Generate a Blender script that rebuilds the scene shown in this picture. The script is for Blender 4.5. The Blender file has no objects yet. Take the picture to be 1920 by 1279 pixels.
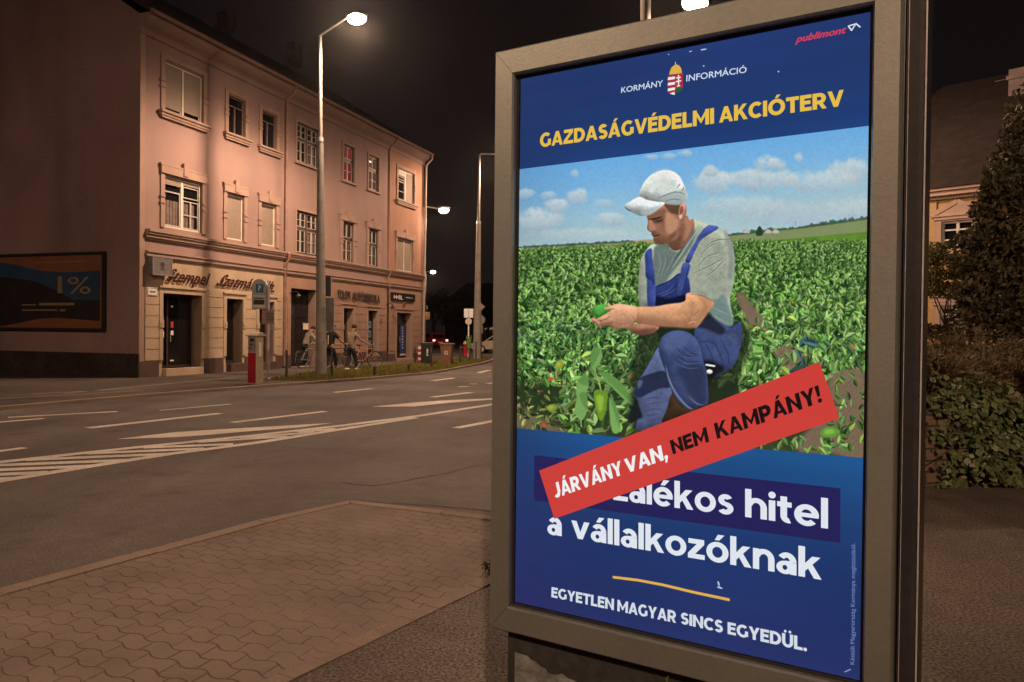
import bpy, math, random
import numpy as np
from mathutils import Vector, Matrix, Euler

random.seed(7)
rng = np.random.default_rng(7)
scene = bpy.context.scene
COL = scene.collection

# ------------------------------------------------------------------ camera
FPX, PITCH, ROLL, CAMH = 1450.0, -0.0115, 0.0111, 1.6
cp_, sp_, cr_, sr_ = math.cos(PITCH), math.sin(PITCH), math.cos(ROLL), math.sin(ROLL)
cam = bpy.data.cameras.new('camera')
cam.sensor_fit = 'HORIZONTAL'
cam.sensor_width = 36.0
cam.lens = 36.0 * FPX / 1920.0
cam.clip_start, cam.clip_end = 0.05, 2000.0
cam_ob = bpy.data.objects.new('camera', cam)
COL.objects.link(cam_ob)
_r, _f, _u = Vector((1, 0, 0)), Vector((0, cp_, sp_)), Vector((0, -sp_, cp_))
_rc, _uc = _r * cr_ + _u * sr_, _u * cr_ - _r * sr_
cam_ob.matrix_world = Matrix(((_rc.x, _uc.x, -_f.x, 0), (_rc.y, _uc.y, -_f.y, 0), (_rc.z, _uc.z, -_f.z, CAMH), (0, 0, 0, 1)))
scene.camera = cam_ob

# ------------------------------------------------------------------ night sky, exposure
world = bpy.data.worlds.new('World')
scene.world = world
world.use_nodes = True
wn = world.node_tree
wn.nodes.clear()
w_out = wn.nodes.new('ShaderNodeOutputWorld')
w_bg = wn.nodes.new('ShaderNodeBackground')
w_tc = wn.nodes.new('ShaderNodeTexCoord')
w_sep = wn.nodes.new('ShaderNodeSeparateXYZ')
w_ramp = wn.nodes.new('ShaderNodeValToRGB')
w_ramp.color_ramp.elements[0].color = (0.0075, 0.0052, 0.0048, 1)
w_ramp.color_ramp.elements[1].color = (0.0050, 0.0036, 0.0037, 1)
w_ramp.color_ramp.elements[1].position = 0.5
wn.links.new(w_tc.outputs['Generated'], w_sep.inputs[0])
wn.links.new(w_sep.outputs['Z'], w_ramp.inputs[0])
wn.links.new(w_ramp.outputs[0], w_bg.inputs[0])
w_bg.inputs[1].default_value = 1.0
wn.links.new(w_bg.outputs[0], w_out.inputs[0])
vs = scene.view_settings
vs.view_transform, vs.look, vs.exposure, vs.gamma, vs.use_curve_mapping = 'Standard', 'None', 0.0, 1.0, False
try:
    scene.cycles.use_denoising = True
    scene.cycles.denoiser = 'OPENIMAGEDENOISE'
    scene.cycles.sample_clamp_indirect = 4.0
    scene.cycles.max_bounces = 6
    scene.cycles.caustics_reflective = scene.cycles.caustics_refractive = False
except Exception:
    pass

LAMP_COLOUR = (1.0, 0.63, 0.41)
LAMP_POWER = 1.0          # tuned against the photograph

# ------------------------------------------------------------------ geometry of the view: pixel -> point on a real plane
def ray(px, py):
    uu, vv = (px - 960) / FPX, -(py - 639.5) / FPX
    u, v = uu * cr_ - vv * sr_, uu * sr_ + vv * cr_
    return np.array([u, cp_ - v * sp_, sp_ + v * cp_])
def gp(px, py, z=0.0):
    r = ray(px, py); k = (z - CAMH) / r[2]
    return Vector((r[0] * k, r[1] * k, z))
def at(px, py, Y):
    r = ray(px, py)
    return Vector((r[0] * Y / r[1], Y, CAMH + r[2] * Y / r[1]))
def vplane(px, py, O, d):
    r = ray(px, py)
    k, s = np.linalg.solve(np.array([[r[0], -d[0]], [r[1], -d[1]]]), np.array([O[0], O[1]]))
    return float(s), float(CAMH + k * r[2])

# ------------------------------------------------------------------ mesh helpers
class MB:
    def __init__(self): self.v, self.f, self.m = [], [], []
    def add(self, vs, fs, mi=0):
        n = len(self.v); self.v += [tuple(p) for p in vs]
        self.f += [tuple(i + n for i in f) for f in fs]; self.m += [mi] * len(fs); return self
    def quad(self, a, b, c, d, mi=0): return self.add([a, b, c, d], [(0, 1, 2, 3)], mi)
    def poly(self, pts, mi=0): return self.add(pts, [tuple(range(len(pts)))], mi)
    def box(self, x0, x1, y0, y1, z0, z1, mi=0):
        v = [(x, y, z) for z in (z0, z1) for y in (y0, y1) for x in (x0, x1)]
        return self.add(v, [(0, 2, 3, 1), (4, 5, 7, 6), (0, 1, 5, 4), (2, 6, 7, 3), (0, 4, 6, 2), (1, 3, 7, 5)], mi)
    def xbox(self, M4, sx, sy, sz, mi=0):
        v = [M4 @ Vector((x * sx / 2, y * sy / 2, z * sz / 2)) for z in (-1, 1) for y in (-1, 1) for x in (-1, 1)]
        return self.add(v, [(0, 2, 3, 1), (4, 5, 7, 6), (0, 1, 5, 4), (2, 6, 7, 3), (0, 4, 6, 2), (1, 3, 7, 5)], mi)
    def bar(self, a, b, w, h, mi=0, up=(0, 0, 1)):
        a, b = Vector(a), Vector(b); z = (b - a); L = z.length; z.normalize()
        up = Vector(up)
        if abs(z.dot(up)) > .97: up = Vector((1, 0, 0))
        x = up.cross(z).normalized(); y = z.cross(x)
        R3 = Matrix((x, y, z)).transposed().to_4x4(); R3.translation = (a + b) / 2
        return self.xbox(R3, w, h, L, mi)
    def tube(self, pts, radii, n=10, mi=0, cap=True):
        pts = [Vector(p) for p in pts]
        if not hasattr(radii, '__len__'): radii = [radii] * len(pts)
        base = len(self.v); prev = None
        for i, p in enumerate(pts):
            t = (pts[min(i + 1, len(pts) - 1)] - pts[max(i - 1, 0)]).normalized()
            if prev is None:
                x = t.orthogonal().normalized()
            else:
                x = (prev - t * prev.dot(t)).normalized()
            prev = x; y = t.cross(x)
            for k in range(n):
                a = 2 * math.pi * k / n
                self.v.append(tuple(p + (x * math.cos(a) + y * math.sin(a)) * radii[i]))
        for i in range(len(pts) - 1):
            for k in range(n):
                a, b = base + i * n + k, base + i * n + (k + 1) % n
                self.f.append((a, b, b + n, a + n)); self.m.append(mi)
        if cap:
            self.f.append(tuple(base + k for k in reversed(range(n)))); self.m.append(mi)
            e = base + (len(pts) - 1) * n
            self.f.append(tuple(e + k for k in range(n))); self.m.append(mi)
        return self
    def torus(self, c, R, r, ax=(0, 0, 1), n=24, m=6, mi=0):
        ax = Vector(ax).normalized(); x = ax.orthogonal().normalized(); y = ax.cross(x); c = Vector(c); base = len(self.v)
        for i in range(n):
            a = 2 * math.pi * i / n; d = x * math.cos(a) + y * math.sin(a)
            for k in range(m):
                b = 2 * math.pi * k / m
                self.v.append(tuple(c + d * (R + r * math.cos(b)) + ax * r * math.sin(b)))
        for i in range(n):
            for k in range(m):
                self.f.append((base + i * m + k, base + ((i + 1) % n) * m + k, base + ((i + 1) % n) * m + (k + 1) % m, base + i * m + (k + 1) % m)); self.m.append(mi)
        return self
    def lathe(self, prof, c=(0, 0, 0), n=20, mi=0):
        base = len(self.v); c = Vector(c)
        for r, z in prof:
            for k in range(n):
                a = 2 * math.pi * k / n; self.v.append((c.x + r * math.cos(a), c.y + r * math.sin(a), c.z + z))
        for i in range(len(prof) - 1):
            for k in range(n):
                a, b = base + i * n + k, base + i * n + (k + 1) % n
                self.f.append((a, b, b + n, a + n)); self.m.append(mi)
        self.f.append(tuple(base + k for k in reversed(range(n)))); self.m.append(mi)
        e = base + (len(prof) - 1) * n
        self.f.append(tuple(e + k for k in range(n))); self.m.append(mi)
        return self
    def ell(self, c, r, nu=16, nv=10, mi=0, R3=None):
        base = len(self.v); c = Vector(c)
        for i in range(nv + 1):
            th = math.pi * i / nv
            for k in range(nu):
                a = 2 * math.pi * k / nu
                p = Vector((r[0] * math.sin(th) * math.cos(a), r[1] * math.sin(th) * math.sin(a), r[2] * math.cos(th)))
                if R3 is not None: p = R3 @ p
                self.v.append(tuple(c + p))
        for i in range(nv):
            for k in range(nu):
                a, b = base + i * nu + k, base + i * nu + (k + 1) % nu
                self.f.append((a, a + nu, b + nu, b)); self.m.append(mi)
        return self
    def prism(self, poly, y0, y1, mi=0):
        """poly in (x, z), extruded from y0 to y1"""
        n = len(poly)
        v = [(x, y0, z) for x, z in poly] + [(x, y1, z) for x, z in poly]
        f = [tuple(range(n)), tuple(reversed(range(n, 2 * n)))] + [(i, i + n, (i + 1) % n + n, (i + 1) % n) for i in range(n)]
        return self.add(v, f, mi)
    def slab(self, poly, z0, z1, mi=0):
        n = len(poly)
        v = [(p[0], p[1], z0) for p in poly] + [(p[0], p[1], z1) for p in poly]
        f = [tuple(reversed(range(n))), tuple(range(n, 2 * n))] + [(i, (i + 1) % n, (i + 1) % n + n, i + n) for i in range(n)]
        return self.add(v, f, mi)
    def build(self, name, mats, parent=None, smooth=False, bevel=0.0):
        me = bpy.data.meshes.new(name)
        me.from_pydata(self.v, [], self.f)
        if not isinstance(mats, (list, tuple)): mats = [mats]
        for m in mats: me.materials.append(m)
        if len(mats) > 1: me.polygons.foreach_set('material_index', self.m)
        if smooth: me.polygons.foreach_set('use_smooth', [True] * len(self.f))
        me.update(); me.validate()
        import bmesh
        bm = bmesh.new(); bm.from_mesh(me); bmesh.ops.recalc_face_normals(bm, faces=bm.faces); bm.to_mesh(me); bm.free()
        o = bpy.data.objects.new(name, me); COL.objects.link(o)
        if smooth:
            try: me.set_sharp_from_angle(angle=math.radians(40))
            except Exception: pass
        if parent is not None: o.parent = parent
        if bevel:
            b = o.modifiers.new('bevel', 'BEVEL'); b.width = bevel; b.segments = 2; b.limit_method = 'ANGLE'
        return o

def raw_mesh(name, V, F4, mat, parent=None, nper=4, smooth=False):
    """V (n,3) array, F4 (m,nper) int array"""
    me = bpy.data.meshes.new(name)
    V = np.asarray(V, np.float32); F4 = np.asarray(F4, np.int32)
    me.vertices.add(len(V)); me.vertices.foreach_set('co', V.ravel())
    me.loops.add(F4.size); me.loops.foreach_set('vertex_index', F4.ravel())
    me.polygons.add(len(F4)); me.polygons.foreach_set('loop_start', np.arange(0, F4.size, nper, dtype=np.int32))
    try: me.polygons.foreach_set('loop_total', np.full(len(F4), nper, np.int32))
    except Exception: pass
    me.update(calc_edges=True)
    if smooth: me.polygons.foreach_set('use_smooth', [True] * len(F4))
    if mat: me.materials.append(mat)
    o = bpy.data.objects.new(name, me); COL.objects.link(o)
    if parent is not None: o.parent = parent
    return o

def thing(name, label, cat, loc=(0, 0, 0), rz=0.0, group=None):
    o = bpy.data.objects.new(name, None); o.empty_display_size = 0.1
    COL.objects.link(o); o.location = loc; o.rotation_euler = (0, 0, rz)
    o['label'] = label; o['category'] = cat
    if group: o['group'] = group
    return o
def tag(o, label=None, cat=None, group=None, kind=None):
    for k, v in (('label', label), ('category', cat), ('group', group), ('kind', kind)):
        if v: o[k] = v
    return o
def copy_tree(o, parent=None):
    c = o.copy(); COL.objects.link(c)
    if parent is not None: c.parent = parent; c.matrix_parent_inverse = o.matrix_parent_inverse.copy()
    for ch in list(o.children): copy_tree(ch, c)
    return c

# ------------------------------------------------------------------ materials
def lin(c):
    c = np.asarray(c, float) / 255.0
    return np.where(c <= 0.04045, c / 12.92, ((c + 0.055) / 1.055) ** 2.4)
def nt(mat):
    mat.use_nodes = True; t = mat.node_tree; t.nodes.clear()
    return t, t.nodes, t.links
def surf(name, col, rough=0.8, var=0.18, scale=2.5, bump=0.0, bscale=40.0, metal=0.0, spec=0.3, fine=0.0, fscale=60.0, stain=None, coat=0.0):
    """painted / mineral surface: base colour broken up by noise at two scales, optional bump and vertical streak stains"""
    m = bpy.data.materials.new(name); t, N, L = nt(m)
    out = N.new('ShaderNodeOutputMaterial'); b = N.new('ShaderNodeBsdfPrincipled')
    L.new(b.outputs[0], out.inputs[0])
    b.inputs['Roughness'].default_value = rough; b.inputs['Metallic'].default_value = metal
    b.inputs['Specular IOR Level'].default_value = spec
    if coat: b.inputs['Coat Weight'].default_value = coat
    tc = N.new('ShaderNodeTexCoord')
    nz = N.new('ShaderNodeTexNoise'); nz.inputs['Scale'].default_value = scale; nz.inputs['Detail'].default_value = 5
    L.new(tc.outputs['Object'], nz.inputs['Vector'])
    rp = N.new('ShaderNodeMapRange'); rp.inputs[1].default_value = .3; rp.inputs[2].default_value = .7
    rp.inputs[3].default_value = 1 - var; rp.inputs[4].default_value = 1 + var
    L.new(nz.outputs[0], rp.inputs[0])
    fac = rp.outputs[0]
    if fine:
        n2 = N.new('ShaderNodeTexNoise'); n2.inputs['Scale'].default_value = fscale; n2.inputs['Detail'].default_value = 3
        L.new(tc.outputs['Object'], n2.inputs['Vector'])
        r2 = N.new('ShaderNodeMapRange'); r2.inputs[1].default_value = .3; r2.inputs[2].default_value = .7
        r2.inputs[3].default_value = 1 - fine; r2.inputs[4].default_value = 1 + fine
        L.new(n2.outputs[0], r2.inputs[0])
        mu = N.new('ShaderNodeMath'); mu.operation = 'MULTIPLY'; L.new(fac, mu.inputs[0]); L.new(r2.outputs[0], mu.inputs[1]); fac = mu.outputs[0]
    if stain:
        mp = N.new('ShaderNodeMapping'); mp.inputs['Scale'].default_value = stain[0]
        L.new(tc.outputs['Object'], mp.inputs['Vector'])
        n3 = N.new('ShaderNodeTexNoise'); n3.inputs['Scale'].default_value = 1.0; n3.inputs['Detail'].default_value = 6
        L.new(mp.outputs[0], n3.inputs['Vector'])
        r3 = N.new('ShaderNodeMapRange'); r3.inputs[1].default_value = .5; r3.inputs[2].default_value = .75
        r3.inputs[3].default_value = 1.0; r3.inputs[4].default_value = 1 - stain[1]
        L.new(n3.outputs[0], r3.inputs[0])
        mu = N.new('ShaderNodeMath'); mu.operation = 'MULTIPLY'; L.new(fac, mu.inputs[0]); L.new(r3.outputs[0], mu.inputs[1]); fac = mu.outputs[0]
    vm = N.new('ShaderNodeVectorMath'); vm.operation = 'SCALE'; vm.inputs[0].default_value = col[:3]
    L.new(fac, vm.inputs['Scale']); L.new(vm.outputs[0], b.inputs['Base Color'])
    if bump:
        nb = N.new('ShaderNodeTexNoise'); nb.inputs['Scale'].default_value = bscale; nb.inputs['Detail'].default_value = 4
        L.new(tc.outputs['Object'], nb.inputs['Vector'])
        bp = N.new('ShaderNodeBump'); bp.inputs['Strength'].default_value = bump; bp.inputs['Distance'].default_value = 0.02
        L.new(nb.outputs[0], bp.inputs['Height']); L.new(bp.outputs[0], b.inputs['Normal'])
    return m
def emis(name, col, strength=1.0, rough=None):
    m = bpy.data.materials.new(name); t, N, L = nt(m)
    out = N.new('ShaderNodeOutputMaterial')
    b = N.new('ShaderNodeEmission'); b.inputs[0].default_value = (*col[:3], 1); b.inputs[1].default_value = strength
    L.new(b.outputs[0], out.inputs[0]); return m
def leafmat(name, cols, rough=0.55, trans=0.15, spec=0.3):
    m = bpy.data.materials.new(name); t, N, L = nt(m)
    out = N.new('ShaderNodeOutputMaterial'); b = N.new('ShaderNodeBsdfPrincipled'); b.inputs['Roughness'].default_value = rough
    b.inputs['Specular IOR Level'].default_value = spec
    g = N.new('ShaderNodeNewGeometry'); r = N.new('ShaderNodeValToRGB')
    el = r.color_ramp.elements
    el[0].color = (*cols[0], 1); el[1].color = (*cols[-1], 1)
    for i, c in enumerate(cols[1:-1]):
        e = el.new((i + 1) / (len(cols) - 1)); e.color = (*c, 1)
    L.new(g.outputs['Random Per Island'], r.inputs[0]); L.new(r.outputs[0], b.inputs['Base Color'])
    tr = N.new('ShaderNodeBsdfTranslucent'); L.new(r.outputs[0], tr.inputs[0])
    mx = N.new('ShaderNodeMixShader'); mx.inputs[0].default_value = trans
    L.new(b.outputs[0], mx.inputs[1]); L.new(tr.outputs[0], mx.inputs[2]); L.new(mx.outputs[0], out.inputs[0])
    return m
def glassmat(name, col=(.01, .01, .012), rough=.06):
    m = bpy.data.materials.new(name); t, N, L = nt(m)
    out = N.new('ShaderNodeOutputMaterial'); b = N.new('ShaderNodeBsdfPrincipled'); b.inputs['Roughness'].default_value = rough
    b.inputs['Base Color'].default_value = (*col, 1); b.inputs['Specular IOR Level'].default_value = .6
    L.new(b.outputs[0], out.inputs[0]); return m
def panemat(name, tint=(1, 1, 1), fac=None):
    """thin clear pane: transparent with fresnel reflection"""
    m = bpy.data.materials.new(name); t, N, L = nt(m)
    out = N.new('ShaderNodeOutputMaterial'); tr = N.new('ShaderNodeBsdfTransparent'); tr.inputs[0].default_value = (*tint, 1)
    gl = N.new('ShaderNodeBsdfGlossy'); gl.inputs['Roughness'].default_value = .03
    fr = N.new('ShaderNodeFresnel'); fr.inputs[0].default_value = 1.45
    mx = N.new('ShaderNodeMixShader'); L.new(fr.outputs[0], mx.inputs[0]); L.new(tr.outputs[0], mx.inputs[1]); L.new(gl.outputs[0], mx.inputs[2])
    L.new(mx.outputs[0], out.inputs[0]); return m

M = {}
M['black_metal'] = surf('black_metal', (.02, .02, .022), .45, .2, 6, spec=.5)
M['grey_metal'] = surf('grey_metal', (.30, .29, .28), .5, .15, 4, metal=.3)
M['galv'] = surf('galvanised_steel', (.42, .41, .40), .5, .18, 5, metal=.4, fine=.1)
M['concrete_pole'] = surf('concrete_pole', (.26, .245, .225), .9, .18, 3, bump=.3, bscale=60, fine=.12)
M['white_paint'] = surf('white_paint', (.72, .71, .68), .5, .08, 4)
M['cream_frame'] = surf('cream_window_paint', (.62, .58, .50), .6, .1, 4)
M['dark_wood'] = surf('dark_window_wood', (.055, .03, .024), .6, .25, 8)
M['pane'] = glassmat('dark_window_pane')
M['shutter'] = surf('roller_shutter', (.50, .45, .36), .7, .06, 3)
M['red_paint'] = surf('red_paint', (.36, .02, .03), .45, .1, 4)
M['skin'] = surf('skin', (.30, .18, .13), .6, .08, 8)
M['rubber'] = surf('rubber', (.02, .02, .02), .8, .1, 10)

# ------------------------------------------------------------------ letters: flat print, thickened by shifted copies
_fontcache = {}
def text_arrays(s):
    if s in _fontcache: return _fontcache[s]
    c = bpy.data.curves.new('lettering', 'FONT'); c.body = s; c.size = 1.0; c.resolution_u = 3
    o = bpy.data.objects.new('lettering', c); COL.objects.link(o)
    bpy.context.view_layer.update()
    me = bpy.data.meshes.new_from_object(o.evaluated_get(bpy.context.evaluated_depsgraph_get()))
    V = np.zeros(len(me.vertices) * 3); me.vertices.foreach_get('co', V); V = V.reshape(-1, 3)[:, :2]
    F = [tuple(p.vertices) for p in me.polygons]
    bpy.data.objects.remove(o); bpy.data.curves.remove(c); bpy.data.meshes.remove(me)
    _fontcache[s] = (V, F); return V, F
CAP = 0.70
def text_print(mb, s, quad, fn, depth, bold=0.0, mi=0, cap=CAP, step=2e-5, xh=None):
    """lay string s into quad = (baseline left, baseline right, top right, top left) given in the units fn turns into (x, z);
    top = cap-height line. depth = y of the print, towards the viewer is smaller y"""
    V, F = text_arrays(s)
    x0, x1 = V[:, 0].min() - bold, V[:, 0].max() + bold
    offs = [(0, 0)] if not bold else [(0, 0)] + [(bold * math.cos(a), bold * math.sin(a)) for a in np.arange(10) * math.pi / 5]
    bl, br, tr, tl = [np.array(fn(*q)) for q in quad]
    for k, (dx, dy) in enumerate(offs):
        u = (V[:, 0] + dx - x0) / (x1 - x0); v = (V[:, 1] + dy + bold * .6) / (cap + bold * 1.2)
        if xh:   # raise the x-height to xh of the ascender height
            x0_ = (XH + bold * 1.6) / (cap + bold * 1.2); v = np.where(v <= x0_, v * xh / x0_, xh + (v - x0_) * (1 - xh) / (1 - x0_)); v = np.where(v < 0, v * .8, v)
        P = (bl[None] * ((1 - u) * (1 - v))[:, None] + br[None] * (u * (1 - v))[:, None] + tr[None] * (u * v)[:, None] + tl[None] * ((1 - u) * v)[:, None])
        mb.add([(p[0], depth - step * k, p[1]) for p in P], F, mi)
    return mb

# ------------------------------------------------------------------ heavy geometric capitals / lower case for the poster, drawn from bars and rings
def _ring(cx, cy, rx, ry, a0, a1, w, t):
    n = max(3, int(abs(a1 - a0) / 9)); P_ = []; a = np.radians(np.linspace(a0, a1, n + 1))
    o = [(cx + rx * math.cos(q), cy + ry * math.sin(q)) for q in a]; i_ = [(cx + (rx - w) * math.cos(q), cy + (ry - t) * math.sin(q)) for q in a]
    return [[o[k], o[k + 1], i_[k + 1], i_[k]] for k in range(n)]
def _R(x0, x1, y0, y1): return [[(x0, y0), (x1, y0), (x1, y1), (x0, y1)]]
def _disc(cx, cy, r): return [[(cx + r * math.cos(a), cy + r * math.sin(a)) for a in np.linspace(0, 2 * math.pi, 15)[:-1]]]
def glyph(ch, w=.225):
    t = w * .87
    base = {'Á': 'A', 'É': 'E', 'Ó': 'O', 'Ü': 'U', 'á': 'a', 'é': 'e', 'ó': 'o'}.get(ch)
    if base:
        g, W_ = glyph(base, w); c = W_ / 2; y = 1.06 if ch.isupper() else .82
        if ch == 'Ü': g = g + _disc(c - .18, y + .11, .105) + _disc(c + .18, y + .11, .105)
        else: g = g + [[(c - .10, y), (c + .07, y), (c + .26, y + .21), (c + .02, y + .21)]]
        return g, W_
    wl, tl, x = w * .87, w * .72, .745
    d = {
     'A': ([[(0, 0), (.245, 0), (.59, 1), (.345, 1)], [(.935, 0), (.69, 0), (.345, 1), (.59, 1)]] + _R(.22, .72, .19, .36), .935),
     'C': (_ring(.5, .5, .5, .515, 47, 313, w, t), .87), 'G': (_ring(.5, .5, .5, .515, 47, 322, w, t) + _R(.93 - w, .93, .10, .53), .93),
     'D': (_R(0, w, 0, 1) + _R(w, .36, 0, t) + _R(w, .36, 1 - t, 1) + _ring(.36, .5, .52, .5, -90, 90, w, t), .88),
     'E': (_R(0, w, 0, 1) + _R(w, .69, 0, t) + _R(w, .63, .41, .41 + t) + _R(w, .69, 1 - t, 1), .69),
     'I': (_R(0, w, 0, 1), w), 'L': (_R(0, w, 0, 1) + _R(w, .65, 0, t), .65),
     'J': (_R(.36, .36 + w, .30, 1) + _ring(.285, .30, .30, .315, 208, 360, w, t), .36 + w),
     'K': (_R(0, w, 0, 1) + [[(w - .03, .27), (w - .03, .57), (.57, 1), (.85, 1)], [(.33, .49), (.50, .66), (.90, 0), (.63, 0)]], .89),
     'M': (_R(0, w, 0, 1) + _R(1.1 - w, 1.1, 0, 1) + [[(.01, 1), (.21, 1), (.645, .26), (.55, .12), (.46, .26)], [(1.09, 1), (.89, 1), (.455, .26), (.55, .12), (.64, .26)]], 1.1),
     'N': (_R(0, w, 0, 1) + _R(.90 - w, .90, 0, 1) + [[(0, 1), (.20, 1), (.90, 0), (.70, 0)]], .90),
     'O': (_ring(.53, .5, .53, .515, 0, 360, w, t), 1.06),
     'P': (_R(0, w, 0, 1) + _R(w, .42, 1 - t, 1) + _R(w, .42, .29, .29 + t) + _ring(.42, .645, .37, .355, -90, 90, w, t), .79),
     'R': (_R(0, w, 0, 1) + _R(w, .42, 1 - t, 1) + _R(w, .42, .31, .31 + t) + _ring(.42, .655, .37, .345, -90, 90, w, t) + [[(.34, .36), (.60, .36), (.83, 0), (.57, 0)]], .83),
     'S': (_ring(.37, .705, .34, .31, 28, 270, w, t) + _ring(.36, .305, .36, .32, 90, -152, w, t), .72),
     'T': (_R(0, .79, 1 - t, 1) + _R(.395 - w / 2, .395 + w / 2, 0, 1 - t), .79),
     'U': (_R(0, w, .38, 1) + _R(.86 - w, .86, .38, 1) + _ring(.43, .40, .43, .415, 180, 360, w, t), .86),
     'V': ([[(0, 1), (.25, 1), (.59, 0), (.345, 0)], [(.935, 1), (.685, 1), (.345, 0), (.59, 0)]], .935),
     'Y': ([[(0, 1), (.26, 1), (.56, .38), (.34, .34)], [(.87, 1), (.61, 1), (.31, .38), (.53, .34)]] + _R(.435 - w / 2, .435 + w / 2, 0, .42), .87),
     'Z': (_R(.02, .77, 1 - t, 1) + _R(0, .79, 0, t) + [[(0, t), (.29, t), (.77, 1 - t), (.48, 1 - t)]], .79),
     '.': (_disc(.135, .125, .135), .27), ',': (_disc(.135, .125, .135) + [[(.01, -.22), (.13, -.22), (.27, .12), (.06, .12)]], .27),
     '!': ([[(0, 1), (.27, 1), (.225, .36), (.045, .36)]] + _disc(.135, .125, .135), .27),
     'l': (_R(0, wl, 0, 1.06), wl), 'i': (_R(0, wl, 0, x) + _disc(wl / 2, .94, .125), wl),
     'o': (_ring(.41, x / 2, .41, x / 2 + .012, 0, 360, wl, tl), .82),
     'n': (_R(0, wl, 0, x) + _ring(.385, .40, .365, .357, 0, 165, wl, tl) + _R(.75 - wl, .75, 0, .40), .75),
     'h': (_R(0, wl, 0, 1.06) + _ring(.385, .40, .365, .357, 0, 165, wl, tl) + _R(.75 - wl, .75, 0, .40), .75),
     'a': (_R(.68 - wl, .68, 0, .42) + _ring(.355, .43, .325, .327, 0, 148, wl, tl) + _ring(.29, .222, .29, .232, 0, 360, wl * .95, tl * .8) + _R(.3, .55, .318, .318 + tl * .8), .68),
     'e': (_ring(.40, x / 2, .40, x / 2 + .012, 0, 318, wl, tl) + _R(.10, .79, .30, .30 + tl * .82), .80),
     's': (_ring(.30, .533, .27, .222, 25, 270, wl, tl) + _ring(.30, .226, .30, .236, 90, -150, wl, tl), .60),
     'z': (_R(.02, .62, x - tl, x) + _R(0, .64, 0, tl) + [[(0, tl), (.28, tl), (.62, x - tl), (.34, x - tl)]], .64),
     'k': (_R(0, wl, 0, 1.06) + [[(wl - .03, .18), (wl - .03, .45), (.45, x), (.72, x)], [(.28, .38), (.43, .52), (.76, 0), (.51, 0)]], .75),
     't': (_R(.11, .11 + wl, .22, .94) + _R(0, .48, x - tl, x) + _ring(.37, .23, .26, .24, 180, 290, wl, tl), .50),
     'v': ([[(0, x), (.24, x), (.52, 0), (.30, 0)], [(.82, x), (.58, x), (.30, 0), (.52, 0)]], .82),
    }
    return d[ch]
def heavy_print(mb, s, quad, fn, depth, top=1.0, w=.25, gap=.062, step=1.2e-5):
    polys = []; x = 0.0
    for ch in s:
        if ch == ' ': x += .30; continue
        g, W_ = glyph(ch, w)
        polys += [[(a + x, b2) for a, b2 in p] for p in g]; x += W_ + gap
    x -= gap
    bl, br, tr, tl = [np.array(fn(*q)) for q in quad]
    for k, p in enumerate(polys):
        pts = []
        for a, b2 in p:
            u, v = a / x, b2 / top; q = bl * (1 - u) * (1 - v) + br * u * (1 - v) + tr * u * v + tl * (1 - u) * v; pts.append((q[0], depth - step * (k % 24), q[1]))
        mb.poly(pts)
    return mb
CAP = float(text_arrays('H')[0][:, 1].max())
ASC = float(text_arrays('l')[0][:, 1].max())
XH = float(text_arrays('x')[0][:, 1].max())
text_print.__defaults__ = (0.0, 0, CAP, 2e-5, None)

# ================================================================== GROUND
def asphalt(name, col, speck=.35, sscale=140., bump=.5, seam=0.0):
    m = bpy.data.materials.new(name); t, N, L = nt(m)
    out = N.new('ShaderNodeOutputMaterial'); b = N.new('ShaderNodeBsdfPrincipled'); L.new(b.outputs[0], out.inputs[0])
    b.inputs['Roughness'].default_value = .82; b.inputs['Specular IOR Level'].default_value = .25
    tc = N.new('ShaderNodeTexCoord')
    def noise(scale, lo, hi, a, c, det=4, vec=None):
        n = N.new('ShaderNodeTexNoise'); n.inputs['Scale'].default_value = scale; n.inputs['Detail'].default_value = det
        L.new(vec or tc.outputs['Object'], n.inputs['Vector'])
        r = N.new('ShaderNodeMapRange'); r.inputs[1].default_value = lo; r.inputs[2].default_value = hi; r.inputs[3].default_value = a; r.inputs[4].default_value = c
        L.new(n.outputs[0], r.inputs[0]); return n, r.outputs[0]
    n1, f1 = noise(.45, .3, .7, .70, 1.28)
    n2, f2 = noise(sscale, .35, .65, 1 - speck, 1 + speck, 2)
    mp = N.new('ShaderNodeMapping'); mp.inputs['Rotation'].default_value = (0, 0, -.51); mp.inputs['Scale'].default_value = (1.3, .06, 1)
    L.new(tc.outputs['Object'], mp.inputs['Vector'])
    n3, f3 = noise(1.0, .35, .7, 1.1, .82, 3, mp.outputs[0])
    def mul(a, c):
        u = N.new('ShaderNodeMath'); u.operation = 'MULTIPLY'; L.new(a, u.inputs[0]); L.new(c, u.inputs[1]); return u.outputs[0]
    n4, f4 = noise(1.7, .58, .72, 1.0, .74, 5)
    n5, f5 = noise(7.0, .3, .7, .9, 1.1, 3)
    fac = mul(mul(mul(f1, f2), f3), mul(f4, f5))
    vm = N.new('ShaderNodeVectorMath'); vm.operation = 'SCALE'; vm.inputs[0].default_value = col
    L.new(fac, vm.inputs['Scale']); L.new(vm.outputs[0], b.inputs['Base Color'])
    bp = N.new('ShaderNodeBump'); bp.inputs['Strength'].default_value = bump; bp.inputs['Distance'].default_value = .012
    L.new(n2.outputs[0], bp.inputs['Height']); L.new(bp.outputs[0], b.inputs['Normal'])
    return m

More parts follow.
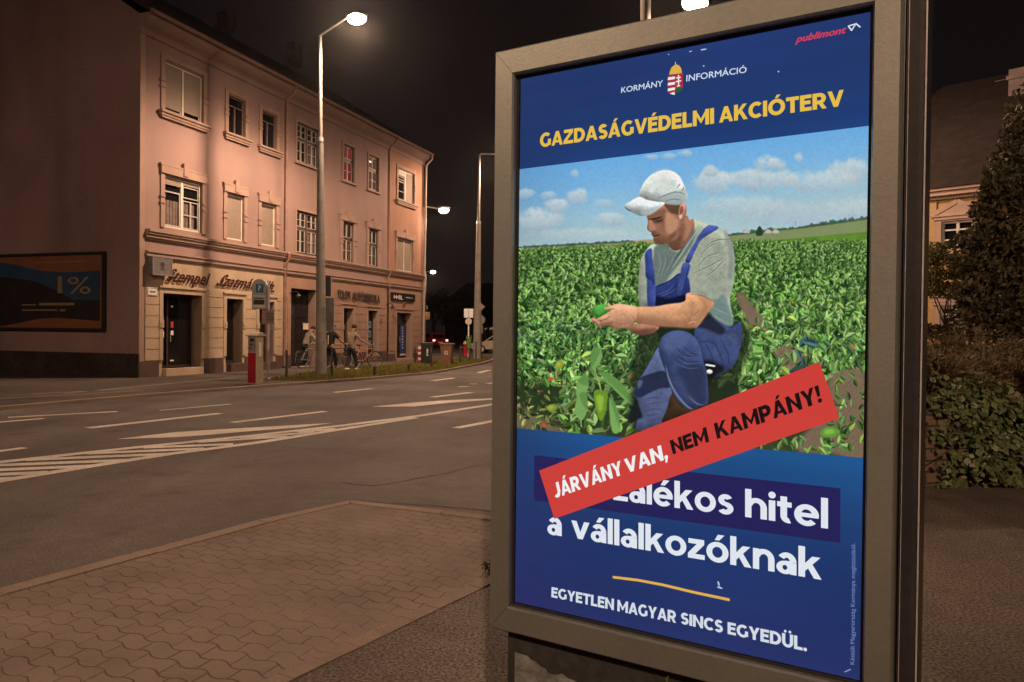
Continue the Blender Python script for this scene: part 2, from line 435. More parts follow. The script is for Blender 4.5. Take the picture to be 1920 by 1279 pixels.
def paver_mat():
    """zigzag interlocking pavers: dark joints from wave lines along the rows and short cross joints"""
    m = bpy.data.materials.new('zigzag_pavers'); t, N, L = nt(m)
    out = N.new('ShaderNodeOutputMaterial'); b = N.new('ShaderNodeBsdfPrincipled'); L.new(b.outputs[0], out.inputs[0])
    b.inputs['Roughness'].default_value = .85; b.inputs['Specular IOR Level'].default_value = .2
    tc = N.new('ShaderNodeTexCoord'); mp = N.new('ShaderNodeMapping'); mp.inputs['Rotation'].default_value = (0, 0, math.radians(29.4))
    L.new(tc.outputs['Object'], mp.inputs['Vector'])
    sp = N.new('ShaderNodeSeparateXYZ'); L.new(mp.outputs[0], sp.inputs[0])
    def op(o, a, c=None, d=None):
        n = N.new('ShaderNodeMath'); n.operation = o
        for i, x in enumerate((a, c, d)):
            if x is None: continue
            if isinstance(x, (int, float)): n.inputs[i].default_value = x
            else: L.new(x, n.inputs[i])
        return n.outputs[0]
    X, Y = sp.outputs['X'], sp.outputs['Y']
    Lp, Wp, A = .205, .112, .020
    # zig-zag: two kinks per stone
    tri = op('SUBTRACT', op('PINGPONG', op('DIVIDE', op('ADD', X, Lp / 4), Lp / 2), 1.0), .5)
    tri = op('MULTIPLY', op('MAXIMUM', op('MINIMUM', op('MULTIPLY', tri, 2.4), .75), -.75), A)
    v = op('DIVIDE', op('ADD', Y, tri), Wp)
    row = op('FLOOR', v); fv = op('FRACT', v)
    par = op('MODULO', op('ABSOLUTE', row), 2.0)
    u = op('ADD', op('DIVIDE', op('ADD', X, op('MULTIPLY', op('SUBTRACT', fv, .5), .02)), Lp), op('MULTIPLY', par, .5))
    fu = op('FRACT', u); colid = op('FLOOR', u)
    jv = op('MULTIPLY', op('MINIMUM', fv, op('SUBTRACT', 1.0, fv)), Wp)
    ju = op('MULTIPLY', op('MINIMUM', fu, op('SUBTRACT', 1.0, fu)), Lp)
    j = op('MINIMUM', jv, ju)
    # joints partly silted up
    n0 = N.new('ShaderNodeTexNoise'); n0.inputs['Scale'].default_value = 1.1; n0.inputs['Detail'].default_value = 4; L.new(tc.outputs['Object'], n0.inputs['Vector'])
    n9 = N.new('ShaderNodeTexNoise'); n9.inputs['Scale'].default_value = 14; n9.inputs['Detail'].default_value = 3; L.new(tc.outputs['Object'], n9.inputs['Vector'])
    wj = op('ADD', op('SUBTRACT', op('MULTIPLY', n0.outputs[0], .022), .0065), op('MULTIPLY', op('SUBTRACT', n9.outputs[0], .5), .012))
    mr = N.new('ShaderNodeMapRange'); mr.inputs[1].default_value = 0.0; mr.inputs[3].default_value = 0.0; mr.inputs[4].default_value = 1.0
    L.new(j, mr.inputs[0]); L.new(op('MAXIMUM', wj, .0012), mr.inputs[2])
    # stone tint
    cb = N.new('ShaderNodeCombineXYZ'); L.new(row, cb.inputs[0]); L.new(colid, cb.inputs[1])
    wn_ = N.new('ShaderNodeTexWhiteNoise'); wn_.noise_dimensions = '2D'; L.new(cb.outputs[0], wn_.inputs['Vector'])
    tint = op('ADD', op('MULTIPLY', wn_.outputs['Value'], .08), .96)
    n1 = N.new('ShaderNodeTexNoise'); n1.inputs['Scale'].default_value = 1.6; n1.inputs['Detail'].default_value = 7; L.new(tc.outputs['Object'], n1.inputs['Vector'])
    n2 = N.new('ShaderNodeTexNoise'); n2.inputs['Scale'].default_value = 110; n2.inputs['Detail'].default_value = 3; L.new(tc.outputs['Object'], n2.inputs['Vector'])
    f = op('MULTIPLY', op('MULTIPLY', tint, op('ADD', op('MULTIPLY', n1.outputs[0], .95), .53)), op('ADD', op('MULTIPLY', n2.outputs[0], .5), .75))
    f = op('MULTIPLY', f, op('ADD', op('MULTIPLY', mr.outputs[0], .62), .38))
    vm = N.new('ShaderNodeVectorMath'); vm.operation = 'SCALE'; vm.inputs[0].default_value = (.215, .170, .142)
    L.new(f, vm.inputs['Scale']); L.new(vm.outputs[0], b.inputs['Base Color'])
    bp = N.new('ShaderNodeBump'); bp.inputs['Strength'].default_value = .7; bp.inputs['Distance'].default_value = .006
    L.new(op('ADD', mr.outputs[0], op('MULTIPLY', n2.outputs[0], .25)), bp.inputs['Height']); L.new(bp.outputs[0], b.inputs['Normal'])
    return m

M['road'] = asphalt('road_asphalt', (.118, .104, .096), .24, 45., .4)
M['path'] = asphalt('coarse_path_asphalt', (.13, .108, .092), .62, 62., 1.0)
M['far_pave'] = asphalt('far_pavement_asphalt', (.085, .070, .060), .25, 20., .3)
M['kerb'] = surf('kerb_concrete', (.26, .205, .165), .9, .2, 1.2, bump=.3, bscale=50, fine=.18, fscale=60)
M['paint'] = surf('worn_road_paint', (.60, .56, .50), .7, .22, 1.4, fine=.25, fscale=30)
M['soil'] = surf('verge_soil', (.07, .06, .035), .95, .3, 2, fine=.3, fscale=20)

mb = MB(); S = 420
mb.quad((-S, -S, 0), (S, -S, 0), (S, S, 0), (-S, S, 0))
tag(mb.build('road', M['road']), kind='structure')

# ---- far kerb and pavement (left of the street), raised
FZ = .06
far_px = [(0, 770), (240, 748), (480, 728), (600, 719), (700, 711.5), (812, 701), (860, 692), (905, 683), (923, 677.5), (931, 672)]
far_kerb = [gp(x, y) for x, y in far_px]
d0 = (far_kerb[1] - far_kerb[0]).normalized()
far_kerb = [far_kerb[0] - d0 * 30, far_kerb[0] - d0 * 12] + far_kerb
tip = [gp(930, 669.5), gp(922, 668), gp(906, 667.3)]
edge_back = [gp(870, 672), gp(830, 673), gp(800, 673.5)]
BO = Vector((-11.5555, 23.914, 0)); BYAW = .3344
BD = Vector((math.sin(BYAW), math.cos(BYAW), 0)); BN = Vector((-BD.y, BD.x, 0))     # BN points into the building
def off(pts, d):
    res = []
    for i, p in enumerate(pts):
        t = (pts[min(i + 1, len(pts) - 1)] - pts[max(i - 1, 0)]); t.z = 0; t.normalize()
        res.append(p + Vector((-t.y, t.x, 0)) * d)
    return res
outer = far_kerb + tip
inner = off(outer, .16)
mb = MB()
for i in range(len(outer) - 1):
    a, b2, c, d = outer[i], outer[i + 1], inner[i + 1], inner[i]
    z0, z1 = -.05, FZ + .012
    if 12 <= i + 3 <= 8: pass
    mb.add([(a.x, a.y, z0), (b2.x, b2.y, z0), (b2.x, b2.y, z1), (a.x, a.y, z1), (d.x, d.y, z1), (c.x, c.y, z1), (c.x, c.y, z0), (d.x, d.y, z0)],
           [(0, 1, 2, 3), (3, 2, 5, 4), (4, 5, 6, 7)])
tag(mb.build('far_kerb', M['kerb']), kind='structure')
pav = inner + edge_back + [BO + BD * 22 + BN * 2, BO + BD * 20 + BN * 14, BO + BN * 14 - BD * 2, BO - BD * 30 + BN * 22, Vector((-45, -10, 0))]
mb = MB(); mb.slab([(p.x, p.y) for p in pav], 0.002, FZ)
tag(mb.build('far_pavement', M['far_pave']), kind='structure')
# light slab seams along the far pavement
mb = MB()
for (a, b2) in (((0, 748), (270, 732)), ((120, 738), (440, 708)), ((60, 739), (250, 729))):
    p, q = gp(a[0], a[1], FZ), gp(b2[0], b2[1], FZ); t = (q - p).normalized(); n = Vector((-t.y, t.x, 0)) * .06
    mb.poly([tuple(v + Vector((0, 0, .004))) for v in (p - n, q - n, q + n, p + n)])
tag(mb.build('pavement_slab_strip', M['kerb']), kind='structure')

# ---- verge of grass on the far pavement
verge_px = [(500, 713), (600, 714.5), (700, 706.5), (790, 698.5), (840, 692), (880, 684), (912, 676), (922, 672), (905, 670.5), (870, 673.5), (810, 678), (760, 684.5), (690, 689), (630, 693), (560, 702)]
verge = [gp(x, y, FZ) for x, y in verge_px]
mb = MB(); mb.slab([(p.x, p.y) for p in verge], FZ - .05, FZ + .01)
tag(mb.build('verge_soil', M['soil']), kind='structure')
def in_poly(x, y, P):
    ins = np.zeros(x.shape, bool); n = len(P)
    for i in range(n):
        x0, y0, x1, y1 = P[i][0], P[i][1], P[(i + 1) % n][0], P[(i + 1) % n][1]
        if y0 == y1: continue
        c = (y0 > y) != (y1 > y)
        ins ^= c & (x < (x1 - x0) * (y - y0) / (y1 - y0) + x0)
    return ins
def grass(name, P, z, n, h, mat, label):
    P = [(p.x, p.y) for p in P]; A = np.array(P)
    x = rng.uniform(A[:, 0].min(), A[:, 0].max(), n * 6); y = rng.uniform(A[:, 1].min(), A[:, 1].max(), n * 6)
    k = in_poly(x, y, P); x, y = x[k][:n], y[k][:n]; m = len(x)
    patch = .55 + .45 * np.sin(x * 2.3 + 1.3 * np.sin(y * 1.7)) * np.cos(y * 1.1)
    hh = h * rng.uniform(.4, 1.2, m) * (.5 + patch); a = rng.uniform(0, 2 * np.pi, m); w = rng.uniform(.008, .018, m)
    lx, ly = rng.normal(0, .035, m), rng.normal(0, .035, m)
    V = np.zeros((m, 3, 3))
    V[:, 0] = np.stack([x - w * np.cos(a), y - w * np.sin(a), np.full(m, z)], 1)
    V[:, 1] = np.stack([x + w * np.cos(a), y + w * np.sin(a), np.full(m, z)], 1)
    V[:, 2] = np.stack([x + lx, y + ly, z + hh], 1)
    o = raw_mesh(name, V.reshape(-1, 3), np.arange(m * 3).reshape(-1, 3), mat, nper=3)
    tag(o, label, 'grass', kind='stuff'); return o
M['grass'] = leafmat('grass_blades', [(.11, .12, .02), (.18, .17, .035), (.24, .20, .06)], trans=.2)
grass('verge_grass', verge, FZ, 26000, .10, M['grass'], 'short grass growing on the verge between kerb and pavement')

# ---- near pavement: kerb stones, pavers, coarse asphalt path
NZ = .05
k0, k1, k2 = gp(0, 1105, NZ), gp(640, 934, NZ), gp(930, 970, NZ)
dk = (k0 - k1).normalized(); de = (k2 - k1).normalized()
kerb_line = [k1 + dk * 16, k1 + dk * .35] + [k1] + [k1 + de * .35, k1 + de * 3.1]
# rounded corner
mid = [(k1 + dk * .35) * (1 - t) ** 2 + k1 * 2 * t * (1 - t) + (k1 + de * .35) * t ** 2 for t in (0, .25, .5, .75, 1)]
kouter = [k1 + dk * 16] + mid + [k1 + de * 3.1]
def resample(pts, step):
    res = [pts[0]]; acc = 0
    for a, b2 in zip(pts[:-1], pts[1:]):
        L_ = (b2 - a).length; t = step - acc
        while t < L_:
            res.append(a + (b2 - a) * (t / L_)); t += step
        acc = L_ - (t - step)
    return res
kin = off(kouter, -.125)
mb = MB()
for (lineA, step) in ((kouter, 1.0),):
    pts = resample(kouter, 1.0); inn = [p for p in off(pts, -.125)]
    for i in range(len(pts) - 1):
        a, b2, c, d = pts[i], pts[i + 1], inn[i + 1], inn[i]
        e = (b2 - a) * .006; z1 = NZ + .006 + random.uniform(-.003, .004)
        mb.slab([(q.x, q.y) for q in (a + e, b2 - e, c - e, d + e)], -.05, z1)
tag(mb.build('near_kerb', M['kerb']), kind='structure')
pl0, pl1 = gp(540, 1279, NZ), gp(925, 1093, NZ)
dl = (pl1 - pl0).normalized()
M['pavers'] = paver_mat()
kin2 = off(kouter, -.137)
t_end = kin2[-2] + de * 2.55
pv = [kin2[0]] + kin2[1:-1] + [t_end, pl1 + dl * .55, pl0 - dl * 6, pl0 - dl * 14]
mb = MB(); mb.slab([(p.x, p.y) for p in pv], -.04, NZ)
tag(mb.build('paver_pavement', M['pavers']), kind='structure')
mb = MB()
fp = [pl0 - dl * 14, pl0 - dl * 6, pl1 + dl * .55, t_end, t_end + Vector((.6, .2, 0)), Vector((2.2, 7.6, 0)), Vector((3.6, 8.6, 0)), Vector((30, 11.5, 0)), Vector((30, -14, 0)), Vector((0, -14, 0))]
mb.slab([(p.x, p.y) for p in fp], -.04, NZ - .002)
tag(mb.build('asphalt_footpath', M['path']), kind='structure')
# edging course between pavers and asphalt
mb = MB(); nn = Vector((-dl.y, dl.x, 0))
for k in range(60):
    a = pl1 + dl * (.5 - k * .21); b2 = a - dl * .204
    mb.slab([(q.x, q.y) for q in (a, b2, b2 + nn * .10, a + nn * .10)], -.04, NZ + .003 + random.uniform(-.001, .002))
tag(mb.build('paver_edging', surf('paver_edge_stone', (.215, .165, .13), .85, .15, 5, fine=.2, fscale=90)), kind='structure')

# ---- painted markings (real strips on the road)
mk = MB(); MZ = .004
def strip(a, b2, w=.17, w2=None, z=MZ):
    p, q = gp(*a), gp(*b2); t = (q - p).normalized(); n = Vector((-t.y, t.x, 0))
    w2 = w if w2 is None else w2
    mk.poly([(v.x, v.y, z) for v in (p - n * w / 2, q - n * w2 / 2, q + n * w2 / 2, p + n * w / 2)])
def pline(pts, w, z=MZ, wob=0.0):
    P = [gp(*p) for p in pts]
    if wob:
        q = []
        for a, b2 in zip(P[:-1], P[1:]):
            n_ = max(2, int((b2 - a).length / .18)); q += [a.lerp(b2, k / n_) + Vector((random.uniform(-wob, wob), random.uniform(-wob, wob), 0)) for k in range(n_)]
        P = q + [P[-1]]
    Lf, Rt = off(P, w / 2), off(P, -w / 2)
    for i in range(len(P) - 1):
        mk.poly([(v.x, v.y, z) for v in (Rt[i], Rt[i + 1], Lf[i + 1], Lf[i])])
for a, b2, w in (((15, 783), (220, 772), .14), ((-60, 797), (82, 785), .14), ((300, 770), (432, 758), .10), ((165, 803), (412, 775.5), .2), ((-60, 854), (47, 840), .15),
              ((435, 792.5), (610, 771.7), .17), ((627, 736), (697, 729), .2), ((810, 745), (884, 736), .2), ((812, 714), (850, 709), .22), ((897, 699), (917, 694.5), .2),
              ((855, 803), (934, 788), .17), ((860, 725.5), (878, 725), .2), ((880, 720), (895, 720), .2), ((912, 719.5), (932, 718), .2)):
    strip(a, b2, w)
up_l = [(-60, 875), (0, 867), (240, 841), (480, 816.5), (640, 798.5), (790, 779.5), (940, 756)]
lo_l = [(-60, 914), (0, 902.5), (160, 876.5), (317, 852), (480, 831), (642, 805), (780, 783.5)]
pline(up_l, .19); pline(lo_l, .19, MZ + .001)
for a, b2 in (((-60, 875.5), (246, 863.5)), ((-60, 884.5), (165, 875)), ((-60, 893.5), (87, 886.5)), ((-60, 904), (20, 898)), ((51, 863), (317, 852)), ((165, 851), (382, 842)), ((270, 840), (437, 833.5)),
              ((370, 829.5), (540, 819)), ((450, 822), (590, 811)), ((560, 811), (630, 804.5))):
    strip(a, b2, .19, z=MZ + .002)
def arrow(px):
    mk.poly([tuple(gp(x, y)[:2]) + (MZ,) for x, y in px])
arrow([(217, 824), (330, 810.5), (480, 801.5), (625, 793.5), (560, 802), (480, 808), (390, 816), (330, 820.5)][::-1])
arrow([(697, 763), (772, 755.5), (840, 750.5), (932, 747), (932, 749), (850, 755), (777, 762.5)][::-1])
tag(mk.build('road_markings', M['paint']), kind='structure')
# tarred crack and a repair seam in the road
mk = MB()
pline([(480, 865), (520, 858), (560, 853)], .022, .003, .03)
pline([(640, 905), (700, 912), (767, 901), (830, 888), (880, 877), (940, 864)], .022, .003, .03)
pline([(480, 757), (600, 748), (700, 742), (830, 729)], .04, .003, .03)
pline([(655, 938), (760, 944), (850, 952), (940, 962)], .03, .003, .025)
tag(mk.build('road_cracks', surf('tar', (.06, .053, .048), .8, .3, 4)), kind='structure')
# ================================================================== STREET LAMPS
IES_PROFILE = [(0, .42), (15, .45), (30, .55), (45, .80), (55, .95), (65, 1.0), (71, 1.0), (76, .85), (80, .60), (84, .36), (88, .17), (92, .07), (97, .03), (105, .015), (180, .005)]
txt = bpy.data.texts.new('street_lantern_ies')
txt.write('IESNA:LM-63-1995\nTILT=NONE\n1 1000 1 %d 1 1 2 0 0 0\n1 1 1\n%s\n0\n%s\n' % (len(IES_PROFILE), ' '.join(str(a) for a, _ in IES_PROFILE), ' '.join('%.3f' % (v * 1000) for _, v in IES_PROFILE)))
def lantern_light(loc, parent, power, radius=.14, tilt=None):
    l = bpy.data.lights.new('lantern_light', 'POINT'); l.energy = power; l.shadow_soft_size = radius; l.color = LAMP_COLOUR
    l.use_nodes = True; t = l.node_tree; e = t.nodes.get('Emission') or t.nodes.new('ShaderNodeEmission')
    n = t.nodes.new('ShaderNodeTexIES'); n.mode = 'INTERNAL'; n.ies = txt
    t.links.new(n.outputs[0], e.inputs['Strength'])
    o = bpy.data.objects.new('lantern_light', l); COL.objects.link(o); o.parent = parent; o.location = loc
    if tilt: o.rotation_mode = 'QUATERNION'; o.rotation_quaternion = Vector((0, 0, -1)).rotation_difference(Vector((tilt[0] * math.sin(tilt[2]), tilt[1] * math.sin(tilt[2]), -math.cos(tilt[2]))))
    return o
M['bowl'] = emis('lit_lantern_bowl', (1.0, .86, .62), 26.0)
M['lantern'] = surf('lantern_housing', (.22, .21, .20), .5, .1, 5)
def street_lamp(base, top, rbase, rtop, head, label, power, pole_mat=None, collar=None, bowl=.26, group='street lamps with lit lanterns', tilt=None, lit=True):
    """base/top of the pole and the lantern head are world points"""
    base, top, head = Vector(base), Vector(top), Vector(head)
    t = thing('street_lamp', label, 'street lamp', base, 0, group)
    p = MB(); tl, hd = top - base, head - base
    h = tl.z
    cz = collar if collar else h * .45
    rc = rbase + (rtop - rbase) * (cz / h)
    def at_z(z): return Vector((tl.x * z / h, tl.y * z / h, z))
    p.tube([at_z(-.05), at_z(cz), at_z(cz + .02), at_z(h)], [rbase, rc, rc * .72, rtop], 12)
    pole = p.build('pole', pole_mat or M['concrete_pole'], t, True)
    c = MB(); c.tube([at_z(cz - .06), at_z(cz + .08)], [rc * 1.12, rc * 1.05], 12); c.build('collar', M['galv'], t, True)
    a = MB(); dirn = (hd - tl); hor = Vector((dirn.x, dirn.y, 0)).normalized()
    e = hd - hor * .28 + Vector((0, 0, .05))
    a.tube([at_z(h - .25), tl + Vector((0, 0, .02)), tl + hor * .12 + Vector((0, 0, .10)), e], [.045, .045, .04, .035], 8)
    a.build('arm', M['galv'], t, True)
    ang = math.atan2(hor.y, hor.x); R3 = Matrix.Rotation(ang, 3, 'Z')
    k = MB(); k.ell(hd + Vector((0, 0, .07)), (.40, .17, .10), 16, 8, 0, R3); k.build('lantern', M['lantern'], t, True)
    b = MB(); b.ell(hd + Vector((0, 0, -.03)), (bowl, bowl * .62, bowl * .62), 18, 10, 0, R3)
    b.build('lit_bowl', M['bowl'], t, True)
    if lit: lantern_light(hd + Vector((0, 0, -.03 - bowl * .62 - .16)), t, power, tilt=tilt)
    return t
LP = 90.0 * LAMP_POWER
A0 = gp(602, 705, FZ)
A1 = at(600, 68, A0.y + .1); AH = at(669, 33, A0.y - .15)
street_lamp((A0.x, A0.y, FZ), A1, .19, .06, AH, 'tall concrete street lamp with lit lantern in front of the pink corner building', LP, collar=7.9, bowl=.33, tilt=(-BN.x, -BN.y, math.radians(22)))
BH = at(1303, 4, 23.8); B1p = at(1211, -40, 23.8)
street_lamp((B1p.x + .05, 23.8, 0), B1p, .19, .17, BH, 'thick street lamp pole with lit lantern rising behind the lightbox top edge', LP * .52, collar=9.0, bowl=.40)
C1 = at(795, 391, 44.6); CH = at(832, 393, 44.4)
street_lamp((C1.x, 44.6, FZ), C1, .16, .07, CH, 'street lamp with lit lantern just past the far end of the pink building', LP * .2, collar=3.8, bowl=.30, tilt=(-BN.x, -BN.y, math.radians(10)))
D0 = gp(894, 674, FZ); D1 = at(899, 292, D0.y); DH = at(951, 291, D0.y)
street_lamp((D0.x, D0.y, FZ), D1, .24, .06, DH, 'street lamp pole on the grass corner, lantern hidden by the lightbox', LP * .7, collar=7.6, bowl=.30)
FH = at(812, 510, 150)
street_lamp((FH.x - 1.4, 150, 0), (FH.x - 1.4, 150, FH.z), .15, .07, FH, 'distant small street lamp glowing over the dark trees', LP * .6, collar=5, bowl=.5)
# lamp of the same row standing behind the photographer (it lights the lightbox frame and the pavers)
street_lamp((2.1, -13.0, NZ), (2.05, -13.0, 11.3), .19, .06, (.6, -12.6, 11.6), 'street lamp of the same row standing behind the photographer', LP * 1.5, collar=7.9)
E0 = Vector((A0.x, A0.y, FZ)) - Vector((BD.x, BD.y, 0)) * 31.0
street_lamp(E0, E0 + Vector((0, 0, 11.4)), .19, .06, E0 + Vector((1.1, -.4, 11.8)), 'next street lamp of the far kerb row, outside the picture on the left', LP * .5, collar=7.9, tilt=(BN.x * -.3 + BD.x, BN.y * -.3 + BD.y, math.radians(14)))
# ================================================================== THE PINK CORNER BUILDING
M['sash'] = surf('white_sash_paint', (.40, .38, .35), .6, .1, 5)
M['house_trim'] = surf('house_trim_plaster', (.50, .36, .30), .9, .1, 2)
M['shutter'] = surf('roller_shutter', (.25, .205, .165), .75, .06, 3)
M['pink'] = surf('pink_plaster', (.290, .202, .184), .92, .10, .7, bump=.15, bscale=70, fine=.06, fscale=25, stain=((1.2, 1.2, .18), .14))
M['pink_r'] = surf('orange_plaster', (.30, .172, .122), .92, .10, .7, bump=.15, bscale=70, fine=.06, fscale=25, stain=((1.2, 1.2, .18), .12))
M['trim'] = surf('plaster_trim', (.32, .225, .185), .9, .10, 2, bump=.1, bscale=60, fine=.08, fscale=30)
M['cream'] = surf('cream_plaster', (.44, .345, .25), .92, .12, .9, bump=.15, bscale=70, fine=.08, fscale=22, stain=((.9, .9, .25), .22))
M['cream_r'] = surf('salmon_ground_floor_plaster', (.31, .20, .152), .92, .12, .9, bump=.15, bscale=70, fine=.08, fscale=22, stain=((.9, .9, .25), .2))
M['plinth'] = surf('dark_plinth_render', (.095, .065, .055), .9, .25, 1.6, bump=.2, bscale=50, fine=.15)
M['endwall'] = surf('bare_end_wall_render', (.27, .18, .175), .95, .16, .35, bump=.25, bscale=40, fine=.10, fscale=12, stain=((.5, .5, .15), .25))
M['black_base'] = surf('bitumen_wall_base', (.035, .026, .024), .9, .3, 1.2, fine=.3, fscale=8)
M['roof'] = surf('dark_roof_tiles', (.035, .026, .024), .85, .25, 3, bump=.5, bscale=25)
M['chimney'] = surf('chimney_render', (.30, .24, .24), .9, .2, 2)
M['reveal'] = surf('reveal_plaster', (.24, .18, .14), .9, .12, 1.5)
M['gutter'] = surf('painted_gutter', (.26, .16, .13), .6, .2, 3)
M['pipe_pale'] = surf('pale_downpipe', (.40, .33, .29), .6, .15, 3)

bld = thing('corner_building', 'three storey pink plastered corner building with shops on the ground floor', 'building', (BO.x, BO.y, 0), math.pi / 2 - BYAW)
def F(px, py, inset=0.0):
    O = BO + BN * inset
    return vplane(px, py, O, BD)
BL, BDEP = 19.85, 12.0
ZE = 11.30
def wall(mb, s0, s1, z0, z1, ops, y=0.0, mi=0):
    S_ = sorted({s0, s1} | {a for o in ops for a in o[:2] if s0 < a < s1}); Z_ = sorted({z0, z1} | {a for o in ops for a in o[2:4] if z0 < a < z1})
    for a, b2 in zip(S_[:-1], S_[1:]):
        for c, d in zip(Z_[:-1], Z_[1:]):
            m_, n_ = (a + b2) / 2, (c + d) / 2
            if any(o[0] < m_ < o[1] and o[2] < n_ < o[3] for o in ops): continue
            mb.quad((a, y, c), (b2, y, c), (b2, y, d), (a, y, d), mi)
def reveals(par, ops, y=0.0, mi=0):
    for a, b2, c, d, dep in ops:
        mb = MB()
        mb.quad((a, y, c), (a, y, d), (a, dep, d), (a, dep, c), mi); mb.quad((b2, y, d), (b2, y, c), (b2, dep, c), (b2, dep, d), mi)
        mb.quad((a, y, d), (b2, y, d), (b2, dep, d), (a, dep, d), mi); mb.quad((b2, y, c), (a, y, c), (a, dep, c), (b2, dep, c), mi)
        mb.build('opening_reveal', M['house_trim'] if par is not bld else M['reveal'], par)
W2 = [(1.01, 2.76, 8.57, 10.18), (4.02, 4.94, 8.61, 9.98), (5.92, 6.84, 8.58, 9.93), (8.18, 9.76, 8.47, 10.10), (11.74, 12.69, 8.38, 10.03), (14.0, 14.98, 8.37, 10.05), (16.87, 18.72, 8.36, 9.97)]
W1 = [(1.02, 2.72, 4.86, 6.52), (3.97, 4.90, 4.83, 6.45), (5.91, 6.83, 4.83, 6.42), (8.20, 9.78, 4.74, 6.50), (11.73, 12.69, 4.70, 6.52), (14.06, 15.0, 4.70, 6.50), (16.84, 18.62, 4.72, 6.38)]
GF = [(.97, 2.73, .30, 2.73, .48), (3.98, 4.87, .36, 2.69, .42), (5.81, 6.73, .36, 2.67, .42), (7.88, 10.0, .062, 3.29, .52), (11.82, 12.69, .40, 2.61, .40), (14.03, 14.95, .36, 2.57, .30), (16.84, 18.48, .17, 2.54, .30)]
RD = .14
# upper walls
mb = MB(); ops = [w + (RD,) for w in W2 + W1 if w[0] < 16.0]
wall(mb, 0, 16.0, 4.02, 10.72, ops); reveals(bld, ops)
mb.build('upper_wall', M['pink'], bld)
mb = MB(); ops2 = [w + (RD,) for w in W2 + W1 if w[0] > 16.0]
wall(mb, 16.0, BL, 4.02, 10.72, ops2, -.07); mb.quad((16.0, -.07, 4.02), (16.0, -.07, 10.72), (16.0, 0, 10.72), (16.0, 0, 4.02)); reveals(bld, ops2, -.07)
mb.build('upper_wall', M['pink_r'], bld)
# ground floor wall + courses
mb = MB(); wall(mb, 0, 7.6, .05, 4.02, GF[:3]); reveals(bld, GF[:3])
def courses(mb, s0, s1, ops, y=0.0):
    z = .58
    while z < 2.9:
        z1 = min(z + .355, 2.98)
        segs = [(s0, s1)]
        for o in ops:
            if o[3] + .16 > z and o[2] - .2 < z1:
                nxt = []
                for a, b2 in segs:
                    l, r = o[0] - .155, o[1] + .155
                    if r <= a or l >= b2: nxt.append((a, b2)); continue
                    if l > a: nxt.append((a, l))
                    if r < b2: nxt.append((r, b2))
                segs = nxt
        for a, b2 in segs:
            if b2 - a > .05: mb.box(a, b2, y - .028, y, z, z1 - .022)
        z = z1
courses(mb, .25, 7.25, GF[:3])
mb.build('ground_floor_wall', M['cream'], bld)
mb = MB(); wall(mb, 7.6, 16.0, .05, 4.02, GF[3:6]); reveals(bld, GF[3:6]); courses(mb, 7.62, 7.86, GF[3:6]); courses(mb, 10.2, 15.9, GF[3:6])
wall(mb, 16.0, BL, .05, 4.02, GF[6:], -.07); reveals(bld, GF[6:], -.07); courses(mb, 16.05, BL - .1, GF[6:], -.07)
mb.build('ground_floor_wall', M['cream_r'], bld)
# plinth pieces between doors
mb = MB()
edges = [(.0, .80), (2.90, 3.83), (5.02, 5.66), (6.88, 7.86), (10.02, 11.80), (12.71, 14.01), (14.97, 16.0)]
for a, b2 in edges: mb = MB(); mb.box(a, b2, -.045, .0, .05, .56); mb.build('plinth', M['plinth'], bld)
for a, b2 in ((11.80, 12.71), (14.01, 14.97)): mb = MB(); mb.box(a, b2, -.045, .0, .05, .37); mb.build('plinth', M['plinth'], bld)
for a, b2 in ((16.0, 16.82), (18.50, BL + .04)): mb = MB(); mb.box(a, b2, -.115, -.07, .05, .42); mb.build('plinth', M['plinth'], bld)
#, 16.82, -.115, -.07, .05, .42); mb.box(18.50, BL + .04, -.115, -.07, .05, .42)
# door steps
mb = MB(); mb.box(.99, 2.71, -.16, .44, .05, .30); mb.build('door_step', M['cream'], bld, bevel=.01)
mb = MB(); mb.box(4.02, 4.85, -.22, .40, .05, .36); mb.build('door_step', M['plinth'], bld, bevel=.01)
mb = MB(); mb.box(5.83, 6.71, -.16, .40, .05, .36); mb.build('door_step', M['plinth'], bld, bevel=.01)
mb = MB(); mb.box(16.80, 18.5, -.30, .28, .05, .165); mb.build('door_step', M['trim'], bld, bevel=.01)
# mouldings
mb = MB()
for (a, b2, y) in ((.24, 16.0, 0), (16.0, BL + .05, -.07)):
    for z0, z1, p in ((3.80, 3.86, .05), (3.86, 3.98, .09), (3.98, 4.03, .13), (4.38, 4.45, .06), (4.45, 4.55, .11), (4.55, 4.62, .16), (4.62, 4.70, .20)):
        mb.box(a, b2, y - p, y + .02, z0 + .001, z1)
mb.build('belt_cornice', M['trim'], bld)
mb = MB()
prof = [(0, 10.70), (-.05, 10.70), (-.07, 10.78), (-.07, 10.86), (-.14, 10.92), (-.24, 10.98), (-.34, 11.08), (-.40, 11.18), (-.40, 11.28), (0, 11.28)]
n = len(prof)
for a, b2, y in ((-.02, 16.0, 0), (16.0, BL + .06, -.05)):
    mb.add([(a, p[0] + y, p[1]) for p in prof] + [(b2, p[0] + y, p[1]) for p in prof], [(i, (i + 1) % n, (i + 1) % n + n, i + n) for i in range(n)] + [tuple(range(n)), tuple(range(2 * n - 1, n - 1, -1))])
mb.build('eaves_cornice', M['pink'], bld)
mb = MB(); mb.tube([(-.05, -.50, 11.31), (BL + .25, -.52, 11.31)], .075, 10); mb.build('gutter', M['gutter'], bld, True)
# corner strip and bay edges
mb = MB(); mb.box(0, .20, -.03, 0, .56, 10.70); mb.build('corner_strip', M['trim'], bld)
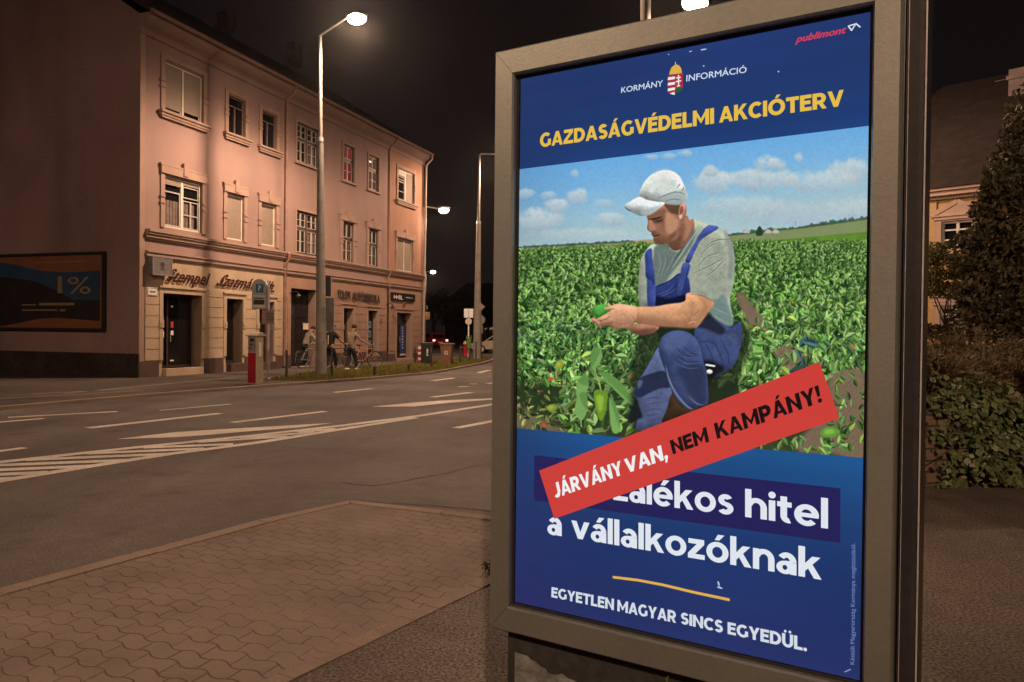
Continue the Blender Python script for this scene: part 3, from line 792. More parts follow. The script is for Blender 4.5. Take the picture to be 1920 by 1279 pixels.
# downpipes
mb = MB(); mb.tube([(7.42, -.50, 11.28), (7.42, -.42, 11.0), (7.36, -.12, 10.75), (7.36, -.09, 4.75), (7.36, -.27, 4.6), (7.36, -.27, 4.42), (7.36, -.09, 4.2), (7.34, -.09, .15)], .055, 10)
mb.build('downpipe', M['gutter'], bld, True)
mb = MB(); mb.tube([(BL + .12, -.52, 11.30), (BL + .12, -.52, 11.05), (BL - .02, -.24, 10.7), (BL - .06, -.22, 4.75), (BL - .06, -.30, 4.5), (BL - .06, -.22, 4.2), (BL - .06, -.19, .15)], .06, 10)
mb.build('downpipe', M['pipe_pale'], bld, True)
# side and back walls, gable
RY, RZ_ = 6.0, 15.3
mb = MB()
mb.poly([(0, 0, .05), (0, 0, 11.28), (0, RY, RZ_), (0, BDEP, 11.28), (0, BDEP, .05)])
mb.build('end_wall', M['endwall'], bld)
mb = MB(); mb.poly([(BL, -.05, .12), (BL, BDEP, .12), (BL, BDEP, 11.28), (BL, RY, RZ_), (BL, -.05, 11.28)]); mb.quad((0, BDEP, .12), (BL, BDEP, .12), (BL, BDEP, 11.28), (0, BDEP, 11.28))
mb.build('rear_walls', M['endwall'], bld)
mb = MB(); mb.box(-.04, .0, -.044, BDEP, .05, .80); mb.box(-.055, .0, -.05, .10, .05, .56); mb.build('wall_base', M['black_base'], bld)
mb = MB()
def slope(s0, s1, y0, z0, y1, z1, th=.12):
    mb.add([(s0, y0, z0), (s1, y0, z0), (s1, y1, z1), (s0, y1, z1), (s0, y0, z0 + th), (s1, y0, z0 + th), (s1, y1, z1 + th), (s0, y1, z1 + th)],
           [(0, 1, 2, 3), (4, 7, 6, 5), (0, 4, 5, 1), (1, 5, 6, 2), (2, 6, 7, 3), (3, 7, 4, 0)])
slope(-.06, BL + .1, -.46, 11.30 - .04, RY, RZ_); slope(-.06, BL + .1, BDEP + .4, 11.05, RY, RZ_)
roof = mb.build('roof', M['roof'], bld)
def on_roof(px, py):
    # meet the front roof slope
    O = BO; r = ray(px, py); c = Vector((0, 0, CAMH)); k0_, k1_ = 5.0, 200.0
    def g(k):
        p = Vector(r) * k + c - O; y = p.dot(BN); z = p.z
        return z - (11.40 + (y + .46) * (RZ_ - 11.3) / (RY + .46)), p.dot(BD), y, z
    for _ in range(60):
        m_ = (k0_ + k1_) / 2
        if (g(m_)[0] > 0) == (g(k0_)[0] > 0): k0_ = m_
        else: k1_ = m_
    return g(k0_)[1:]
for (px, py, w, h) in ((558, 112, 1.25, 1.5), (432, 46, .9, .7)):
    s_, y_, z_ = on_roof(px, py)
    mb = MB(); mb.box(s_ - w / 2, s_ + w / 2, y_ - .1, y_ + .9, z_ - .5, z_ + h); mb.box(s_ - w / 2 - .06, s_ + w / 2 + .06, y_ - .16, y_ + .96, z_ + h, z_ + h + .12)
    mb.build('chimney', M['chimney'], roof)

def ring(mb, x0, x1, z0, z1, y0, y1, w, mi=0):
    mb.box(x0, x0 + w, y0, y1, z0, z1, mi); mb.box(x1 - w, x1, y0, y1, z0, z1, mi)
    mb.box(x0 + w, x1 - w, y0, y1, z0, z0 + w, mi); mb.box(x0 + w, x1 - w, y0, y1, z1 - w, z1, mi)
def slats(mb, x0, x1, z0, z1, y):
    z = z0; k = 0
    while z < z1 - .01:
        e = min(z + .05, z1); mb.quad((x0, y, z), (x1, y, z), (x1, y + .007, e), (x0, y + .007, e)); mb.quad((x0, y + .007, e), (x1, y + .007, e), (x1, y, e), (x0, y, e)); z = e
M['curtain_red'] = surf('red_lit_curtain', (.5, .03, .04), .9, .3, 6)
M['lit_red'] = emis('dim_lit_red_curtain', (.30, .035, .035), .5)
M['lit_room'] = emis('dim_lit_room', (.30, .13, .09), .35)
M['lit_tube'] = emis('lit_ceiling_tube', (1.0, .9, .78), 1.6)
M['net'] = surf('net_curtain', (.16, .12, .11), .9, .3, 6)
def window(w, kind, label=None, y=0.0):
    s0, s1, z0, z1 = w; h = z1 - z0; yf = y + .06
    fr = MB(); sub = []
    dark = kind.startswith('old')
    fm = M['dark_wood'] if dark else M['cream_frame']
    if dark:
        ring(fr, s0 + .003, s1 - .003, z0 + .003, z1 - .003, yf, yf + .07, .055)
        zt = z0 + h * .60
        fr.box(s0 + .058, s1 - .058, yf, yf + .07, zt - .055, zt + .055)
        cols = [(s0 + .058, s1 - .058)] if kind != 'old4' else [(s0 + .058, (s0 + s1) / 2 - .055), ((s0 + s1) / 2 + .055, s1 - .058)]
        if kind == 'old4': fr.box((s0 + s1) / 2 - .055, (s0 + s1) / 2 + .055, yf, yf + .07, z0 + .058, zt - .055); fr.box((s0 + s1) / 2 - .055, (s0 + s1) / 2 + .055, yf, yf + .07, zt + .055, z1 - .058)
        sb = MB()
        for a, b2 in cols:
            for c, d, rows in ((z0 + .058, zt - .055, 2), (zt + .055, z1 - .058, 1)):
                half = (a + b2) / 2
                for e0, e1 in ((a, half), (half, b2)):
                    ring(sb, e0 + .012, e1 - .012, c + .01, d - .01, yf + .015, yf + .055, .026)
                    if rows == 2 or kind == 'old4': sb.box(e0 + .038, e1 - .038, yf + .02, yf + .05, (c + d) / 2 - .012, (c + d) / 2 + .012)
        sub.append(('sash', sb, M['sash']))
    elif kind == 'shut':
        ring(fr, s0 + .003, s1 - .003, z0 + .003, z1 - .003, yf, yf + .07, .05)
        n_ = 2 if s1 - s0 > 1.3 else 1
        if n_ == 2: fr.box((s0 + s1) / 2 - .03, (s0 + s1) / 2 + .03, yf, yf + .07, z0 + .053, z1 - .053)
        sb = MB(); slats(sb, s0 + .053, s1 - .053, z0 + .053, z1 - .053, yf + .03); sub.append(('roller_shutter', sb, M['shutter']))
    elif kind == 'gap':
        ring(fr, s0 + .003, s1 - .003, z0 + .003, z1 - .003, yf, yf + .07, .05)
        m_ = (s0 + s1) / 2; fr.box(m_ - .03, m_ + .03, yf, yf + .07, z0 + .053, z1 - .053)
        sb = MB(); slats(sb, s0 + .053, m_ - .03, z0 + .16, z1 - .053, yf + .02); slats(sb, m_ + .03, s1 - .053, z0 + .22, z1 - .053, yf + .02); sub.append(('roller_shutter', sb, M['shutter']))
        sb = MB(); ring(sb, s0 + .06, m_ - .04, z0 + .056, z0 + .3, yf + .035, yf + .06, .05); ring(sb, m_ + .04, s1 - .06, z0 + .056, z0 + .3, yf + .035, yf + .06, .05); sub.append(('sash', sb, M['sash']))
    elif kind == 'modern2':
        m_ = (s0 + s1) / 2; ring(fr, s0 + .003, s1 - .003, z0 + .003, z1 - .003, yf, yf + .07, .055); fr.box(m_ - .05, m_ + .05, yf, yf + .07, z0 + .058, z1 - .058)
        zt = z1 - .26
        sb = MB(); slats(sb, s0 + .058, m_ - .05, zt, z1 - .058, yf + .005); sub.append(('roller_shutter', sb, M['shutter']))
        sb = MB(); ring(sb, s0 + .07, m_ - .06, z0 + .07, zt - .2, yf + .02, yf + .05, .045)
        ring(sb, m_ + .06, s1 - .07, zt - .32, z1 - .20, yf + .02, yf + .05, .035); q = (m_ + s1) / 2 - .005
        ring(sb, m_ + .06, q, z0 + .07, zt - .4, yf + .02, yf + .05, .035); ring(sb, q + .002, s1 - .07, z0 + .07, zt - .4, yf + .02, yf + .05, .035)
        zz = (z0 + zt - .35) / 2; sb.box(m_ + .095, q - .035, yf + .022, yf + .048, zz - .02, zz + .02); sb.box(q + .037, s1 - .105, yf + .022, yf + .048, zz - .02, zz + .02)
        sub.append(('sash', sb, M['sash']))
        sb = MB(); slats(sb, m_ + .05, s1 - .058, z1 - .17, z1 - .058, yf + .005); sub.append(('roller_shutter', sb, M['shutter']))
    elif kind == 'half':
        m_ = (s0 + s1) / 2 + .02; ring(fr, s0 + .003, s1 - .003, z0 + .003, z1 - .003, yf, yf + .07, .055); fr.box(m_ - .05, m_ + .05, yf, yf + .07, z0 + .058, z1 - .058)
        sb = MB(); slats(sb, m_ + .05, s1 - .058, z0 + .058, z1 - .058, yf + .01); sub.append(('roller_shutter', sb, M['shutter']))
        sb = MB(); ring(sb, s0 + .07, m_ - .06, z0 + .07, z1 - .60, yf + .02, yf + .05, .04); ring(sb, s0 + .07, m_ - .06, z1 - .52, z1 - .34, yf + .02, yf + .05, .035)
        sb.box(s0 + .058, m_ - .05, yf + .012, yf + .05, z1 - .3, z1 - .058); zz = z0 + .48; sb.box(s0 + .11, m_ - .10, yf + .022, yf + .048, zz, zz + .03); sub.append(('sash', sb, M['sash']))
    else:  # plain dark tilt window
        ring(fr, s0 + .003, s1 - .003, z0 + .003, z1 - .003, yf + .02, yf + .07, .045)
        m_ = (s0 + s1) / 2; fr.box(m_ - .035, m_ + .035, yf + .02, yf + .07, z0 + .048, z1 - .36); fr.box(s0 + .048, s1 - .048, yf + .02, yf + .07, z1 - .36, z1 - .32); fm = M['net']
    wo = fr.build('window', fm, bld)
    if label: wo['label'] = label
    for n_, m_, mt in sub: m_.build(n_, mt, wo)
    if kind != 'shut':
        p = MB(); p.quad((s0 + .004, y + .135, z0 + .004), (s1 - .004, y + .135, z0 + .004), (s1 - .004, y + .135, z1 - .004), (s0 + .004, y + .135, z1 - .004))
        p.build('pane', M['lit_red'] if kind == 'old_red' else M['lit_room'] if kind == 'old_lit' else M['pane'], wo)
    if kind == 'old_lit':
        p = MB(); p.box(s0 + .10, s0 + .46, y + .115, y + .125, z1 - .32, z1 - .24); p.build('lit_tube', M['lit_tube'], wo)
    if kind in ('modern2', 'old4', 'old'):
        p = MB(); xx = s0 + .1
        while xx < s1 - .2:
            p.quad((xx, y + .131, z0 + .06), (xx + .12, y + .127, z0 + .06), (xx + .12, y + .127, z0 + h * .55), (xx, y + .131, z0 + h * .55)); xx += .14 if kind == 'modern2' else .3
        p.build('curtain', M['net'], wo)
    return wo
for w, k, l in zip(W2, ('gap', 'plain', 'plain', 'old4', 'old_red', 'old_lit', 'half'), ('window with roller shutters almost closed', None, None, None, 'window with a red glow behind it', 'window with a lit tube lamp inside', 'window with one closed shutter')):
    window(w, k, l, -.07 if w[0] > 16 else 0)
for w, k, l in zip(W1, ('modern2', 'shut', 'shut', 'old4', 'old', 'old', 'shut'), ('wide white framed window', 'window with closed roller shutter', 'window with closed roller shutter', None, None, None, 'wide window with closed shutter')):
    window(w, k, l, -.07 if w[0] > 16 else 0)
# surrounds, sills, keystones
def surround(w, y, style):
    s0, s1, z0, z1 = w; mb = MB(); t = .17
    if style == 'plain':
        t = .10; mb.box(s0 - t, s0 - .002, y - .035, y, z0, z1 + t); mb.box(s1 + .002, s1 + t, y - .035, y, z0, z1 + t); mb.box(s0 - .002, s1 + .002, y - .035, y, z1 + .002, z1 + t)
    else:
        mb.box(s0 - t, s0 - .002, y - .045, y, z0 - .02, z1 + .05); mb.box(s1 + .002, s1 + t, y - .045, y, z0 - .02, z1 + .05)
        for q in (z0 + (z1 - z0) * .45, z0 + (z1 - z0) * .57): mb.box(s0 - t - .04, s0 - .01, y - .075, y - .045, q, q + .07); mb.box(s1 + .01, s1 + t + .04, y - .075, y - .045, q, q + .07)
        if style == 'key':
            mb.box(s0 - t - .02, s1 + t + .02, y - .09, y, z1 + .05, z1 + .30); mb.box(s0 - t - .06, s1 + t + .06, y - .10, y, z1 + .30, z1 + .36)
            m_ = (s0 + s1) / 2; mb.box(m_ - .09, m_ + .09, y - .12, y, z1 + .10, z1 + .52)
        else:
            mb.box(s0 - t, s1 + t, y - .045, y, z1 + .05, z1 + .19)
    mb.build('window_surround', M['trim'], bld)
for i, w in enumerate(W2): surround(w, -.07 if i == 6 else 0, 'plain' if i in (3, 4, 5) else 'flat')
for i, w in enumerate(W1): surround(w, -.07 if i == 6 else 0, 'plain' if i == 3 else 'key')
for i, w in enumerate(W2):
    y = -.07 if i == 6 else 0; mb = MB(); big = i in (0, 1, 2, 6); e = .26 if big else .16
    mb.box(w[0] - e, w[1] + e, y - (.17 if big else .09), y + .05, w[2] - .08, w[2] - .002)
    if big: mb.box(w[0] - e + .04, w[1] + e - .04, y - .12, y, w[2] - .17, w[2] - .08); mb.box(w[0] - e + .08, w[1] + e - .08, y - .09, y, w[2] - .24, w[2] - .17)
    mb.build('window_sill', M['trim'], bld)
for i, o in enumerate(GF):
    if i == 3: continue
    y = -.07 if i == 6 else 0; s0, s1, z0, z1, _ = o; t = .15; mb = MB()
    mb.box(s0 - t, s0 - .002, y - .05, y, z0 + (.27 if i in (0, 1, 2) else 0), z1 + .17); mb.box(s1 + .002, s1 + t, y - .05, y, z0 + (.27 if i in (0, 1, 2) else 0), z1 + .17); mb.box(s0 - .002, s1 + .002, y - .05, y, z1 + .002, z1 + .17)
    mb.box(s0 - t - .04, s1 + t + .04, y - .10, y, z1 + .17, z1 + .23)
    if i < 6:
        for xx in (s0 - t, s1 + .004): mb.box(xx - .01, xx + t + .006, y - .075, y - .05, 1.62, 1.86); mb.box(xx + .045, xx + .105, y - .09, y - .075, 1.70, 1.77)
    mb.build('door_surround', M['cream'] if i < 3 else M['trim'], bld)
# ---- ground-floor doors
def door(o, y, mullions, label=None, mat=None, pane=True):
    s0, s1, z0, z1, d = o; fr = MB(); yy = d - .08
    ring(fr, s0 + .004, s1 - .004, z0 + .004, z1 - .004, yy, yy + .07, .07)
    for m_ in mullions: fr.box(m_ - .04, m_ + .04, yy, yy + .07, z0 + .074, z1 - .074)
    dd = fr.build('door', mat or M['dark_wood'], bld)
    if label: dd['label'] = label
    p = MB(); p.quad((s0 + .005, yy + .05, z0 + .005), (s1 - .005, yy + .05, z0 + .005), (s1 - .005, yy + .05, z1 - .005), (s0 + .005, yy + .05, z1 - .005)); p.build('pane', M['pane'], dd)
    h_ = MB(); h_.tube([(mullions[-1] + .09 if mullions else s0 + .14, yy - .05, z0 + .85), (mullions[-1] + .09 if mullions else s0 + .14, yy - .05, z0 + 1.15)], .014, 8); h_.build('handle', M['galv'], dd)
    return dd
d1 = door(GF[0], 0, [1.62], 'glazed shop door with goods on shelves behind')
goods = MB(); rr = random.Random(3)
gm = [surf('shop_card_white', (.85, .82, .76), .7), surf('shop_card_yellow', (.7, .6, .25), .7), surf('shop_card_red', (.45, .05, .05), .7), surf('shop_card_green', (.12, .25, .12), .7)]
for (x, z, w_, h_, c) in ((1.10, 2.25, .34, .07, 0), (1.18, 1.92, .30, .09, 0), (1.36, 1.86, .12, .12, 1), (1.12, 1.62, .20, .16, 0), (1.16, 1.42, .26, .12, 1), (1.42, 1.30, .08, .20, 0), (1.14, 1.02, .34, .05, 2), (1.10, .86, .08, .22, 0), (1.20, .80, .22, .06, 0), (1.38, .86, .08, .22, 0), (1.12, .52, .30, .10, 2), (1.80, 1.62, .12, .20, 2), (1.80, 1.38, .12, .14, 0), (1.81, 2.3, .08, .06, 0), (1.79, .5, .14, .05, 0)):
    goods = MB(); goods.box(x, x + w_, .425, .438, z, z + h_); goods.build('shop_item', gm[c], d1)
door(GF[1], 0, [], 'narrow dark door in a deep doorway'); door(GF[2], 0, [6.28])
dg = MB(); s0, s1, z0, z1, d = GF[3]
dg.box(s0 + .004, s1 - .004, d - .1, d - .03, z0 + .004, z1 - .004)
for k in range(5):
    xx = s0 + .08 + k * .41
    for zz, hh in ((z0 + .15, .8), (z0 + 1.05, .9), (z0 + 2.05, .95)): dg.box(xx, xx + .33, d - .125, d - .1, zz, zz + hh)
gate = dg.build('gate', surf('black_gate_paint', (.018, .014, .014), .6, .2, 3), bld); gate['label'] = 'tall dark gate of the courtyard passage'
nb = MB(); a = F(568.5, 606, d - .13); b2 = F(578.5, 618, d - .13); nb.box(a[0], b2[0], d - .131, d - .126, b2[1], a[1]); nb.build('paper_notice', surf('notice_paper', (.72, .62, .52), .8, .15, 9), gate)
dk_ = MB(); dk_.box(s1 - .32, s1 - .006, .06, .46, z0 + .004, z1 - .004); dk_.build('passage_pier', M['reveal'], bld)
door(GF[4], 0, [], 'narrow door with a lit side reveal')
d6 = door(GF[5], 0, [], 'shop window with blue stickers')
st = MB(); bs = [surf('pale_blue_sticker', (.12, .30, .42), .6, .1, 9), surf('blue_sticker_print', (.03, .10, .22), .6), surf('grey_sticker', (.22, .2, .18), .6)]
for z, c in ((1.72, 0), (1.26, 0), (.80, 2)):
    st.box(14.22, 14.74, .205, .215, z, z + .34, c); st.box(14.36, 14.62, .200, .205, z + .10, z + .24, 1 if c == 0 else 0)
st.build('sticker', bs, d6)
d7 = door(GF[6], -.07, [17.62], 'dark office door with a tall blue banner on it')
st = MB(); st.box(17.70, 18.40, .17, .18, .42, 1.92, 0); st.box(17.74, 18.36, .165, .17, .30, .40, 1)
for k in range(8):
    z = 1.72 - k * .15
    st.box(17.94, 18.02, .163, .17, z, z + .09, 1); st.box(18.06, 18.10 + .05 * (k % 2), .163, .17, z + .02, z + .05, 1)
st.box(17.2, 17.32, .17, .18, .5, 1.8, 0)
st.build('door_banner', [surf('blue_banner', (.02, .05, .16), .6), surf('banner_print', (.45, .45, .45), .6)], d7)

# ---- things hung on the facade
M['dark_red'] = surf('dark_red_letters', (.04, .005, .006), .5, .15, 8)
def facade_sign(name, label, cat, s, z): return thing(name, label, cat, BO + BD * s + Vector((0, 0, z)), math.pi / 2 - BYAW)
sg = facade_sign('shop_lettering', 'dark red script lettering of the stamp shop above its door', 'shop sign', 1.0, 3.0)
def Fs(px, py): s, z = F(px, py, -.06); return s - 1.0, z - 3.0
for word, q in (('Stempel', ((310, 527), (388, 535), (395, 513), (324, 504))), ('Szatmári', ((403, 535), (481, 543), (488, 524), (422, 515))), ('Kft.', ((494, 545), (514, 548.5), (519, 529), (502, 526)))):
    mb = MB(); text_print(mb, word, q, Fs, -.055, .022, step=.0008, cap=ASC); mb.build('word', M['dark_red'], sg)
sg2 = facade_sign('school_lettering', 'dark block lettering of the driving school above the narrow windows', 'shop sign', 11.3, 3.0)
def Fs(px, py): s, z = F(px, py, -.05); return s - 11.3, z - 3.0
M['sign_green'] = surf('dull_sign_letters', (.06, .045, .035), .6, .2, 8)
mb = MB(); text_print(mb, 'TOLGYI', ((632.5, 559), (656, 562), (656, 546.5), (632.5, 543)), Fs, -.05, .03, step=.003); mb.build('word', M['sign_green'], sg2)
mb = MB(); text_print(mb, 'AUTÓSISKOLA', ((660, 562.5), (712, 568.5), (712, 553.5), (660, 547)), Fs, -.05, .03, step=.003); mb.build('word', M['sign_green'], sg2)
a, b2 = F(733.4, 548.5, -.1), F(776.5, 566.3, -.1)
sg3 = facade_sign('black_shop_sign', 'black sign board with white letters over the corner door', 'shop sign', a[0], 3.17)
mb = MB(); W_ = b2[0] - a[0]; mb.box(0, W_, -.16, -.07, 0, .39); mb.build('board', surf('black_sign_board', (.015, .013, .014), .5), sg3, bevel=.01)
def Fs(px, py): s, z = F(px, py, -.165); return s - a[0], z - 3.17
M['white_print'] = surf('white_sign_print', (.62, .60, .57), .6)
mb = MB(); text_print(mb, 'H•BL', ((738.5, 560.2), (755.5, 562.2), (755.5, 554.6), (738.5, 552.4)), Fs, -.165, .03, step=.0005); mb.box(1.5, 2.3, -.165, -.161, .17, .20); mb.build('lettering', M['white_print'], sg3)
sg4 = facade_sign('round_shop_emblem', 'small round red emblem between the black sign and the corner door', 'sign', 17.62, 2.78)
mb = MB(); mb.tube([(0, -.12, .16), (0, -.071, .16)], .17, 20); mb.build('disc', surf('red_emblem', (.22, .05, .035), .6), sg4)
mb = MB(); mb.torus((0, -.12, .16), .165, .02, (0, 1, 0)); mb.build('rim', M['gutter'], sg4)
sb_ = facade_sign('projecting_sign_box', 'grey square sign box at the left corner of the pink building', 'shop sign', .30, 3.28)
mb = MB(); mb.box(0, .80, -.26, -.035, 0, .57); mb.build('box', surf('sign_box_grey', (.16, .15, .145), .6, .15, 4), sb_, bevel=.015)
mb = MB(); mb.box(.30, .50, -.263, -.26, .16, .20); mb.tube([(.40, -.264, .33), (.40, -.26, .33)], .085, 14); mb.box(.34, .46, -.263, -.26, .22, .26); mb.build('emblem', surf('sign_emblem', (.06, .04, .05), .6), sb_)
mb = MB(); ring(mb, -.012, .812, -.012, .582, -.27, -.255, .03); mb.build('rim', M['grey_metal'], sb_)
np_ = facade_sign('street_name_plate', 'small white street name plate under the grey sign box', 'sign', .30, 2.62)
mb = MB(); mb.box(0, .42, -.05, -.032, 0, .26); mb.build('plate', M['white_paint'], np_, bevel=.006)
mb = MB(); ring(mb, .015, .405, .015, .245, -.053, -.05, .012); [mb.box(.10 + k * .06, .145 + k * .06, -.053, -.05, .10, .14 + .02 * (k % 2)) for k in range(4)]; mb.build('lettering', M['sign_green'], np_)
for (px, py, lab) in ((545, 549, 'small wall bracket lamp beside the dark gate'), (724, 571, 'small wall bracket lamp between shop and corner door')):
    s, z = F(px, py)
    wl = facade_sign('wall_bracket', lab, 'wall lamp', s, z)
    mb = MB(); mb.tube([(-.05, 0, 0), (-.05, -.25, .05), (-.05, -.40, 0)], .018, 8); mb.build('bracket', M['black_metal'], wl)
    mb = MB(); mb.lathe([(.03, -.03), (.10, -.14), (.085, -.2), (.02, -.2)], (-.05, -.4, 0), 12); mb.build('lamp_shade', M['black_metal'], wl)

# ---- billboard on the bare end wall
def E_(px, py): return vplane(px, py, BO, BN)
t1, zt = E_(197, 477.5); _, zb = E_(194, 616)
t0 = t1 + 5.3
bb = thing('billboard', 'dark orange and blue billboard with a large 1% on the bare end wall', 'billboard', BO + BN * t1 + Vector((0, 0, zb)), math.pi / 2 - BYAW)
bw, bh = 5.3, zt - zb
bo = [surf('billboard_orange', (.20, .085, .04), .7, .15, 1), surf('billboard_blue', (.025, .06, .12), .7, .2, 1), surf('billboard_black', (.022, .018, .02), .7, .2, 2), surf('billboard_gold', (.24, .17, .09), .7, .1, 5)]
mb = MB(); mb.box(-.09, -.03, 0, bw, 0, bh); mb.build('panel', bo[0], bb)
fr = MB()
for y0, y1, z0, z1 in ((-.09, 0, -.09, bh + .09), (bw, bw + .09, -.09, bh + .09), (0, bw, bh, bh + .09), (0, bw, -.09, 0)): fr.box(-.13, -.02, y0, y1, z0, z1)
fr.build('frame', M['black_metal'], bb)
def bx(px, py): t, z = E_(px, py); return t - t1, z - zb
def bpoly(pts, d, mi):
    m_ = MB(); m_.poly([(-d, *bx(*p)) for p in pts], 0); return m_
bpoly([(193, 507), (160, 510), (120, 511), (75, 507), (40, 498), (0, 491), (-30, 490), (-30, 560), (60, 575), (120, 590), (150, 566), (192, 566)], .092, 1).build('blue_swoosh', bo[1], bb)
m_ = bpoly([(-30, 522), (20, 520), (70, 528), (100, 540), (125, 553), (140, 563), (192, 562), (192, 602), (150, 599), (110, 596), (75, 598), (40, 606), (10, 611), (-30, 612)], .094, 2); m_.build('dark_swoosh', bo[2], bb)
def Fb(px, py): t, z = bx(px, py); return t, z
gl = MB(); text_print(gl, '1', ((113, 550), (121, 550), (121, 519), (113, 519)), Fb, 0, .02); text_print(gl, '%', ((132, 551), (175, 551), (175, 520), (132, 520)), Fb, 0, .0)
for a, b2, y, hh in ((46, 72, 573, 2.2), (78, 144, 573, 5), (46, 112, 583, 2.6), (117, 127, 584, 4), (70, 165, 494, 4.5)):
    p, q = bx(a, y), bx(b2, y - hh); gl.add([(p[0], 0, p[1]), (q[0], 0, p[1]), (q[0], 0, q[1]), (p[0], 0, q[1])], [(0, 1, 2, 3)])
gl.v = [(-.096 + v[1], v[0], v[2]) for v in gl.v]
gl.build('lettering', bo[3], bb)
# ================================================================== THE LIGHTBOX WITH ITS POSTER
PX0, PY0, PYAW, PW, PTOP, PBOT = 0.0049, 2.5131, 0.5594, 1.0568, 2.4298, 0.7098
PD = Vector((math.cos(PYAW), -math.sin(PYAW), 0)); PO = Vector((PX0, PY0, 0)); PC = PO + PD * (PW / 2)
box = thing('advertising_lightbox', 'freestanding backlit lightbox with a blue poster of a man kneeling in a pepper field', 'advertising lightbox', (PC.x, PC.y, NZ), -PYAW)
def P(px, py):
    s, z = vplane(px, py, PO, PD)
    return s - PW / 2, z - NZ
hw = PW / 2; zt, zb = PTOP - NZ, PBOT - NZ
M['frame_metal'] = surf('champagne_anodised_frame', (.30, .315, .29), .46, .10, 2.5, bump=.04, bscale=120, metal=.8, fine=.05, fscale=60)
M['housing'] = surf('dark_housing_paint', (.022, .022, .026), .42, .2, 3, fine=.2, fscale=40, spec=.5)
# mitred door frame: four profiles with a lip around the poster
fl, ft, fb, frr = .072, .085, .083, .066
fm = MB()
oL, oR, oT, oB = -hw - fl, hw + frr, zt + ft, zb - fb
yf0, yf1 = -.020, .035
def prof_bar(a, b2, c, d):
    """outer edge a->b2, inner edge d->c, as (x, z)"""
    bev = .007
    A, B, C_, D_ = [Vector((p[0], 0, p[1])) for p in (a, b2, c, d)]
    cen = (A + B + C_ + D_) / 4
    v = [A + Vector((0, yf1, 0)), B + Vector((0, yf1, 0)), C_ + Vector((0, .010, 0)), D_ + Vector((0, .010, 0))]
    def inn(p, q, t): return p + (q - p).normalized() * t
    f_ = [inn(A, D_, bev) + Vector((0, yf0, 0)), inn(B, C_, bev) + Vector((0, yf0, 0)), inn(C_, B, bev) + Vector((0, yf0, 0)), inn(D_, A, bev) + Vector((0, yf0, 0))]
    e_ = [A + Vector((0, yf0 + bev, 0)), B + Vector((0, yf0 + bev, 0)), C_ + Vector((0, yf0 + bev, 0)), D_ + Vector((0, yf0 + bev, 0))]
    fm.add(v + e_ + f_, [(0, 1, 5, 4), (1, 2, 6, 5), (2, 3, 7, 6), (3, 0, 4, 7), (4, 5, 9, 8), (5, 6, 10, 9), (6, 7, 11, 10), (7, 4, 8, 11), (8, 9, 10, 11), (3, 2, 1, 0)])
g = .0008
prof_bar((oL, oB + g), (oL, oT - g), (-hw, zt - g), (-hw, zb + g)); prof_bar((oR, oT - g), (oR, oB + g), (hw, zb + g), (hw, zt - g))
prof_bar((oL + g, oT), (oR - g, oT), (hw - g, zt), (-hw + g, zt)); prof_bar((oR - g, oB), (oL + g, oB), (-hw + g, zb), (hw - g, zb))
fm.build('door_frame', M['frame_metal'], box)
# rubber gasket line around the print
gk = MB(); ring(gk, -hw - .002, hw + .002, zb - .002, zt + .002, .004, .016, .011); gk.build('gasket', M['rubber'], box)
# housing behind, hinge rail on the right, pale strips standing in for its edge highlights
hs = MB(); hs.box(oL + .012, oR + .006, .036, .20, oB + .01, oT - .004); hs.build('housing', M['housing'], box, bevel=.006)
hr = MB(); hr.box(oR + .006, oR + .051, .030, .20, oB - .01, oT - .01); hr.build('hinge_rail', M['housing'], box)
ed = MB(); ed.box(oR + .0105, oR + .012, .0265, .0297, oB - .01, oT - .01); ed.box(oR + .0485, oR + .052, .026, .0297, oB - .01, oT - .01); ed.build('rail_highlight', M['galv'], box)
# pedestal
pd = MB(); pd.box(oL + .045, oR + .03, .03, .19, -.02, oB - .012); pd.build('pedestal', surf('dirty_dark_pedestal', (.030, .029, .029), .7, .4, 2.2, bump=.2, bscale=40, fine=.25, fscale=30), box)
pd = MB(); pts = []
px_ = oL + .049
cl = [(0, .30), (.03, .29), (.075, .272), (.10, .262), (.125, .255), (.135, .235), (.16, .222), (.19, .200), (.24, .17), (.30, .13), (.34, .10), (.42, .06), (.5, .0)]
sm = [P(*q) for q in ((956.5, 1228), (967, 1232), (981, 1236), (987, 1243), (995, 1246), (1004, 1255), (1015, 1261), (1019, 1268), (1032, 1272), (1046, 1270), (1056, 1278), (1072, 1284), (1080, 1300))]; sm = [(max(a, px_ - .003), b2) for a, b2 in sm]; pd.poly([(a, .029, b2) for a, b2 in sm] + [(sm[-1][0] + .02, .029, .15), (sm[0][0] + .12, .029, .05), (sm[0][0], .029, .02)]); pd.build('cement_smear', surf('cement_smear', (.15, .155, .15), .9, .3, 9, bump=.3, bscale=60, fine=.3, fscale=30), box)

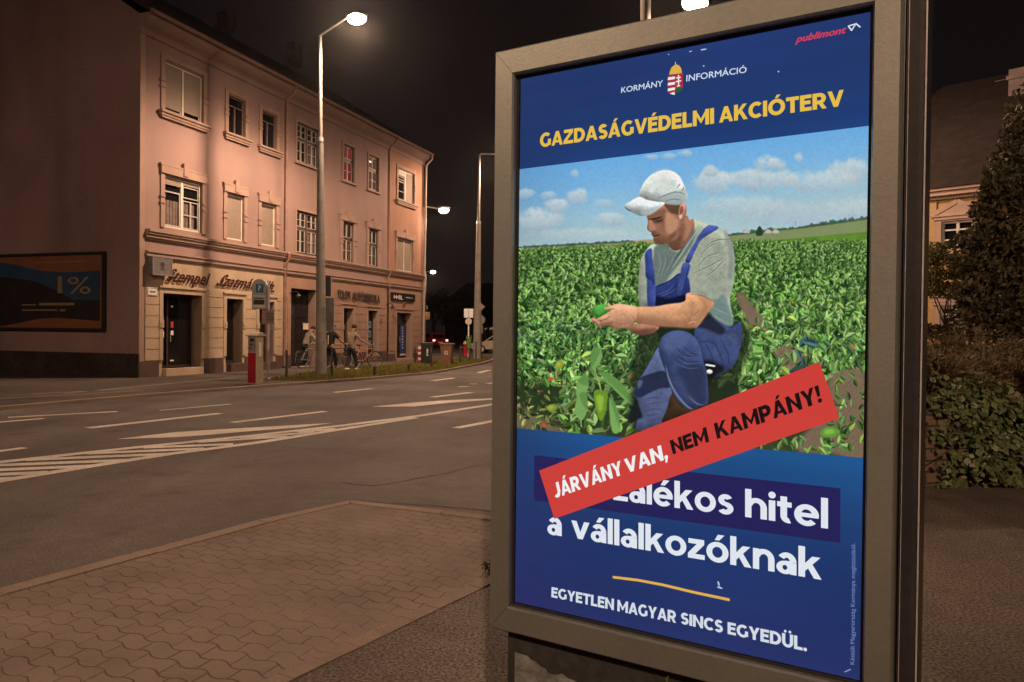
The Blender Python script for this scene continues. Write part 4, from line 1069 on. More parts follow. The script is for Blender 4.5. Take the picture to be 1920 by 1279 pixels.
# ---------------- the print
def glow_attr(name):
    m = bpy.data.materials.new(name); t, N, L = nt(m)
    out = N.new('ShaderNodeOutputMaterial'); at_ = N.new('ShaderNodeAttribute'); at_.attribute_name = 'ink'
    e = N.new('ShaderNodeEmission'); L.new(at_.outputs['Color'], e.inputs[0]); e.inputs[1].default_value = 1.0
    L.new(e.outputs[0], out.inputs[0]); return m
M['print'] = glow_attr('backlit_print')
def ink(name, rgb, k=1.0): return emis(name, lin(rgb) * k, 1.0)
def colour_grid(name, nu, nv, fpos, fcol, parent):
    u, v = np.meshgrid(np.linspace(0, 1, nu), np.linspace(0, 1, nv)); V = fpos(u.ravel(), v.ravel())
    i = np.arange((nu - 1) * (nv - 1)); r, c = i // (nu - 1), i % (nu - 1); a = r * nu + c
    F4 = np.stack([a, a + 1, a + nu + 1, a + nu], 1)
    o = raw_mesh(name, V, F4, M['print'], parent)
    ca = o.data.color_attributes.new('ink', 'FLOAT_COLOR', 'POINT')
    rgba = np.ones((nu * nv, 4), np.float32); rgba[:, :3] = fcol(u.ravel(), v.ravel()); ca.data.foreach_set('color', rgba.ravel())
    return o
# blue ground of the poster: lamp tubes and ink give it a soft unevenness
def bgpos(u, v): return np.stack([-hw + u * PW, np.full(u.shape, .0125), zb + v * (zt - zb)], 1)
def keyed(v, keys):
    k = np.array([a for a, _ in keys]); c = np.array([b2 for _, b2 in keys], float)
    return np.stack([np.interp(v, k, c[:, i]) for i in range(3)], 1)
def bgcol(u, v):
    c = keyed(v, [(0, (40, 50, 102)), (.06, (35, 50, 104)), (.16, (30, 54, 107)), (.24, (30, 64, 117)), (.31, (28, 79, 135)), (.36, (30, 89, 145)), (.40, (30, 85, 141)), (.76, (36, 73, 128)), (.84, (34, 62, 117)), (.92, (36, 58, 111)), (1, (38, 58, 113))])
    c2 = keyed(v, [(0, (42, 44, 96)), (.16, (36, 50, 100)), (.3, (36, 60, 109)), (.4, (32, 69, 117)), (1, (38, 54, 100))])
    k = (np.clip(1 - u / .35, 0, 1) ** 1.3)[:, None] * .8
    c = c * (1 - k) + c2 * k
    w = 1 + .03 * np.sin(u * 9 + 2) * np.sin(v * 14) + .015 * np.sin(v * 160)
    return lin(np.clip(c * w[:, None], 0, 255))
prt = colour_grid('poster_print', 90, 150, bgpos, bgcol, box)

# ---------------- painted photograph on the print
OX, OY, CW, CH, SS = 955, 222, 690, 650, 2; RIM = 0
cv = np.zeros((CH * SS, CW * SS, 3)); 
def spline(pts, n=5, closed=True):
    p = np.array(pts, float); m = len(p); out = []
    rngi = range(m) if closed else range(m - 1)
    for i in rngi:
        if closed: a, b2, c, d = p[(i - 1) % m], p[i], p[(i + 1) % m], p[(i + 2) % m]
        else: a, b2, c, d = p[max(i - 1, 0)], p[i], p[i + 1], p[min(i + 2, m - 1)]
        for t in np.arange(n) / n:
            out.append(.5 * (2 * b2 + (c - a) * t + (2 * a - 5 * b2 + 4 * c - d) * t ** 2 + (3 * b2 - a - 3 * c + d) * t ** 3))
    if not closed: out.append(p[-1])
    return np.array(out)
def blur2(m, r):
    for ax in (0, 1):
        for _ in range(2):
            k = 2 * r + 1; pad = [(0, 0), (0, 0)]; pad[ax] = (r + 1, r); q = np.cumsum(np.pad(m, pad, mode='edge'), axis=ax)
            m = (q[k:] - q[:-k]) / k if ax == 0 else (q[:, k:] - q[:, :-k]) / k
    return m
def window_of(p, pad):
    x0 = max(int((p[:, 0].min() - OX) * SS - pad), 0); x1 = min(int((p[:, 0].max() - OX) * SS + pad) + 2, CW * SS)
    y0 = max(int((p[:, 1].min() - OY) * SS - pad), 0); y1 = min(int((p[:, 1].max() - OY) * SS + pad) + 2, CH * SS)
    return x0, x1, y0, y1
def put(x0, x1, y0, y1, m, col):
    if callable(col):
        X, Y = np.meshgrid((np.arange(x0, x1) + .5) / SS + OX, (np.arange(y0, y1) + .5) / SS + OY); col = col(X, Y)
    a = cv[y0:y1, x0:x1]; a += (np.asarray(col, float) - a) * m[..., None]
def fill(pts, col, alpha=1.0, blur=0, smooth=True, n=4):
    p = spline(pts, n) if smooth else np.array(pts, float)
    x0, x1, y0, y1 = window_of(p, blur * SS * 3)
    if x1 <= x0 or y1 <= y0: return
    X, Y = np.meshgrid((np.arange(x0, x1) + .5) / SS + OX, (np.arange(y0, y1) + .5) / SS + OY)
    m = in_poly(X, Y, p).astype(float)
    if blur: m = blur2(m, max(1, int(blur * SS)))
    if RIM and alpha == 1 and not callable(col):
        r = max(2, int(min(RIM, .16 * max(np.ptp(p[:, 0]), np.ptp(p[:, 1]))) * SS)); g_ = np.pad(m, 3 * r); g_ = blur2(g_, r); gy, gx = np.gradient(g_); gy, gx = gy[3 * r:-3 * r, 3 * r:-3 * r] * r * 2.2, gx[3 * r:-3 * r, 3 * r:-3 * r] * r * 2.2
        sh = np.clip(1 - .34 * (gx * .35 + gy * -.95), .55, 1.22) * (1 + .16 * (CLOTH[y0:y1, x0:x1] - .5))
        col = np.clip(np.asarray(col, float)[None, None] * sh[..., None], 0, 240)
    put(x0, x1, y0, y1, m * alpha, col)
def line(pts, w, col, alpha=1.0, blur=.6, taper=True):
    p = spline(pts, 4, False); x0, x1, y0, y1 = window_of(p, (w + blur * 2) * SS)
    if x1 <= x0 or y1 <= y0: return
    X, Y = np.meshgrid((np.arange(x0, x1) + .5) / SS + OX, (np.arange(y0, y1) + .5) / SS + OY); D = np.full(X.shape, 1e9); T = len(p) - 1
    for i in range(T):
        a, b2 = p[i], p[i + 1]; d = b2 - a; L2 = (d ** 2).sum() + 1e-9
        t = np.clip(((X - a[0]) * d[0] + (Y - a[1]) * d[1]) / L2, 0, 1)
        dd = np.hypot(X - a[0] - t * d[0], Y - a[1] - t * d[1])
        q = (i + t) / T; ww = w / 2 * (np.sin(np.pi * np.clip(q, .03, .97)) ** .6 if taper else 1)
        D = np.minimum(D, dd - ww)
    put(x0, x1, y0, y1, np.clip(.5 - D / blur, 0, 1) * alpha, col)
def Z(ox, oy, k): return lambda pts: [(ox + a / k, oy + b2 / k) for a, b2 in pts]
Z2, Z3, Z4, Z5 = Z(960, 260, 2.063), Z(1100, 300, 5.8125), Z(1080, 480, 5.8125), Z(1080, 640, 5.647)
# smooth random field for clouds and tonal drift
def vnoise(shape, cell, seed):
    r = np.random.default_rng(seed); h, w = shape; gh, gw = int(h / cell) + 3, int(w / cell) + 3; G = r.random((gh, gw))
    y, x = np.arange(h) / cell, np.arange(w) / cell; yi, xi = y.astype(int), x.astype(int); fy, fx = y - yi, x - xi
    fy, fx = fy * fy * (3 - 2 * fy), fx * fx * (3 - 2 * fx); fy = fy[:, None]; fx = fx[None]
    a, b2, c, d = G[yi][:, xi], G[yi][:, xi + 1], G[yi + 1][:, xi], G[yi + 1][:, xi + 1]
    return (a * (1 - fx) + b2 * fx) * (1 - fy) + (c * (1 - fx) + d * fx) * fy
SHP = cv.shape[:2]
def fbm(cell, seed): return sum(vnoise(SHP, max(cell / 2 ** k, 2), seed + k) * .5 ** k for k in range(5)) / 1.94
YY, XX = np.mgrid[0:SHP[0], 0:SHP[1]]; XX = XX / SS + OX; YY = YY / SS + OY
# sky
tt = np.clip((YY - (316 - (XX - 972) * .125)) / (455 - 316), 0, 1)
sk = np.stack([np.interp(tt, [0, .35, .7, 1], c) for c in ((108, 124, 150, 168), (172, 180, 192, 196), (226, 224, 214, 202))], -1)
lft = np.clip((1110 - XX) / 150, 0, 1)[..., None]; sk = sk * (1 - lft * .10)
cv[:] = sk
# clouds: soft billows with bright tops and grey bellies
cn = fbm(70, 11); cn2 = fbm(26, 31)
def cloud(cx, cy, rx, ry, k=1.0, col=(216, 220, 216), shade=(160, 178, 192)):
    d = ((XX - cx) / rx) ** 2 + ((YY - cy) / ry) ** 2
    m = np.clip((1.15 - d) * 1.1 + (cn2 - .5) * 1.9 + (cn - .5) * .8, 0, 1) * np.clip(1.8 - d, 0, 1) * k
    g_ = np.clip((YY - (cy - ry * .5)) / (ry * 1.4) + (cn2 - .5) * .6, 0, 1)[..., None]
    c = np.array(col, float) * (1 - g_) + np.array(shade, float) * g_
    cv[:] = cv + (c - cv) * m[..., None]
for a in ((1500, 400, 150, 26, .55, (186, 200, 208), (160, 180, 198)), (1420, 335, 75, 24, .75), (1335, 342, 42, 26, .7), (1330, 318, 16, 12, .7), (1440, 306, 34, 18, .85), (1495, 294, 10, 13, .7), (1590, 318, 42, 26, .7), (1545, 340, 70, 26, .6),
          (1380, 385, 90, 22, .4), (1600, 390, 60, 25, .45), (1005, 410, 52, 24, .75), (1040, 385, 24, 16, .75), (980, 362, 24, 11, .55), (1025, 365, 20, 9, .5), (1080, 368, 22, 18, .65), (1140, 410, 30, 14, .55), (1130, 380, 20, 10, .35), (1075, 324, 10, 9, .5),
          (1218, 293, 14, 6, .5), (1250, 291, 18, 7, .5), (1282, 286, 14, 8, .6), (1100, 440, 110, 14, .3)):
    cloud(*a)
# distant strip and horizon trees
hl = lambda x: np.interp(x, [955, 1165, 1230, 1365, 1500, 1645], [463, 452, 449, 439, 425, 405])
m = np.clip((YY - hl(XX)) * 1.2, 0, 1); cv += (np.array((128, 142, 96)) - cv) * m[..., None]
for x in np.arange(958, 1640, 4.5):
    if 1185 < x < 1360: continue
    h_ = rng.uniform(1, 4.5) * (1.6 if 1370 < x < 1460 or x > 1500 else .8); y = float(hl(x)) + 1
    fill([(x - 4, y + 1), (x - 2, y - h_), (x + 2, y - h_ * .8), (x + 4, y + 1)], (70 + rng.uniform(-12, 12), 92 + rng.uniform(-12, 12), 74), .85, .5)
fill([(1415, 440), (1420, 424), (1426, 427), (1428, 440)], (46, 74, 50), 1, .6); line([(1490, 424), (1490, 412)], 1, (90, 100, 100), .7)
for x in (1452, 1438, 1397): fill([(x - 5, 436), (x - 5, 432), (x, 429), (x + 6, 432), (x + 6, 436)], (196, 190, 176), .9, .4)
fill([(1165, 456), (1200, 449), (1235, 449), (1235, 457)], (168, 150, 104), .8, 1)
# field base
fl_ = lambda x: np.interp(x, [955, 1235, 1365, 1450, 1645], [470, 456, 452, 448, 430])
m = np.clip((YY - fl_(XX)) * .4, 0, 1)
base = np.stack([np.interp(YY, [450, 520, 620, 720, 860], c) for c in ((96, 52, 34, 38, 56), (136, 84, 58, 60, 66), (50, 38, 30, 32, 42))], -1) * (.82 + .36 * fbm(60, 51))[..., None]
cv += (base - cv) * m[..., None]
# leaves, drawn from the far rows to the near ones
def leaf(x, y, L_, W_, ang, col, dark):
    ca, sa = math.cos(ang), math.sin(ang)
    def q(a, b2): return (x + a * ca - b2 * sa, y + a * sa + b2 * ca)
    fill([q(-L_ / 2, 0), q(-L_ * .1, -W_ / 2), q(L_ * .25, -W_ * .38), q(L_ / 2, 0), q(L_ * .2, W_ * .42), q(-L_ * .15, W_ / 2)], col, 1, 0, L_ > 11, 2)
    if L_ > 5: fill([q(-L_ / 2, 0), q(-L_ * .1, W_ * .05), q(L_ / 2, 0), q(L_ * .2, W_ * .42), q(-L_ * .15, W_ / 2)], dark, .75, 0, False)
    if L_ > 16: line([q(-L_ / 2, 0), q(L_ * .45, 0)], 1, np.array(col) * 1.12 + 10, .6)
PAL = np.array([(124, 172, 84), (98, 152, 66), (142, 186, 100), (80, 130, 58), (112, 160, 92), (66, 112, 52), (152, 190, 122)], float)
def depth_at(x, y):
    return np.clip((y - float(fl_(x))) / (840 - float(fl_(x))), 0, 1)
def scatter(n, y0, y1, s0, s1, dens=None, pal=PAL, shade=(.6, 1.02)):
    ys = np.sort(rng.uniform(0, 1, n) ** 1.0) * (y1 - y0) + y0
    for y in ys:
        x = rng.uniform(962, 1640)
        if y < fl_(x) - 2: continue
        if dens is not None and not dens(x, y): continue
        t = (y - y0) / (y1 - y0); L_ = (s0 + (s1 - s0) * t) * rng.uniform(.65, 1.3)
        c = pal[rng.integers(len(pal))] * rng.uniform(*shade)
        if x < 1150 and y > 560 and y < 640 and rng.random() < .5: c = c * .8 + np.array((70, 120, 100)) * .2
        leaf(x, y, L_, L_ * rng.uniform(.34, .55), rng.normal(1.1, .75) * rng.choice([-1, 1]), c, c * rng.uniform(.35, .6))
def not_man(x, y): return not (1225 < x < 1350 and 480 < y < 640)
def plant(x, y, R_, n, pal, lo, hi):
    fill([(x - R_, y), (x - R_ * .6, y - R_ * .9), (x + R_ * .6, y - R_ * .9), (x + R_, y), (x, y + R_ * .7)], (34, 62, 28), .22 + .28 * min(1, R_ / 16), R_ * .12, True, 2)
    k = rng.uniform(lo, hi); th = np.sort(np.abs(rng.normal(0, 1, n)))[::-1]
    for q in range(n):
        a = th[q] * rng.choice([-1, 1]) * .9; L_ = R_ * rng.uniform(.6, 1.15); px, py = x + math.sin(a) * R_ * rng.uniform(.2, .75), y - math.cos(a) * R_ * rng.uniform(.1, .85)
        ang = math.pi / 2 + a * .55 + rng.normal(0, .55) if rng.random() < .7 else rng.uniform(-.5, 3.6)
        up = np.clip((y - py) / R_, -.2, 1); c = pal[rng.integers(len(pal))] * k * (.80 + .42 * up + .16 * (R_ < 8)) * rng.uniform(.82, 1.22)
        leaf(px, py, L_, L_ * rng.uniform(.26, .42), ang, np.minimum(np.clip(c, 0, 255), (172, 208, 124)), np.minimum(np.clip(c, 0, 255), (172, 208, 124)) * rng.uniform(.38, .6))
PAL2 = np.array([(128, 176, 84), (112, 162, 70), (146, 188, 104), (98, 148, 62), (134, 172, 100), (158, 194, 122)], float)
y = 456.0
while y < 690:
    t = (y - 456) / 234; R_ = 6.5 + 15 * t ** 1.1
    for x in np.arange(958, 1645, R_ * 1.12):
        xx = x + rng.uniform(-.5, .5) * R_; yy_ = y + rng.uniform(-.35, .35) * R_
        if yy_ < fl_(xx) + 1 or not not_man(xx, yy_): continue
        k = 1.0 - .22 * (math.sin(xx * .035 + yy_ * .06) > .55)
        plant(xx, yy_, R_ * rng.uniform(.8, 1.25), int(6 + 8 * t), PAL2, .98 * k, 1.38 * k)
    y += R_ * .62
# furrow of bare soil on the right, foot of the left field
soil = lambda X, Y: np.stack([np.full(X.shape, v) for v in (128, 108, 86)], -1) * (.75 + .5 * np.abs(np.sin(X * 1.7 + np.sin(Y * 1.3) * 2)) * np.abs(np.cos(Y * .9 + X * .4)))[..., None]
for t in np.linspace(0, 1, 7): fill([(1382 + 34 * t - 3 - 8 * t, 548 + 60 * t), (1386 + 34 * t + 5 + 10 * t, 548 + 60 * t), (1392 + 34 * t + 8 + 14 * t, 566 + 60 * t), (1386 + 34 * t - 4 - 8 * t, 566 + 60 * t)], soil, .8, 2)
scatter(1900, 600, 720, 12, 20, lambda x, y: not_man(x, y) and not (1395 < x < 1425 and y < 610), shade=(.5, 1.25))
fill([(1450, 660), (1480, 648), (1510, 668), (1508, 695), (1470, 690)], soil, .9, 2)
fill([(1550, 712), (1600, 690), (1625, 700), (1622, 858), (1560, 852), (1490, 845), (1530, 790), (1560, 780)], soil, .95, 4)
fill([(967, 770), (990, 770), (1040, 800), (1080, 812), (967, 806)], soil, .8, 4)
BIG = np.array([(136, 176, 92), (112, 156, 76), (152, 188, 110), (92, 136, 66), (124, 158, 92), (98, 138, 84), (150, 176, 84)], float)
YEL = np.array([(150, 150, 84), (120, 130, 70), (108, 92, 62), (90, 110, 60), (138, 160, 80), (70, 84, 46)], float)
scatter(900, 690, 850, 11, 17, lambda x, y: x < 1075 and y < 806 + (x - 967) * .085, pal=YEL, shade=(.5, 1.25))
scatter(1000, 650, 840, 18, 30, lambda x, y: 1050 < x < 1200 and y < 815, pal=BIG, shade=(.5, 1.25))
scatter(800, 600, 790, 16, 27, lambda x, y: 1385 < x < 1480 and y < 770 and y > 600, pal=BIG, shade=(.6, 1.25))
scatter(800, 560, 720, 14, 24, lambda x, y: 1470 < x < 1640 and y < 690, pal=BIG, shade=(.55, 1.25))
scatter(650, 690, 860, 14, 24, lambda x, y: x > 1572 - (y - 690) * .2 and y < 852, pal=BIG, shade=(.6, 1.1))
scatter(170, 800, 850, 13, 20, lambda x, y: 1425 < x < 1560 and y > 812 and y < 848, pal=BIG, shade=(.7, 1.2))
scatter(60, 610, 700, 22, 30, lambda x, y: 1490 < x < 1530, pal=np.array([(70, 112, 108), (86, 132, 122)], float), shade=(.6, 1.1))
# a few fruits
def pepper(pts, c0, c1):
    fill(pts, c0, 1, .5); p = np.array(pts); q = p.mean(0); fill([tuple(q + (a - q) * .55 + (-1.5, -1)) for a in p], c1, .7, 1.5)
for p in ([(1110, 736), (1118, 731), (1128, 733), (1136, 738), (1135, 755), (1131, 778), (1124, 790), (1117, 780), (1112, 758)],): pepper(p, (104, 142, 44), (160, 190, 70))
fill([(1138, 740), (1143, 760), (1141, 790), (1133, 806), (1127, 800), (1134, 776)], (46, 66, 34), .85, 1)
line([(1124, 734), (1120, 718), (1114, 700)], 3, (150, 176, 90)); line([(1114, 700), (1112, 672), (1118, 650)], 3.2, (128, 166, 84))
for q in ([(1105, 690), (1104, 664), (1112, 652), (1124, 656), (1124, 676), (1112, 692)], [(1080, 716), (1096, 702), (1100, 724), (1090, 748), (1078, 744)], [(1120, 698), (1146, 706), (1168, 726), (1190, 764), (1170, 752), (1140, 722)], [(1140, 746), (1152, 762), (1160, 806), (1146, 812), (1140, 780)], [(1082, 742), (1096, 738), (1098, 770), (1086, 790), (1074, 770)]):
    fill(q, (118, 162, 88), 1, .5); pq = np.array(q); fill([tuple(a) for a in pq[:len(pq) // 2 + 1]], (88, 132, 66), .7, 1)
pepper([(1038, 682), (1046, 676), (1054, 682), (1050, 690), (1040, 690)], (140, 150, 52), (176, 184, 84)); pepper([(1536, 812), (1548, 802), (1566, 804), (1574, 812), (1562, 820), (1544, 820)], (96, 150, 56), (140, 188, 84))
pepper([(1020, 764), (1034, 758), (1042, 766), (1030, 774)], (120, 140, 52), (160, 176, 80))
for x, y, c in ((1029, 711, (190, 84, 40)), (1016, 797, (176, 80, 44)), (1598, 650, (170, 120, 50)), (1178, 706, (150, 110, 70)), (1566, 643, (110, 150, 60))): fill([(x - 5, y), (x, y - 4), (x + 5, y), (x, y + 4)], c, 1, .6)
# ---- the man (dark ground under him first)
CLOTH = .6 * fbm(22, 61) + .4 * fbm(7, 67); CLOTH = (CLOTH - CLOTH.mean()) * 2.2 + .5
fill([(1190, 640), (1230, 600), (1390, 600), (1388, 700), (1330, 790), (1190, 812), (1180, 740)], (34, 40, 30), .75, 5)
RIM = 9
SH = (156, 163, 146); SHd = (104, 118, 114)
fill(Z2([(700, 308), (735, 318), (775, 338), (815, 355), (842, 395), (856, 460), (852, 560), (838, 625), (850, 700), (835, 725), (760, 690), (690, 645), (520, 650), (486, 645), (486, 500), (500, 450), (540, 405), (600, 425), (690, 330)]), SH, 1, .5)
fill(Z3([(720, 950), (840, 915), (930, 985), (1010, 975), (1150, 740), (1150, 880), (1040, 1060), (880, 1270), (820, 1400), (700, 1400), (715, 1150)]), SHd, .95, 1.5)
fill(Z4([(840, 10), (1120, 10), (1010, 180), (860, 350), (830, 200)]), SHd, .9, 1.5)
fill(Z2([(820, 640), (848, 700), (835, 722), (760, 680), (775, 620)]), (108, 132, 128), .8, 2)
fill(Z4([(1500, 500), (1600, 420), (1680, 620), (1700, 720), (1640, 770), (1500, 690), (1430, 600)]), (112, 134, 130), .75, 2)
for p in ([(1420, 600), (1550, 690), (1680, 750)], [(1450, 540), (1560, 600), (1660, 640)]): line(Z4(p), 2, (150, 164, 154), .6)
line(Z3([(1140, 760), (1010, 985), (930, 1100)]), 2.5, (70, 84, 84), .8); line(Z3([(1190, 760), (1060, 960), (900, 1200)]), 2, (186, 190, 172), .7)
for p in ([(760, 1000), (790, 1120), (750, 1270)], [(850, 1020), (830, 1150), (780, 1279)], [(960, 1010), (900, 1120), (830, 1250)]): line(Z3(p), 2.4, (134, 148, 142), .55)
# folds on the sleeve
for p in ([(1250, 960), (1400, 870), (1540, 860)], [(1215, 1080), (1290, 960), (1400, 900)], [(1200, 1160), (1300, 1050), (1440, 1000)], [(1150, 1230), (1330, 1150), (1480, 1060)], [(1290, 1270), (1400, 1180), (1470, 1100)]):
    line(Z3(p), 2, (104, 108, 96), .7); line([(a, b2 + 2) for a, b2 in Z3(p)], 2, (184, 188, 170), .5)
fill(Z3([(1480, 760), (1580, 900), (1600, 1100), (1580, 1279), (1520, 1279), (1540, 1050)]), (112, 120, 116), .55, 2.5)
# bib and straps
NV, NVd, NVl = (58, 68, 116), (30, 36, 66), (84, 98, 156)
fill(Z4([(838, 345), (1000, 270), (1110, 185), (1215, 250), (1190, 500), (850, 550)]), (44, 54, 104), 1, .6)
fill(Z4([(850, 440), (1000, 460), (1180, 420), (1180, 500), (850, 548)]), (22, 26, 46), .9, 1.5)
for p in ([(870, 420), (980, 380), (1060, 300)], [(900, 440), (1000, 400), (1080, 350)]): line(Z4(p), 2.4, NVl, .6)
line(Z4([(838, 345), (1000, 270), (1110, 185)]), 2, (20, 26, 50), .8)
fill(Z4([(735, -10), (800, -10), (835, 200), (850, 350), (842, 545), (765, 548), (755, 250)]), (62, 78, 140), 1, .5)
fill(Z4([(755, 0), (800, 0), (840, 300), (800, 260), (760, 200)]), (36, 46, 92), .8, 1.5)
fill(Z3([(690, 960), (620, 1010), (625, 1120), (630, 1279), (720, 1279), (700, 1100)]), (58, 74, 134), 1, .5)
fill(Z3([(1300, 712), (1340, 705), (1425, 738), (1250, 850), (1180, 960), (1110, 1110), (1060, 1090), (1170, 880), (1240, 770)]), (78, 92, 154), 1, .5)
fill(Z4([(1150, 80), (1230, 90), (1215, 180), (1185, 250), (1132, 420), (1083, 395), (1112, 240)]), (66, 82, 142), 1, .5); line(Z3([(1060, 1090), (1110, 1110)]), 2, (40, 50, 100)); line(Z4([(1215, 90), (1180, 250), (1132, 420)]), 1.6, (34, 42, 84), .8)
# neck and head
SKb = (186, 140, 112)
fill(Z3([(860, 870), (960, 800), (1010, 640), (1080, 600), (1105, 650), (1150, 640), (1150, 760), (1030, 950), (940, 982), (880, 930)]), (142, 98, 76), 1, .5)
fill(Z3([(870, 890), (960, 860), (1010, 800), (1020, 860), (980, 950), (930, 975)]), (104, 72, 58), .8, 2)
fill(Z3([(1060, 640), (1130, 700), (1110, 800), (1040, 880), (1060, 760)]), (176, 132, 106), .7, 2)
fill(Z3([(640, 590), (652, 640), (650, 700), (645, 745), (660, 768), (690, 782), (690, 810), (712, 830), (716, 870), (740, 905), (790, 915), (850, 900), (930, 850), (1000, 740), (1060, 620), (1055, 470), (830, 460), (700, 540)]), (154, 108, 84), 1, .5)
fill(Z3([(650, 600), (830, 520), (850, 600), (830, 700), (760, 660), (660, 640)]), (124, 86, 70), .65, 2)
fill(Z3([(850, 560), (930, 600), (990, 660), (960, 760), (880, 800), (840, 740), (838, 650)]), (198, 146, 114), .75, 2)
fill(Z3([(720, 860), (790, 870), (860, 850), (960, 770), (930, 850), (850, 902), (780, 915), (735, 900)]), (118, 82, 66), .7, 2)
fill(Z3([(655, 660), (690, 650), (720, 700), (740, 750), (690, 775), (655, 760)]), (190, 140, 116), .75, 1.5)
fill(Z3([(730, 660), (800, 670), (830, 730), (800, 800), (760, 790), (750, 730)]), (142, 100, 80), .55, 2)
line(Z3([(664, 642), (730, 634), (806, 612)]), 3.0, (46, 30, 24), .95); line(Z3([(728, 654), (770, 662), (810, 642)]), 2.6, (44, 28, 24), .95); fill(Z3([(700, 640), (800, 625), (815, 660), (760, 690), (710, 675)]), (92, 62, 50), .6, 1.2); line(Z3([(652, 640), (662, 642)]), 1.6, (70, 46, 38), .8)
line(Z3([(698, 815), (735, 824), (782, 806)]), 2.4, (84, 44, 40), .95); fill(Z3([(700, 790), (760, 790), (770, 806), (705, 812)]), (120, 84, 68), .6, 1); line(Z3([(716, 838), (745, 842), (770, 832)]), 2, (176, 116, 100), .6); line(Z3([(668, 770), (700, 778), (730, 764)]), 1.6, (104, 70, 58), .8)
line(Z3([(640, 600), (652, 660), (646, 745), (690, 784), (705, 830), (722, 885), (780, 915)]), 1.2, (84, 58, 48), .6)
fill(Z3([(835, 470), (990, 470), (1000, 540), (985, 590), (950, 585), (900, 570), (870, 540)]), (92, 66, 50), .85, 1.4)
fill(Z3([(1000, 500), (1020, 470), (1055, 470), (1058, 540), (1040, 600), (1010, 640), (985, 625), (985, 560)]), (196, 140, 116), 1, .6)
fill(Z3([(1005, 510), (1030, 500), (1035, 560), (1005, 590), (995, 560)]), (128, 80, 66), .8, 1); fill(Z3([(990, 600), (1020, 590), (1025, 620), (1000, 640)]), (232, 196, 176), .8, .8)
# cap
CP = (206, 214, 208)
fill(Z3([(555, 395), (590, 270), (650, 185), (720, 135), (800, 105), (880, 105), (950, 130), (1010, 190), (1050, 280), (1080, 360), (1080, 420), (1055, 455), (980, 482), (830, 468), (700, 440)]), CP, 1, .5)
fill(Z3([(800, 400), (900, 350), (1000, 340), (1060, 300), (1082, 380), (1070, 440), (980, 480), (840, 466)]), (158, 172, 170), .75, 2.2)
fill(Z3([(720, 140), (820, 108), (900, 112), (900, 260), (780, 300), (680, 250)]), (222, 226, 220), .6, 5)
for p in ([(760, 410), (860, 370), (970, 330)], [(840, 440), (930, 420), (1010, 430)], [(970, 300), (990, 270), (1000, 255)], [(1010, 340), (1035, 310), (1040, 280)], [(930, 350), (1000, 345), (1050, 370)]): line(Z3(p), 2.2, (110, 128, 130), .75)
line(Z3([(560, 395), (640, 430), (740, 446), (830, 455)]), 1.8, (126, 142, 142), .8)
fill(Z3([(392, 490), (450, 450), (555, 395), (640, 428), (740, 446), (835, 460), (780, 515), (690, 580), (612, 602), (540, 590), (460, 545), (410, 515)]), (204, 214, 212), 1, .5)
fill(Z3([(560, 560), (680, 540), (800, 480), (770, 520), (690, 580), (612, 602)]), (172, 188, 188), .6, 2); line(Z3([(398, 505), (430, 535), (480, 562)]), 2, (60, 58, 54), .8); line(Z3([(430, 535), (540, 592), (612, 603)]), 1.4, (120, 132, 132), .8)
# legs
fill(Z5([(860, 70), (800, 160), (720, 300), (650, 420), (600, 540), (640, 650), (672, 790), (632, 830), (640, 950), (880, 880), (940, 740), (990, 600), (1000, 480), (930, 250)]), (82, 92, 128), 1, .6)
fill(Z5([(655, 400), (790, 340), (930, 320), (990, 480), (880, 500), (760, 550), (660, 600), (600, 560)]), (36, 42, 66), .9, 1.4)
for yy_ in (600, 660, 720, 780, 840): line(Z5([(720, yy_ + 20), (800, yy_), (900, yy_ - 20 + (yy_ % 7) * 4)]), 2.2, (59, 67, 100), .7)
fill(Z5([(640, 420), (690, 420), (670, 480), (640, 500)]), (91, 103, 137), .8, 1); fill(Z5([(620, 610), (640, 690), (690, 800), (640, 830), (560, 860), (540, 780)]), (24, 26, 36), .8, 2)
fill(Z5([(1000, 560), (1100, 690), (1240, 720), (1200, 760), (900, 870), (950, 720)]), (60, 44, 30), 1, 1)
fill(Z4([(1280, 790), (1400, 700), (1500, 690), (1650, 780), (1740, 740), (1785, 720), (1790, 900), (1760, 1060), (1700, 1200), (1560, 1290), (1480, 1330), (1380, 1200), (1300, 1000)]), (64, 78, 121), 1, .6)
fill(Z4([(1290, 760), (1410, 600), (1500, 690), (1620, 800), (1560, 860), (1420, 800)]), (34, 36, 47), .85, 2)
fill(Z4([(1640, 860), (1700, 830), (1760, 900), (1740, 960)]), (110, 121, 149), .7, 2); fill(Z4([(1620, 820), (1780, 720), (1790, 930), (1740, 960), (1660, 880)]), (47, 55, 91), .55, 2)
for p in ([(1250, 960), (1400, 930), (1540, 980)], [(1380, 930), (1460, 1080), (1500, 1230)], [(1460, 900), (1560, 1080), (1590, 1240)], [(1560, 900), (1640, 1060), (1650, 1180)]): line(Z4(p), 2.6, (42, 50, 84), .6)
fill(Z5([(1270, 260), (1400, 200), (1560, 290), (1470, 360), (1380, 480), (1350, 380)]), (24, 20, 22), .85, 3)
fill(Z5([(862, 110), (870, 20), (905, -50), (980, -100), (1080, -115), (1180, -90), (1260, -20), (1300, 60), (1330, 200), (1365, 300), (1380, 440), (1380, 660), (1300, 690), (1225, 725), (1110, 690), (1010, 560), (960, 400), (905, 250)]), (61, 73, 114), 1, .6)
fill(Z5([(900, 0), (960, -80), (1080, -100), (1180, -60), (1160, 40), (1040, 100), (940, 100)]), (87, 101, 140), .75, 4)
fill(Z5([(1050, 300), (1340, 260), (1370, 460), (1370, 640), (1290, 660), (1180, 560), (1120, 420)]), (40, 48, 75), .75, 4)
